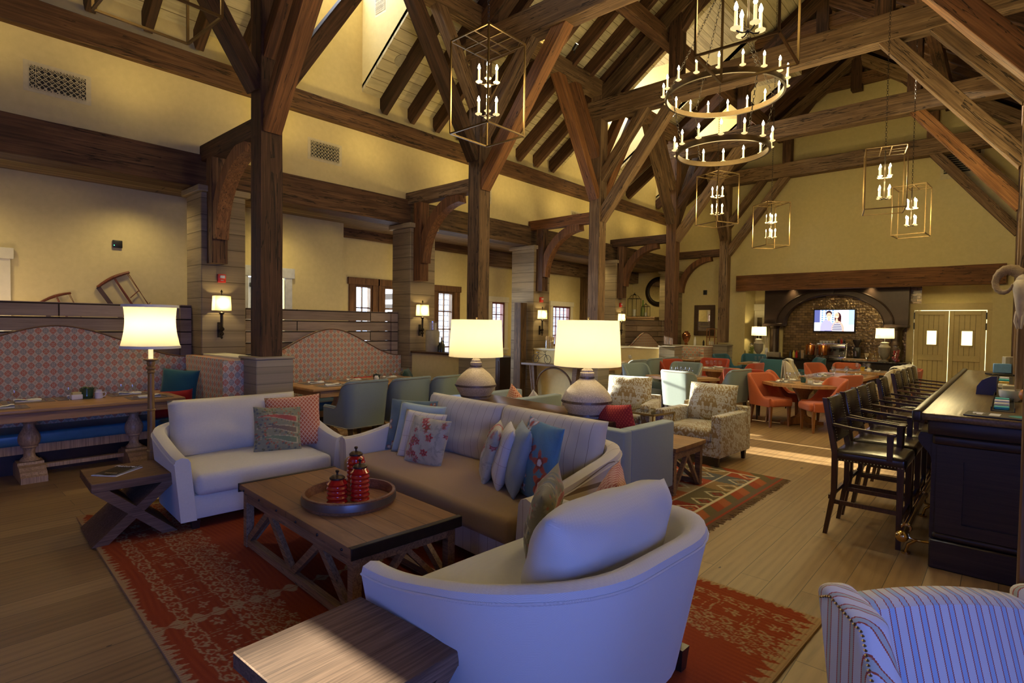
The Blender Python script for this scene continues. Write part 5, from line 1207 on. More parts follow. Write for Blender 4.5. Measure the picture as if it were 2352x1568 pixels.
# ---------------------------------------------------------------- sconces, alarms, small wall things
for i, y in enumerate(YP[:4]):
    yy = y+.06; x0 = -7.80; o = ORD[i]
    t = thing('wall_sconce', f'wall sconce with a lit square shade on the pier by the {o} post', 'wall lamp', (x0+.075, yy, 0), PI/2)
    pr = [(.001, 1.40), (.012, 1.41), (.016, 1.425), (.010, 1.44), (.022, 1.455), (.028, 1.47), (.022, 1.485), (.012, 1.50), (.028, 1.515), (.036, 1.53), (.028, 1.545), (.017, 1.56), (.018, 1.72), (.028, 1.73), (.034, 1.745), (.018, 1.755), (.009, 1.78), (.009, 1.83), (.001, 1.83)]
    MB().lathe(pr, n=16).obj('body', M['iron'], t)
    MB().box(-.02, .02, .0, .075, 1.50, 1.53).box(-.025, .025, .065, .078, 1.42, 1.62).obj('bracket', M['iron'], t)
    b = MB(); n = [(-.105, -.055), (.105, -.055), (.105, .055), (-.105, .055)]
    b.sheet([[(x, y_, 1.775) for x, y_ in n], [(x*.92, y_*.92, 1.965) for x, y_ in n]], False, closed=True); b.obj('lamp_shade', M['shade_s'], t)
    MB().lathe([(.001, 1.97), (.010, 1.985), (.006, 2.0), (.016, 2.02), (.001, 2.05)], n=10).tube([(0,0,1.83), (0,0,1.98)], .003, 6).obj('finial', M['iron'], t)
    light('sconce_light', 'POINT', (x0+.078, yy, 1.87), 5, WARM2, .018)
    if i != 1:
        t = thing('fire_alarm', f'small red fire alarm above the sconce of the {o} post', 'alarm', (x0, yy+.02, 2.20), PI/2)
        MB().rbox(-.05, .05, -.045, 0, -.055, .055, .008, 2).obj('case', M['red_alarm'], t); MB().rbox(-.03, .03, -.062, -.045, .0, .035, .004, 1).obj('strobe', flat('clear strobe', (.8,.8,.75), .2), t)
        text('FIRE', .02, (0, -.0465, -.03), (PI/2, 0, 0), M['white'], 'lettering', t)
t = thing('wall_control', 'small black wall control with a green light above the hanging saw', 'thermostat', (-8.999, 2.08, 2.65), PI/2)
MB().rbox(-.055, .055, -.03, 0, -.05, .05, .006, 2).obj('case', M['black'], t); MB().ball((-.04, -.031, -.02), .006, 8).obj('indicator', emissive('green light', (.1,1,.3), 3), t)
t = thing('wall_control', 'small black box high on the far wall above the rectangular mirror', 'thermostat', (-7.06, 16.899, 2.71), 0)
MB().rbox(-.055, .055, -.03, 0, -.07, .07, .006, 2).obj('case', M['black'], t); MB().rbox(-.03, .03, -.034, -.03, -.01, .03, .002, 1).obj('screen', M['black'], t)
t = thing('exit_sign', 'red exit sign glimpsed under the soffit beside the second pier', 'sign', (-9.3, 7.35, 3.33), PI/2)
MB().rbox(-.16, .16, -.012, .012, -.09, .09, .004, 1).obj('panel', flat('clear sign panel', (.25,.03,.03), .3), t); text('EXIT', .15, (0, -.014, 0), (PI/2, 0, 0), emissive('red exit letters', (1,.05,.02), 5), 'lettering', t)
SW = wood('red brown saw wood', (.10,.025,.012), (.20,.06,.03), (.30,.10,.05), 3, .4, 0)
def saw(label, x, y, z, ang, s=1.0):
    t = thing('bow_saw', label, 'saw', (0,0,0)); t.matrix_world = Matrix.Translation((x, y, z)) @ Matrix.Rotation(PI/2, 4, 'Z') @ Matrix.Rotation(ang, 4, 'Y') @ Matrix.Scale(s, 4)
    fr = MB()
    def curved(p, q, r, b=0.03):
        p = Vector(p); q = Vector(q); pts = [p.lerp(q, k/6)+Vector((b*math.sin(PI*k/6), 0, 0)) for k in range(7)]
        fr.tube(pts, [r*(1-.25*abs(k/3-1)) for k in range(7)], 8)
    curved((0, -.03, -.24), (0, -.03, .24), .026, -.03); curved((.62, -.03, -.22), (.62, -.03, .20), .022, .03); curved((0, -.03, .02), (.62, -.03, .0), .018, 0)
    fr.obj('frame', SW, t); MB().box(0, .62, -.032, -.030, -.26, -.20).obj('blade', flat('rusty blade', (.10,.06,.05), .5, .6), t)
    c = MB().tube([(0, -.03, .22), (.62, -.03, .19)], .005, 6).tube([(0, -.034, .20), (.62, -.034, .20)], .004, 6).tube([(.30, -.034, .20), (.34, -.034, .04)], .007, 6); c.obj('tension_cord', SW, t); return t
saw('large old wooden bow saw hung aslant on the aisle wall', -8.995, 2.03, 2.17, R(58), .88)
saw('second bow saw, only its top showing over the partition', -8.995, 1.42, 1.90, R(66), .70)
# ---------------------------------------------------------------- glazed doors and windows of the left wall
RW = wood('rough door timber', (.07,.03,.012), (.16,.075,.03), (.26,.13,.055), 1.6, .7, .6, bmp=.6, axis=2)
MAH = wood('mahogany sash', (.11,.03,.015), (.20,.06,.03), (.28,.09,.045), 2, .4, 0, axis=2)
wn = [0]
def glazed(kind, x, y0, y1, z0, z1, nx, nz, fm, label, cas=None, casw=.09, name=None, fr=.05):
    wn[0] += 1; t = thing(f'{kind}_{wn[0]}', label, kind, (0,0,0)); t['kind'] = 'structure'
    f = MB()
    f.box(x-.10, x+.01, y0-.0, y0+fr, z0, z1).box(x-.10, x+.01, y1-fr, y1, z0, z1).box(x-.10, x+.01, y0+fr, y1-fr, z1-fr, z1).box(x-.10, x+.01, y0+fr, y1-fr, z0, z0+fr*1.3); f.obj('frame', fm, t)
    g = MB(); 
    for k in range(1, nx): y = y0+fr+(y1-y0-2*fr)*k/nx; g.box(x-.07, x-.04, y-.012, y+.012, z0+fr, z1-fr)
    for k in range(1, nz): z = z0+fr+(z1-z0-2*fr)*k/nz; g.box(x-.07, x-.04, y0+fr, y1-fr, z-.012, z+.012)
    if nx*nz > 1: g.obj('glazing_bars', fm, t)
    MB().box(x-.057, x-.053, y0+fr, y1-fr, z0+fr, z1-fr).obj('pane', M['pane'], t)
    if cas:
        c = MB(); e = casw; lt = .13
        c.rbox(x, x+.035, y0-e, y0+.005, z0-(.0 if z0 < .4 else .02), z1, .004, 1).rbox(x, x+.035, y1-.005, y1+e, z0-(.0 if z0 < .4 else .02), z1, .004, 1).rbox(x, x+.05, y0-e-.03, y1+e+.03, z1-.005, z1+lt, .005, 1)
        if z0 > .4: c.rbox(x, x+.06, y0-e-.02, y1+e+.02, z0-.05, z0, .004, 1).rbox(x, x+.03, y0-e, y1+e, z0-.14, z0-.05, .004, 1)
        c.obj('casing', cas, t)
    return t
glazed('window', -9.6, 6.10, 6.52, .25, 2.39, 2, 5, RW, 'left leaf of the rough timber glazed door beside the second pier', RW, .12)
glazed('window', -9.6, 6.78, 7.75, .25, 2.39, 3, 5, RW, 'glazed door leaf mostly hidden behind the second pier', RW, .12)
glazed('door', -9.6, 8.22, 8.72, .25, 2.37, 2, 5, RW, 'narrow rough timber glazed door where the sun glints', RW, .18)
glazed('window', -9.6, 9.98, 10.46, 1.04, 2.20, 2, 4, MAH, 'mahogany sash window in a cream casing left of the third pier', M['wall_trim'], .11)
glazed('window', -9.6, 12.45, 13.3, 1.04, 2.18, 4, 4, MAH, 'mahogany double window in a cream casing right of the third pier', M['wall_trim'], .11)
glazed('window', -9.0, -.4, .88, .9, 2.35, 3, 3, M['wall_trim'], 'window at the far left edge behind the booth', M['wall_trim'], .12)
t = thing('door_7', 'pale panelled door with a black push bar behind the first post', 'door', (0,0,0)); t['kind'] = 'structure'
MB().box(-9.10, -9.04, 3.80, 4.40, 0, 2.34).obj('leaf', flat('blue white door paint', (.52,.54,.58), .5), t); c = MB().rbox(-9.0, -8.96, 3.66, 3.80, 0, 2.36, .004, 1).rbox(-9.0, -8.96, 4.40, 4.52, 0, 2.36, .004, 1).rbox(-9.0, -8.95, 3.62, 4.56, 2.355, 2.52, .004, 1); c.obj('casing', flat('blue white trim paint', (.56,.57,.58), .5), t)
MB().rbox(-9.04, -8.99, 3.84, 4.36, 2.18, 2.25, .01, 1).obj('door_closer', M['black'], t)
# outside: snow-bright yard and a stone house front seen through the glass
struct('exterior_yard', MB().box(-40, -9.9, -15, 40, -.35, -.25), flat('pale snowy yard', (.62,.66,.72), .9), 'pale yard outside the glazed doors', 'yard')
t = struct('exterior_house', MB().box(-24, -20, 16, 30, -.3, 5.2).prism([(16, 5.2), (30, 5.2), (23, 8.2)], -24.4, -19.6, 'x'), boards('stone house front', (.62,.55,.48), (.45,.40,.35), .25, 2, 1, .06, .9, len_=.5), 'stone house across the yard seen through the panes', 'house')
# ---------------------------------------------------------------- far niche: arch surround, tiles, television
SU = flat('dark metal surround', (.040,.022,.014), .38, .35, spec=.5)
t = thing('arched_surround', 'dark bronze arched hood surround framing the tiled coffee bar wall', 'surround', (0,0,0))
def arch_poly(x0, x1, zs, za, n=28): cx = (x0+x1)/2; a = (x1-x0)/2; return [(cx-a*math.cos(PI*k/n), zs+(za-zs)*math.sin(PI*k/n)) for k in range(n+1)]
ar = arch_poly(-4.88, -2.44, 1.74, 2.58)
s_ = MB(); s_.prism([(-5.42, 1.72), (-4.88, 1.72)]+ar+[(-2.44, 1.72), (-1.92, 1.72), (-1.92, 2.88), (-5.42, 2.88)], 17.30, 17.62, 'y'); s_.obj('hood', SU, t)
r_ = MB(); r_.tube([(x, 17.285, z) for x, z in arch_poly(-5.10, -2.22, 1.74, 2.74)], .022, 8); r_.tube([(x, 17.29, z) for x, z in ar], .014, 8); r_.box(-3.70, -3.62, 17.25, 17.31, 2.58, 2.78); r_.obj('moulding', SU, t)
for x0, x1 in ((-5.40, -4.92), (-2.40, -1.94)):
    c = MB(); cx = (x0+x1)/2
    c.lathe([(.17, .80), (.17, .86), (.14, .88), (.125, .92), (.12, 1.62), (.14, 1.64), (.15, 1.66), (.17, 1.70), (.19, 1.74)], (cx, 17.42, 0), 24); c.rbox(cx-.26, cx+.26, 17.20, 17.62, 1.70, 1.78, .01, 1); c.obj('column', SU, t)
m, nt, b = newmat('glazed brown tile'); v = coords(nt); c3 = xyz(nt, v); br = nt.nodes.new('ShaderNodeTexBrick'); nt.links.new(comb(nt, c3[0], c3[2], 0.0), br.inputs[0])
br.inputs['Scale'].default_value = 1; br.inputs['Brick Width'].default_value = .15; br.inputs['Row Height'].default_value = .072; br.inputs['Mortar Size'].default_value = .0035; br.inputs['Mortar Smooth'].default_value = .5
br.inputs['Color1'].default_value = (.15,.085,.028,1); br.inputs['Color2'].default_value = (.34,.205,.07,1); br.inputs['Mortar'].default_value = (.02,.012,.008,1)
nt.links.new(br.outputs[0], b.inputs['Base Color']); setin(b, .16, .35, .9, coat=.6); cell = noise(nt, comb(nt, (c3[0]/.075).floor(), (c3[2]/.072).floor(), 0.0), 3.7, 1)
bump(nt, b, E(nt, br.outputs['Fac'])*-1+noise(nt, v, 16, 2)*1.6+cell*(c3[0]*9).sin()*.5, .7, .012); TILE = m
struct('wall_tiles', MB().box(-5.0, -1.70, 17.70, 17.74, .8, 2.88), TILE, 'glossy brown tiled wall behind the coffee machine', 'wall')
def tv_paint(x, y, W_=1.0, H_=.60):
    u = x/W_; v = y/H_; c = np.tile((.80,.78,.98), (len(x), 1)).astype(float)
    c[(u < .14) & (v > .4)] = (.20,.22,.42); c[(u < .14) & (v <= .4)] = (.85,.88,1.0); st = (u > .14) & (u < .62); k = (np.sin(v*60)+np.sin(u*70)) > .6; c[st & k] = (.25,.42,.75); c[(u > .62)] = (.98,.90,.98); c[(u > .86) & (v > .3)] = (.50,.66,.98)
    c[(u > .5) & (u < .62) & (v > .75)] = (.75,.8,.95)
    def ell(cx, cy, a, b, col):
        c[((u-cx)/a)**2+((v-cy)/b)**2 < 1] = col
    ell(.60, .62, .085, .27, (.10,.03,.04)); ell(.635, .42, .05, .2, (.10,.03,.04))
    ell(.32, .10, .165, .44, (.50,.48,.72)); ell(.60, .08, .16, .40, (.86,.50,.42)); m = (((u-.585)/.125)**2+((v-.05)/.36)**2 < 1); s = np.sin(v*75) > 0; c[m & s] = (.90,.88,.95); c[m & ~s] = (.12,.10,.22)
    ell(.37, .84, .078, .13, (.10,.06,.06)); ell(.372, .74, .062, .135, (.85,.55,.42)); ell(.57, .74, .055, .14, (.88,.56,.42)); ell(.572, .50, .03, .1, (.88,.56,.42)); ell(.372, .55, .03, .08, (.85,.55,.42))
    for cx in (.352, .392, .553, .588): ell(cx, .765, .009, .014, (.12,.05,.05))
    for cx in (.372, .571): ell(cx, .675, .022, .013, (.98,.92,.9))
    ell(.92, .14, .06, .12, (.99,.99,1)); c[(u > .27) & (u < .47) & (v < .02)] = (.3,.3,.5); return c**1.6
TVM = attrmat('television picture', emit=2.1)
t = thing('television', 'wall television showing a young man and a woman, above the coffee machine', 'television', (-4.14, 17.56, 1.575))
MB().rbox(-.03, 1.01, .012, .06, -.03, .625, .008, 2).obj('casing', M['black'], t)
scr = painted_sheet('screen', .98, .585, .002, 200, 120, lambda x, y: tv_paint(x, y, .98, .585), TVM, 'x', 'x', (0, .012, .005), 0); scr.rotation_euler = (PI/2, 0, 0); scr.parent = t; scr.location = (0, .0105, .005)
for k_ in ('label', 'category'): del scr[k_]
MB().box(.3, .7, .06, .14, .2, .4).obj('wall_mount', M['black'], t)
# counter of the coffee bar
t = thing('back_counter', 'black service counter of the coffee bar with a dark top', 'counter', (0,0,0))
MB().rbox(-5.70, -1.86, 16.74, 17.68, .775, .82, .008, 2).obj('counter_top', flat('black stone', (.02,.014,.01), .15), t)
c = MB().box(-5.65, -1.92, 16.82, 17.66, 0, .775)
c.obj('body', BK, t)
for k in range(6): MB().rbox(-5.60+.62*k, -5.02+.62*k, 16.80, 16.825, .06, .72, .006, 1).obj('door', BK, t)
FL = 17.0
US = flat('grey stone urn', (.30,.26,.20), .8); UW = flat('cream glazed collar', (.72,.66,.48), .5)
def urn_lamp(label, x, y, z):
    t = thing('table_lamp', label, 'lamp', (x, y, z))
    MB().rbox(-.09, .09, -.09, .09, 0, .03, .004, 1).lathe([(.05, .03), (.045, .06), (.07, .09), (.115, .16), (.128, .26), (.13, .36)], n=24).obj('urn', US, t); MB().lathe([(.135, .36), (.135, .38), (.10, .41), (.085, .44), (.10, .475), (.10, .49), (.05, .50), (.001, .50)], n=24).tube([(0,0,.5),(0,0,.6)], .008, 8).obj('collar', UW, t)
    MB().lathe([(.205, .595), (.195, .855)], n=40, cap=False).obj('lamp_shade', M['shade'], t); MB().ball((0,0,.87), .008, 6).obj('finial', M['bronze'], t)
    light('lamp_light', 'POINT', (x, y, z+.73), 10, WARM2, .035)
urn_lamp('stone urn lamp at the right end of the coffee bar', -2.37, 17.02, .82); urn_lamp('stone urn lamp at the left end of the coffee bar', -5.47, 17.02, .82)
CHR = flat('polished steel', (.55,.52,.48), .18, 1.0)
t = thing('espresso_machine', 'large steel espresso machine with cups on top under the television', 'coffee machine', (-3.60, 17.30, .82))
MB().rbox(-.36, .36, -.18, .22, .0, .08, .01, 2).rbox(-.36, .36, -.22, .22, .26, .42, .03, 3).box(-.34, .34, .02, .2, .08, .28).obj('body', CHR, t)
p = MB(); 
for sx in (-1, 1): p.prism([(-.23, .0), (-.15, .44), (.22, .44), (.24, 0)], sx*.36-.012, sx*.36+.012, 'x')
p.obj('side_panel', CHR, t)
for x in (-.2, .02, .22): MB().tube([(x, -.16, .26), (x, -.16, .215)], .032, 14).tube([(x, -.16, .225), (x, -.30, .205)], .012, 8).obj('group_head', M['black'], t)
for sx in (-1, 1): MB().tube([(sx*.31, -.2, .28), (sx*.32, -.25, .2), (sx*.30, -.24, .1)], .006, 6).obj('steam_wand', CHR, t)
MB().rbox(-.32, .32, -.26, -.0, .07, .095, .004, 1).obj('drip_tray', CHR, t)
for k in range(9):
    tag(MB().lathe([(.020, 0), (.034, .03), (.038, .065), (.035, .065), (.018, .005), (.001, .004)], n=14).obj('cup', M['white'], None, (-3.88+.075*(k % 5), 17.24+.09*(k//5)+.01*(k % 2), 1.244)), 'small white cup standing on the espresso machine', 'cup', 'cups on the espresso machine')
for k in range(3): tag(MB().lathe([(.022, 0), (.03, .08), (.012, .10), (.012, .13), (.001, .13)], n=12).obj('bottle', F['redcush'] if k % 2 else M['black'], None, (-3.46+.07*k, 17.27, 1.244)), 'small dark bottle beside the cups on the espresso machine', 'bottle', 'bottles on the espresso machine')
t = thing('coffee_grinder', 'black coffee grinder with a hopper right of the espresso machine', 'grinder', (-3.02, 17.25, .82))
MB().rbox(-.09, .09, -.13, .13, 0, .05, .01, 2).rbox(-.075, .075, -.05, .12, .05, .34, .02, 2).obj('body', M['black'], t); MB().lathe([(.04, .34), (.045, .38), (.10, .50), (.10, .54), (.001, .54)], n=20).obj('hopper', flat('smoky hopper', (.04,.03,.03), .1), t); MB().tube([(0, -.13, .1), (0, -.13, .24)], .04, 14).obj('doser', CHR, t)
COP = flat('brushed copper', (.62,.25,.08), .25, 1.0)
for x, lb in ((-4.08, 'left copper drinks urn on the coffee bar'), (-3.76, 'right copper drinks urn beside the espresso machine')):
    t = thing('drinks_urn', lb, 'urn', (x, 16.98, .82)); MB().lathe([(.115, .09), (.118, .10), (.118, .36), (.11, .38), (.04, .395), (.02, .41), (.018, .425), (.001, .43)], n=28).obj('tank', COP, t)
    l = MB()
    for k in range(4): an = PI/4+PI/2*k; l.tube([(.09*math.cos(an), .09*math.sin(an), .10), (.13*math.cos(an), .13*math.sin(an), .05), (.12*math.cos(an), .12*math.sin(an), .0)], .009, 6)
    l.torus((0,0,.095), .112, .007, 24, 6); l.obj('stand', M['iron'], t); MB().tube([(0, -.118, .15), (0, -.17, .15), (0, -.17, .12)], .009, 8).ball((0, -.16, .175), .013, 8).obj('tap', CHR, t)
def jar(label, x, y, z, r, h, fill, name='glass_jar', cat='jar', nf=22, fr_=.032):
    t = thing(name, label, cat, (x, y, z)); MB().lathe([(.001, 0), (r, .004), (r, h*.78), (r*.62, h*.88), (r*.62, h*.93)], n=24).obj('jar', M['pane'], t)
    MB().lathe([(r*.66, h*.93), (r*.66, h*.97), (r*.3, h), (.001, h+.01)], n=20).obj('lid', CHR, t)
    f = MB(); rg = random.Random(nf)
    for k in range(nf): a = rg.uniform(0, 6.28); q = (r-fr_)*math.sqrt(rg.random()); f.ball((q*math.cos(a), q*math.sin(a), fr_+(h*.72-fr_)*(k/nf)), fr_, 8)
    o = f.obj('contents', fill, t); o['kind'] = 'stuff'; return t
jar('big glass jar of red fruit at the right end of the coffee bar', -2.12, 16.95, .82, .10, .42, flat('red fruit', (.35,.02,.02), .3)); jar('glass jar of green limes beside the left urn lamp', -5.66, 16.98, .82, .09, .36, flat('green fruit', (.28,.33,.03), .4))
for x, y, lb in ((-2.74, 16.9, 'bundle of white spoons in a tin on the coffee bar'), (-5.22, 16.96, 'white vase with pale grasses by the left urn lamp')):
    t = thing('utensil_holder', lb, 'holder', (x, y, .82)); hh = .10 if x > -4 else .25; MB().lathe([(.001, 0), (.045, .0), (.05, hh*.5), (.035, hh), (.033, hh), (.001, .02)], n=18).obj('holder', M['white'] if x < -4 else CHR, t)
    s_ = MB(); rg = random.Random(4)
    for k in range(12): a = rg.uniform(0, 6.3); q = rg.uniform(.01, .06) if x > -4 else rg.uniform(.02, .10); s_.tube([(.01*math.cos(a), .01*math.sin(a), .05), (q*math.cos(a), q*math.sin(a), hh+.10+(.25 if x < -4 else .0)*rg.uniform(.6, 1))], [.005, .009 if x > -4 else .004], 6)
    o = s_.obj('contents', flat('pale straw', (.66,.56,.36), .8), t); o['kind'] = 'stuff'
for k, x in enumerate((-2.58, -2.44)): tag(MB().lathe([(.001, .004), (.035, .004), (.05, .04), (.052, .12), (.04, .15), (.04, .16)], n=18).obj('glass_canister', M['pane'], None, (x, 16.86, .82)), ('left', 'right')[k]+' clear glass canister in front of the right urn lamp', 'jar')
t = thing('cutting_board', 'pale wooden board lying on the coffee bar front', 'board', (-3.0, 16.86, .82)); MB().rbox(-.28, .28, -.09, .09, 0, .05, .006, 2).obj('board', TL, t); MB().rbox(.30, .52, -.08, .08, 0, .03, .006, 2).obj('block', F['legwarm'], t)
t = thing('napkin_box', 'flat brown box by the left urn lamp on the coffee bar', 'box', (-5.0, 16.86, .82)); MB().rbox(-.17, .17, -.08, .08, 0, .13, .006, 2).obj('box', flat('grey brown card', (.28,.22,.15), .7), t); MB().box(-.16, .16, -.07, .07, .13, .136).obj('lid', flat('grey lid', (.2,.16,.1)), t)
for k in range(5): tag(MB().lathe([(.001, 0), (.032, 0), (.032, .13), (.012, .17), (.012, .20), (.001, .20)], n=14).obj('bottle', [M['black'], flat('yellow label', (.6,.5,.08)), F['redcush'], M['black'], M['white']][k], None, (-4.62+.08*k, 17.1+.03*(k % 2), .82)), ('black capped', 'yellow labelled', 'red', 'slim black', 'white')[k]+' small bottle left of the copper urns', 'bottle')
tag(MB().lathe([(.030, 0), (.042, .22), (.040, .22), (.001, .01)], n=14).obj('cup_stack', flat('kraft paper cups', (.45,.30,.16), .7), None, (-4.27, 16.92, .82)), 'stack of brown paper cups left of the copper urns', 'cup')
# swing doors
DP = flat('sage cream door paint', (.60,.47,.215), .6, var=-.06); 
t = thing('door_8', 'pair of boarded swing doors with small lit windows at the far right', 'door', (0,0,0)); t['kind'] = 'structure'
LIT = emissive('lit kitchen window', (1,.95,.52), 1.6)
c = MB().rbox(-1.98, -1.84, 17.58, 17.66, 0, 2.15, .005, 1).rbox(-.40, -.29, 17.58, 17.66, 0, 2.15, .005, 1).rbox(-2.0, -.29, 17.57, 17.66, 2.15, 2.32, .005, 1).box(-5.83, -.29, 17.66, 17.74, 2.32, 2.38) if False else MB().rbox(-1.98, -1.84, 17.58, 17.66, 0, 2.15, .005, 1).rbox(-.40, -.30, 17.58, 17.66, 0, 2.15, .005, 1).rbox(-2.0, -.30, 17.57, 17.66, 2.15, 2.32, .005, 1)
c.obj('casing', DP, t)
MB().box(-1.84, -.40, 17.70, 17.72, .0, 2.16).obj('lit_gap', LIT, t)
for k, (a, b_) in enumerate(((-1.825, -1.13), (-1.115, -.415))):
    d = MB(); w0, w1 = (-1.56, -1.36) if k == 0 else (-.87, -.66)
    d.box(a, w0, 17.63, 17.67, .01, 2.13).box(w1, b_, 17.63, 17.67, .01, 2.13).box(w0, w1, 17.63, 17.67, .01, 1.28).box(w0, w1, 17.63, 17.67, 1.63, 2.13)
    for x0, x1, z0, z1 in ((a, a+.09, 0.01, 2.13), (b_-.09, b_, .01, 2.13), (a+.09, b_-.09, 2.03, 2.13), (a+.09, b_-.09, .88, 1.02), (a+.09, b_-.09, .01, .16)): d.rbox(x0, x1, 17.605, 17.632, z0, z1, .004, 1)
    n_ = 5
    for q in range(1, n_): x = a+.09+(b_-a-.18)*q/n_; 
    leaf = d.obj('door_leaf', DP, t); g_ = MB()
    for q in range(1, n_):
        x = a+.09+(b_-a-.18)*q/n_
        if w0-.03 < x < w1+.03: g_.box(x-.004, x+.004, 17.626, 17.631, 1.02, 1.24).box(x-.004, x+.004, 17.626, 17.631, 1.67, 2.03)
        else: g_.box(x-.004, x+.004, 17.626, 17.631, 1.02, 2.03)
        g_.box(x-.004, x+.004, 17.626, 17.631, .16, .88)
    g_.obj('board_joint', flat('joint shadow line', (.20,.16,.07), .9), leaf)
    f = MB().box(w0-.02, w0, 17.60, 17.64, 1.26, 1.65).box(w1, w1+.02, 17.60, 17.64, 1.26, 1.65).box(w0-.02, w1+.02, 17.60, 17.64, 1.26, 1.28).box(w0-.02, w1+.02, 17.60, 17.64, 1.63, 1.65); f.obj('window_frame', DP, leaf)
for x in (-1.835, -.405):
    for z in (1.92, 1.66): MB().rbox(x-.02, x+.02, 17.585, 17.61, z, z+.17, .004, 1).obj('hinge', M['black'], t)
t = thing('door_9', 'narrow cream door with a dark pane at the left end of the niche', 'door', (0,0,0)); t['kind'] = 'structure'
MB().rbox(-5.83, -5.46, 17.68, 17.74, 0, 2.16, .004, 1).obj('leaf', M['wall_trim'], t); MB().box(-5.74, -5.60, 17.672, 17.68, 1.2, 1.95).obj('pane', flat('dark pane', (.05,.035,.02), .1), t)
MB().rbox(-5.84, -5.40, 17.65, 17.70, 2.16, 2.36, .004, 1).obj('lintel', M['wall_trim'], t)
# ---------------------------------------------------------------- tableware
SIL = flat('table silver', (.62,.60,.56), .2, 1.0); MATT = fabric('brown woven placemat', (.19,.13,.075), sc=250, bmp=.6)
GLS = M['pane']
def wine(x, y, z, label, group, small=False):
    t = thing('wine_glass', label, 'glass', (x, y, z), 0, group); k = .82 if small else 1
    MB().lathe([(.001, .001), (.034*k, .002), (.030*k, .006), (.005, .012), (.004, .06*k), (.006, .066*k), (.030*k, .082*k), (.040*k, .11*k), (.038*k, .145*k), (.032*k, .17*k)], n=18).obj('bowl', GLS, t); return t
wg = wine(0, 0, -5, 'x', 'x')
def place(x, y, z, rz, who, group_sfx, full=True, glass_off=(.16, .17), gl2=False):
    """one place setting; rz points from the table edge to the middle"""
    c, s = math.cos(R(rz)), math.sin(R(rz)); g = lambda a, b: (x+a*c-b*s, y+a*s+b*c)
    mx = MB().rbox(-.15, .15, -.21, .21, 0, .004, .0015, 1).obj('placemat', MATT, None, (*g(0, 0), z), (0, 0, R(rz))); tag(mx, f'brown placemat {who}', 'placemat', 'placemats '+group_sfx)
    n = MB(); rows = []
    for i in range(7): a = -.05+.1*i/6; rows.append([(a, -.11+.22*k/8, .016+.010*math.sin(i*1.1+1)*math.cos(k*.5)+.004*(k % 2)) for k in range(9)])
    n.sheet(rows, True); n.box(-.048, .048, -.105, .105, .0, .010); o = n.obj('napkin', M['linen'], None, (*g(.0, .0), z+.004), (0, 0, R(rz+rnd.uniform(-14, 14)))); tag(o, f'folded white napkin {who}', 'napkin', 'napkins '+group_sfx)
    if full:
        f = MB(); f.box(-.10, .03, -.004, .004, .0, .003).rbox(.03, .09, -.011, .011, 0, .003, .001, 1); o = f.obj('fork', SIL, None, (*g(0, .15), z+.0045), (0, 0, R(rz))); tag(o, f'fork {who}', 'fork', 'forks '+group_sfx)
        f = MB(); f.box(-.10, .0, -.005, .005, .0, .004).rbox(.0, .11, -.009, .006, 0, .002, .0008, 1); o = f.obj('knife', SIL, None, (*g(0, -.15), z+.0045), (0, 0, R(rz))); tag(o, f'knife {who}', 'knife', 'knives '+group_sfx)
    d = dup(wg, (*g(*glass_off), z), 0, f'stemmed wine glass {who}', 'wine glasses '+group_sfx)
    if gl2: dup(wg, (*g(glass_off[0]+.02, glass_off[1]-.09), z), 0, f'second wine glass {who}', 'wine glasses '+group_sfx)
g1 = 'on the nearest booth table'
for x, y, rz, w in ((-7.30, .72, 180, 'at the near left, front side of the nearest booth table'), (-7.72, .98, 0, 'at the left on the bench side of the nearest booth table'), (-7.72, 1.90, 0, 'at the right on the bench side of the nearest booth table'), (-7.29, 1.98, 180, 'at the right front corner of the nearest booth table'), (-7.72, 1.42, 0, 'in the middle of the bench side of the nearest booth table')):
    place(x, y, .76, rz, w, g1, glass_off=(.13, .13 if rz else -.12))
def pot(label, x, y, z, r=.062, h=.10, col=(.02,.07,.03), leaf=(.10,.16,.05)):
    t = thing('potted_plant', label, 'plant', (x, y, z)); MB().lathe([(.001, 0), (r*.82, 0), (r*.86, h*.2), (r*.92, h*.25), (r*.9, h*.3), (r, h*.9), (r*1.06, h*.93), (r*1.04, h), (r*.9, h), (r*.86, h*.85), (.001, h*.85)], n=24).obj('pot', flat('green glazed pot', col, .15, coat=.5), t)
    f = MB(); rg = random.Random(int(x*100))
    for k in range(26):
        a = rg.uniform(0, 6.28); q = rg.uniform(.01, r*.95); p = Vector((q*math.cos(a), q*math.sin(a), h*.9)); d = Vector((math.cos(a)*.6, math.sin(a)*.6, rg.uniform(.5, 1.2))).normalized(); u = d.cross(Vector((0,0,1))).normalized(); L = rg.uniform(.02, .035)
        f.add([p-u*.002, p+d*L*.5-u*L*.3, p+d*L, p+d*L*.5+u*L*.3, p+d*L*.5+Vector((0,0,.004))], [(0,1,4), (1,2,4), (2,3,4), (3,0,4)], True)
    o = f.obj('foliage', flat('succulent leaf', leaf, .5), t); o['kind'] = 'stuff'; return t
pot('dark green glazed pot with a small plant on the nearest booth table', -7.62, 1.47, .76, .066, .115)
def mug(label, x, y, z, s=1):
    t = thing('creamer', label, 'jug', (x, y, z)); MB().lathe([(.001, 0), (.032*s, 0), (.034*s, .06*s), (.026*s, .068*s), (.026*s, .082*s), (.022*s, .082*s), (.022*s, .07*s)], n=20).obj('body', M['white'], t)
    MB().tube([(.03*s*math.cos(0)+.0, 0, .055*s), (.055*s, 0, .058*s), (.060*s, 0, .04*s), (.05*s, 0, .022*s), (.031*s, 0, .015*s)], .005*s, 8).obj('handle', M['white'], t); return t
mug('white china creamer with a handle beside the green pot', -7.56, 1.565, .76, 1.15).rotation_euler = (0, 0, R(60))
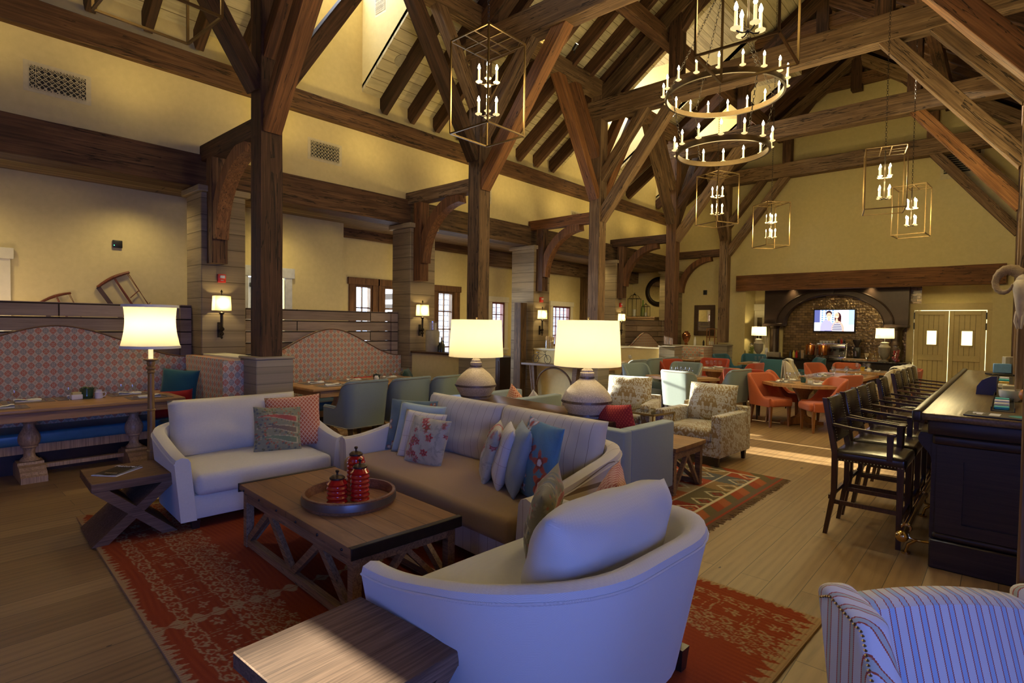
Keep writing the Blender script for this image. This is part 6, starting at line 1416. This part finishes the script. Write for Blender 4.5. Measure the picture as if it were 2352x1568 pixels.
def caddy(label, x, y, z):
    t = thing('sugar_caddy', label, 'caddy', (x, y, z), R(8)); MB().rbox(-.036, .036, -.05, .05, 0, .055, .006, 2).obj('box', M['white'], t); MB().box(-.028, .028, -.04, .04, .05, .078).obj('sachets', flat('yellow sachets', (.62,.52,.22), .7), t); return t
caddy('white sugar caddy with sachets left of the green pot', -7.60, 1.37, .76)
g2 = 'on the second booth table'
for x, y, rz, w in ((-7.42, 4.10, 0, 'at the near bench side of the second booth table'), (-7.42, 4.72, 0, 'at the middle bench side of the second booth table'), (-7.42, 5.38, 0, 'at the far bench side of the second booth table'), (-7.00, 4.12, 180, 'at the near chair side of the second booth table'), (-6.99, 4.74, 180, 'at the middle chair side of the second booth table'), (-6.99, 5.40, 180, 'at the far chair side of the second booth table')):
    place(x, y, .76, rz, w, g2, glass_off=(.13, .14))
pot('dark glazed pot on the second booth table', -7.26, 5.02, .76, .055, .08, (.01,.04,.05), (.02,.05,.05)); mug('white china creamer on the second booth table', -7.12, 4.92, .76)
def setting(cx, cy, z, rad, angs, sfx, what, potc=None, gl2=True):
    for a, w in angs: place(cx+rad*math.cos(R(a)), cy+rad*math.sin(R(a)), z, a+180, w+' '+what, sfx, full=False, glass_off=(.15, .10), gl2=gl2)
    if potc: pot('small glazed pot with a plant on '+what[what.index('the'):] if 'the' in what else what, cx, cy, z, .045, .085, potc); mug('white creamer on '+what[what.index('the'):], cx+.11, cy+.03, z, .9); caddy('white sugar caddy on '+what[what.index('the'):], cx+.13, cy-.08, z)
setting(-2.60, 10.42, .72, .36, ((218, 'left front'), (322, 'right front'), (142, 'left back'), (38, 'right back')), 'on the octagonal table', 'of the octagonal table', (.01,.07,.08))
setting(-4.42, 9.62, .74, .27, ((-118, 'near side'), (62, 'far side'), (152, 'left side')), 'on the square table', 'of the square table', None)
setting(-2.42, 12.25, .74, .28, ((180, 'left side'), (0, 'right side')), 'on the rectangular table', 'of the rectangular table', None)
place(-2.62, 11.78, .74, 0, 'near left of the rectangular table', 'on the rectangular table', False, gl2=True); place(-2.20, 12.75, .74, 180, 'far right of the rectangular table', 'on the rectangular table', False, gl2=True)
setting(-2.35, 14.1, .74, .27, ((180, 'left side'), (0, 'right side'), (90, 'far side')), 'on the farthest round-cornered table', 'of the farthest round-cornered table', (.55,.35,.03))
setting(-4.85, 12.15, .74, .26, ((-90, 'near side'), (90, 'far side')), 'on the small table by the red armchairs', 'of the small table by the red armchairs', None)
setting(-4.75, 15.0, .74, .26, ((-90, 'near side'), (90, 'far side')), 'on the small table between the teal chairs', 'of the small table between the teal chairs', None)
for y, w in ((10.8, 'near'), (11.6, 'middle'), (12.3, 'far')): place(-6.82, y, .76, 180, f'at the {w} chair of the third booth table', 'on the third booth table', False, (.13, .14), True)
pot('dark pot on the third booth table', -7.05, 11.2, .76, .05, .08, (.02,.03,.03))
place(-6.55, 14.8, .76, 180, 'on the small booth table against the far low wall', 'on the small far booth table', False, (.13, .14), True)
for o in list(KIDS.get(wg.name, [])): bpy.data.objects.remove(o)
bpy.data.objects.remove(wg)
# ---------------------------------------------------------------- things on the low walls and in the aisle
CK = flat('grey stoneware', (.36,.32,.24), .6)
t = thing('stoneware_crock', 'tall grey stoneware crock holding a glass of candles on the second low wall', 'crock', (-7.38, 6.23, 1.16)); MB().lathe([(.001, 0), (.112, 0), (.118, .02), (.118, .34), (.108, .355), (.112, .37), (.100, .37), (.095, .35)], n=28).obj('crock', CK, t)
MB().lathe([(.085, .36), (.088, .52), (.084, .52)], n=24).obj('glass', GLS, t); MB().tube([(-.03, 0, .36), (-.03, 0, .50)], .04, 14).tube([(.04, .01, .36), (.04, .01, .49)], .035, 14).obj('candle', flat('ivory wax', (.72,.62,.42), .6), t)
for k, (x, h, lb) in enumerate(((-7.20, .17, 'short dark bottle right of the stoneware crock'), (-7.14, .25, 'tall dark bottle right of the stoneware crock'), (-7.17, .20, 'dark bottle standing behind the two by the crock'))):
    tag(MB().lathe([(.001, 0), (.030, 0), (.030, h*.6), (.011, h*.76), (.011, h), (.001, h)], n=14).obj('bottle', flat('dark green bottle glass', (.012,.018,.012), .1, coat=.4) if k == 0 else bpy.data.materials['dark green bottle glass'], None, (x, 6.23+.06*(k == 2), 1.16)), lb, 'bottle')
t = thing('glass_jar', 'round glass jar packed with pale breadsticks on the third low wall', 'jar', (-7.45, 9.60, 1.13)); MB().lathe([(.001, 0), (.12, .003), (.125, .05), (.125, .17), (.115, .19)], n=24).obj('jar', GLS, t)
b = MB(); rg = random.Random(9)
for k in range(60): a = rg.uniform(0, 6.28); q = .10*math.sqrt(rg.random()); b.tube([(q*.8*math.cos(a), q*.8*math.sin(a), .01), (q*1.1*math.cos(a), q*1.1*math.sin(a), rg.uniform(.24, .28))], .006, 5)
o = b.obj('contents', flat('pale breadsticks', (.62,.45,.22), .8), t); o['kind'] = 'stuff'
t = thing('console_table', 'half-round rustic console with arched supports against the third low wall', 'console', (-7.12, 9.33, 0))
HC = wood('weathered console wood', (.05,.025,.014), (.13,.075,.04), (.22,.14,.08), 2, .55, .3, bmp=.5)
MB().rbox(-.77, .77, -.17, .15, .775, .82, .006, 2).obj('tabletop', HC, t)
for s in (-1, 1):
    l = MB(); l.bar((s*.50-s*.0, 0, .06), (s*.56, 0, .775), .09, .10, up=(0,1,0)); l.bar((s*.62, 0, .775), (s*.52, 0, .05), .035, .12, up=(0,1,0)); l.rbox(s*.50-.17, s*.50+.17, -.14, .12, 0, .06, .01, 1); l.rbox(s*.50-.12, s*.50+.12, -.11, .09, .06, .10, .01, 1); l.obj('leg', HC, t)
c = MB(); c.tube([(.50-.02*0-.50*(1-math.cos(PI*k/20))*.0+.46*math.cos(PI*k/20)-.50+.0, 0, .34+.40*math.sin(PI*k/20)) for k in range(21)], .020, 8)
c.obj('arched_brace', HC, t)
t = thing('model_bicycle', 'small black model bicycle standing on the half-round console', 'model bicycle', (-7.42, 9.28, .82))
for x in (-.165, .165):
    w_ = MB(); w_.torus((0,0,0), .088, .006, 28, 6, M=Matrix.Translation((x, 0, .094)) @ Matrix.Rotation(PI/2, 4, 'X'))
    for k in range(8): w_.bar((x, 0, .094), (x+.085*math.cos(k*PI/4), 0, .094+.085*math.sin(k*PI/4)), .002)
    w_.obj('wheel', M['iron'], t)
f = MB(); f.tube([(-.165, 0, .094), (-.06, 0, .10), (.10, 0, .20), (.165, 0, .094)], .005, 6).tube([(-.165, 0, .094), (-.09, 0, .20), (.10, 0, .20)], .005, 6).tube([(-.06, 0, .10), (-.10, 0, .225)], .005, 6).tube([(.165, 0, .094), (.09, 0, .245)], .005, 6).tube([(.09, -.05, .26), (.09, 0, .245), (.09, .05, .26)], .005, 6); f.obj('frame', M['iron'], t)
MB().rbox(-.135, -.07, -.02, .02, .225, .24, .005, 2).obj('saddle', F['leather'], t)
for k, (x, h, lb) in enumerate(((-6.62, .055, 'clear glass votive on the half-round console'), (-6.53, .10, 'green glass tumbler on the half-round console'), (-6.45, .07, 'pale glass votive at the end of the half-round console'))):
    tag(MB().lathe([(.001, .001), (.034, .001), (.038, h), (.034, h), (.030, .01)], n=16).obj('glass_votive', [GLS, flat('green glass', (.02,.25,.12), .1, coat=.4), GLS][k], None, (x, 9.30, .82)), lb, 'glass')
t = thing('sideboard', 'dark panelled cabinet beyond the second low wall', 'cabinet', (-9.2, 9.86, 0)); MB().rbox(-.38, .36, -.36, .30, 0, .84, .006, 1).obj('body', F['legdark'], t); MB().rbox(-.40, .39, -.39, .33, .84, .87, .006, 1).obj('top', F['legdark'], t)
for x in (-.20, .17): MB().rbox(x-.16, x+.16, -.375, -.36, .08, .78, .006, 1).obj('door', F['legdark'], t)
tag(MB().rbox(-.13, .13, -.09, .09, 0, .02, .004, 1).obj('paper_stack', M['white'], None, (-9.15, 9.66, .872)), 'stack of white paper on the dark cabinet', 'paper')
t = thing('cupboard', 'light wood cupboard top under the round mirror far down the aisle', 'cupboard', (-9.02, 16.62, 0)); MB().rbox(-.55, .52, -.24, .24, 0, 1.90, .006, 1).obj('body', TL, t); MB().rbox(-.57, .54, -.26, .24, 1.90, 1.95, .006, 1).obj('top', TL, t)
for x in (-.28, .26): d = MB().rbox(x-.24, x+.24, -.26, -.24, .9, 1.86, .006, 1).obj('door', TL, t); MB().ball((x+(.2 if x < 0 else -.2), -.27, 1.78), .015, 8).obj('knob', M['iron'], d)
def lantern(label, x, y, z, w, h):
    t = thing('lantern', label, 'lantern', (x, y, z)); f = MB(); a = w/2; b = .010; hb = h*.74
    for sx in (-1, 1):
        for sy in (-1, 1): f.bar((sx*a, sy*a, 0), (sx*a, sy*a, hb), b)
    for zz in (.01, hb): 
        for s in (-1, 1): f.bar((-a, s*a, zz), (a, s*a, zz), b*1.4); f.bar((s*a, -a, zz), (s*a, a, zz), b*1.4)
    f.bar((0, -a, 0), (0, -a, hb), b*.7); f.obj('frame', M['iron'], t)
    r_ = MB(); n = 7
    for k in range(8):
        an = k*PI/4; r_.tube([(a*1.1*math.cos(an)*math.cos(q/n*PI/2), a*1.1*math.sin(an)*math.cos(q/n*PI/2), hb+(h*.17)*math.sin(q/n*PI/2)) for q in range(n+1)], .005, 5)
    r_.lathe([(w*.22, hb+h*.155), (w*.12, hb+h*.19), (.012, hb+h*.21), (.001, h*.97)], n=12).torus((0,0,h*.97), .02, .004, 14, 5, M=Matrix.Translation((0,0,h*.97)) @ Matrix.Rotation(PI/2, 4, 'X') @ Matrix.Translation((0,0,-h*.97))); r_.obj('roof', M['iron'], t)
    MB().box(-a+.006, a-.006, -a+.002, -a+.004, .02, hb-.01).obj('pane', GLS, t); MB().tube([(0,0,0), (0,0,h*.3)], w*.16, 12).obj('candle', M['white'], t); return t
lantern('tall iron lantern with a domed wire top on the light cupboard', -9.32, 16.55, 1.955, .31, .80); lantern('small iron lantern beside the green bottle on the light cupboard', -8.88, 16.52, 1.955, .20, .44)
tag(MB().lathe([(.001, 0), (.065, 0), (.072, .02), (.072, .26), (.03, .36), (.024, .52), (.03, .54), (.001, .54)], n=20).obj('bottle', flat('olive green bottle glass', (.12,.20,.03), .08, coat=.6), None, (-9.03, 16.60, 1.955)), 'tall olive green glass bottle between two lanterns', 'bottle')
MIR = flat('mirror glass', (.9,.9,.88), .03, 1.0)
t = thing('round_mirror', 'large round mirror with a thick black frame on the far aisle wall', 'mirror', (-8.62, 16.898, 2.78), 0, rot=(PI/2, 0, 0)); MB().lathe([(.34, .0), (.34, .012), (.001, .012)], n=48).obj('mirror_glass', MIR, t)
MB().lathe([(.33, 0), (.34, .03), (.38, .055), (.45, .05), (.485, .02), (.485, 0)], n=56).obj('frame', M['iron'], t)
t = thing('wall_mirror', 'rectangular mirror in a dark textured frame between two timber posts', 'mirror', (-7.06, 16.898, 1.85), 0); MB().box(-.19, .19, -.02, -.004, -.32, .32).obj('mirror_glass', MIR, t)
f = MB().rbox(-.325, -.19, -.045, 0, -.47, .47, .008, 1).rbox(.19, .325, -.045, 0, -.47, .47, .008, 1).rbox(-.19, .19, -.045, 0, .32, .47, .008, 1).rbox(-.19, .19, -.045, 0, -.47, -.32, .008, 1)
for i in range(4):
    for j in range(16):
        for s in (-1, 1): f.rbox(s*(.207+.031*i)-.010, s*(.207+.031*i)+.010, -.055, -.045, -.455+.058*j, -.415+.058*j, .003, 1)
f.obj('frame', flat('carved dark frame', (.09,.05,.025), .5, .2), t)
tag(MB().lathe([(.001, 0), (.05, 0), (.055, .03), (.035, .06), (.09, .14), (.13, .26), (.13, .33), (.09, .38), (.055, .40), (.06, .43), (.05, .43)], n=24).obj('vase', flat('amber mercury glass', (.42,.17,.07), .12, .85), None, (-7.40, 16.36, 1.08)), 'amber metallic glass vase with a flared neck on the farthest low wall', 'vase')
tag(MB().lathe([(.001, 0), (.038, 0), (.042, .16), (.022, .22), (.018, .26), (.001, .265)], n=16).obj('bottle', M['white'], None, (-7.13, 16.38, 1.08)), 'white bottle under the rectangular mirror', 'bottle'); tag(MB().lathe([(.001, 0), (.026, 0), (.028, .12), (.012, .15), (.012, .17), (.001, .17)], n=12).obj('bottle', M['iron'], None, (-6.86, 16.38, 1.08)), 'small dark bottle under the rectangular mirror', 'bottle')
t = thing('display_box', 'dark framed lantern box with small bottles inside, at the last post', 'box', (-6.62, 16.42, 1.08)); f = MB()
for sx in (-1, 1):
    for sy in (-1, 1): f.bar((sx*.12, sy*.10, 0), (sx*.12, sy*.10, .52), .022)
for zz in (.012, .26, .51): f.box(-.13, .13, -.11, .11, zz-.01, zz+.01)
f.obj('frame', F['legwarm'], t); 
for k in range(3): MB().lathe([(.001, 0), (.022, 0), (.024, .09), (.01, .12), (.001, .14)], (-.07+.07*k, 0, .022), 12).obj('bottle', M['white'], t)
# ---------------------------------------------------------------- on the bar
t = thing('menu_board', 'dark slate board with white and turquoise marks on the near end of the bar', 'board', (-.005, 4.895, 1.081), R(-4)); MB().rbox(-.20, .20, -.115, .115, 0, .010, .003, 1).obj('slate', flat('dark slate', (.028,.024,.03), .4), t)
TQ = flat('turquoise print', (.05,.42,.48), .5); WP = flat('pale lilac print', (.62,.62,.75), .5)
m_ = MB(); m_.box(-.165, -.13, .02, .07, .0102, .0108).box(-.14, -.11, -.045, .06, .0102, .0108).box(-.16, -.15, -.02, .0, .0102, .0108).box(-.11, -.10, .03, .045, .0102, .0108).obj('lettering', WP, t); MB().box(-.075, -.02, -.06, .07, .0102, .0108).obj('printed_panel', WP, t)
l = MB()
for k in range(11):
    x0 = .02+.013*k; l.prism([(x0, .0), (x0+.02, .062*(1-abs(k-4)/9)), (x0+.03, .058*(1-abs(k-4)/9)), (x0+.02, .0), (x0+.03, -.058*(1-abs(k-4)/9)), (x0+.02, -.062*(1-abs(k-4)/9))], .0102, .0108, 'z')
l.obj('leaf_emblem', TQ, t)
t = thing('condiment_tray', 'long open tray of menus and sachets on the service side of the bar', 'tray', (0,0,1.081)); MB().box(-.075, .045, 5.22, 9.1, 0, .004).box(-.080, -.075, 5.22, 9.1, 0, .03).box(.045, .05, 5.22, 9.1, 0, .03).obj('tray', M['black'], t)
cols = [TQ, M['white'], WP, flat('amber card', (.55,.33,.05), .5)]
for k, y in enumerate((5.35, 5.5, 5.62, 5.75, 5.9, 7.35, 7.6, 7.85, 8.1, 8.35, 8.6)): tag(MB().rbox(-.055, .03, -.04, .04, 0, .02+.01*(k % 3), .003, 1).obj('card_stack', cols[k % 4], None, (-.01, y, 1.086)), ('turquoise', 'white', 'lilac', 'amber')[k % 4]+(' card stack in the nearer half of the bar tray' if y < 6.5 else ' card stack in the farther half of the bar tray'), 'cards', 'card stacks in the bar tray')
tag(MB().lathe([(.001, 0), (.04, 0), (.075, .04), (.08, .09), (.076, .09), (.04, .01)], n=24).obj('bowl', M['white'], None, (.03, 6.05, 1.081)), 'white china sugar bowl on the service side of the bar', 'bowl')
for k in range(4): tag(MB().lathe([(.001, 0), (.04, 0), (.062, .006), (.062, .009), (.001, .004)], n=20).obj('saucer', M['white'], None, (.03, 6.28, 1.082+.011*k)), ('lowest', 'second', 'third', 'topmost')[k]+' saucer of the stack behind the sugar bowl', 'saucer')
tag(MB().prism([(-.13, 0), (-.125, .07), (-.09, .13), (-.03, .165), (.01, .17), (.01, 0)], -.06, .06, 'y').obj('menu_holder', F['leather'], None, (-.075, 6.55, 1.081)), 'rounded dark menu holder on the bar', 'holder')
tag(MB().rbox(-.06, .06, -.05, .05, 0, .07, .006, 2).obj('paper_box', CK, None, (.03, 6.85, 1.081)), 'grey box of coasters behind the rounded menu holder', 'box'); tag(MB().rbox(-.05, .05, -.03, .03, 0, .06, .006, 2).obj('wood_block', F['legwarm'], None, (.05, 7.1, 1.081)), 'warm wooden block behind the coaster box', 'block')
for k, (y, z_, lb) in enumerate(((5.62, .0, 'round fruit bowl with orange peppers, nearer on the bar'), (7.55, .0, 'round bowl of green fruit, farther on the bar'))):
    x = .20 if k == 0 else .22; t = thing('fruit_bowl', lb, 'bowl', (x, y, 1.081)); MB().lathe([(.05, 0), (.055, .01), (.13, .07), (.16, .13), (.155, .13), (.12, .07), (.001, .02)], n=28).obj('bowl', M['iron'] if k else GLS, t)
    rg = random.Random(k); cols2 = (flat('orange pepper', (.62,.17,.015), .25), flat('yellow pepper', (.62,.40,.02), .25)) if k == 0 else (flat('green pear', (.25,.33,.02), .35), flat('lime', (.14,.26,.015), .35))
    for j in range(9): a = j*2.4; q = .085*(j < 6); tag(MB().ball((0,0,0), .048, 12, 1.1).obj('pepper' if k == 0 else 'pear', cols2[j % 2], None, (x+q*math.cos(a), y+q*math.sin(a), 1.081+.10+.05*(j//6)), (rg.uniform(0, 1), rg.uniform(0, 1), 0)), (('orange', 'yellow')[j % 2]+' pepper in the nearer fruit bowl') if k == 0 else (('pale green pear', 'dark lime')[j % 2]+' in the farther fruit bowl'), 'fruit', 'fruit in the '+('nearer' if k == 0 else 'farther')+' bowl')
t = thing('register', 'small till with a blue-lit screen at the far end of the bar', 'till', (-.03, 9.55, 1.081), R(20)); MB().rbox(-.16, .12, -.12, .12, 0, .02, .005, 1).obj('base', M['black'], t); MB().rbox(-.13, .06, -.05, -.03, .03, .15, .006, 1).obj('screen', flat('pale blue tray', (.16,.34,.62), .4), t); MB().rbox(.0, .13, -.02, .08, .02, .24, .006, 1).obj('printer', CK, t)
# ram skull on the post
BN = flat('bleached bone', (.55,.46,.32), .7, var=.05); HN = wood('ribbed horn', (.20,.12,.06), (.36,.25,.14), (.46,.34,.20), 6, .7, .3, bmp=.8)
t = thing('ram_skull', 'ram skull with curled horns hung on the timber post behind the bar', 'skull', (.085, 6.0, 1.97), R(-18)); t.scale = (.66, .72, .84)
prof = [(0, .10, .075), (-.03, .07, .088), (-.05, .02, .085), (-.06, -.06, .066), (-.062, -.14, .050), (-.055, -.22, .038), (-.05, -.30, .028), (-.045, -.36, .014)]
rows = [[(w_*math.cos(2*PI*k/16)*.95, y_-.05+w_*.9*math.sin(2*PI*k/16), z_) for k in range(16)] for y_, z_, w_ in prof]
s_ = MB().sheet(rows, True, closed=True); s_.ball((0, -.04, .09), .078, 14, .9); s_.obj('skull', BN, t)
for s in (-1, 1):
    e = MB().ball((s*.062, -.085, .03), .028, 12); e.obj('eye_socket', M['black'], t)
    MB().torus((0,0,0), .032, .008, 18, 6, M=Matrix.Translation((s*.066, -.085, .03)) @ Matrix.Rotation(PI/2-.3, 4, 'X') @ Matrix.Rotation(s*.9, 4, 'Y')).obj('eye_rim', BN, t)
    pts = []; rs = []
    for k in range(30):
        q = k/29; a = R(165)-q*R(330); rr = .135-.055*q; pts.append((s*(.15+rr*math.cos(a)), -.02-.12*q, .06+rr*math.sin(a)+.02)); rs.append((.054*(1-q)+.010)*(1+.07*math.cos(k*PI)))
    MB().tube(pts, rs, 12).obj('horn', HN, t)
MB().tube([(-.03, -.10, -.20), (-.035, -.13, -.29), (-.02, -.12, -.36)], [.022, .018, .008], 8).tube([(.03, -.10, -.20), (.035, -.13, -.29), (.02, -.12, -.36)], [.022, .018, .008], 8).obj('jaw', BN, t)
# back shelf of the bar side, seen past the posts
t = thing('back_bar', 'dark shelving on the service side of the bar', 'shelving', (0, 0, 0)); c = MB().box(2.02, 2.46, 4.8, 16.4, 0, .95); c.rbox(1.98, 2.47, 4.75, 16.45, .95, 1.0, .006, 1); c.box(2.32, 2.47, 4.8, 16.4, 1.5, 1.55).box(2.32, 2.47, 4.8, 16.4, 2.0, 2.05); c.obj('body', BK, t)
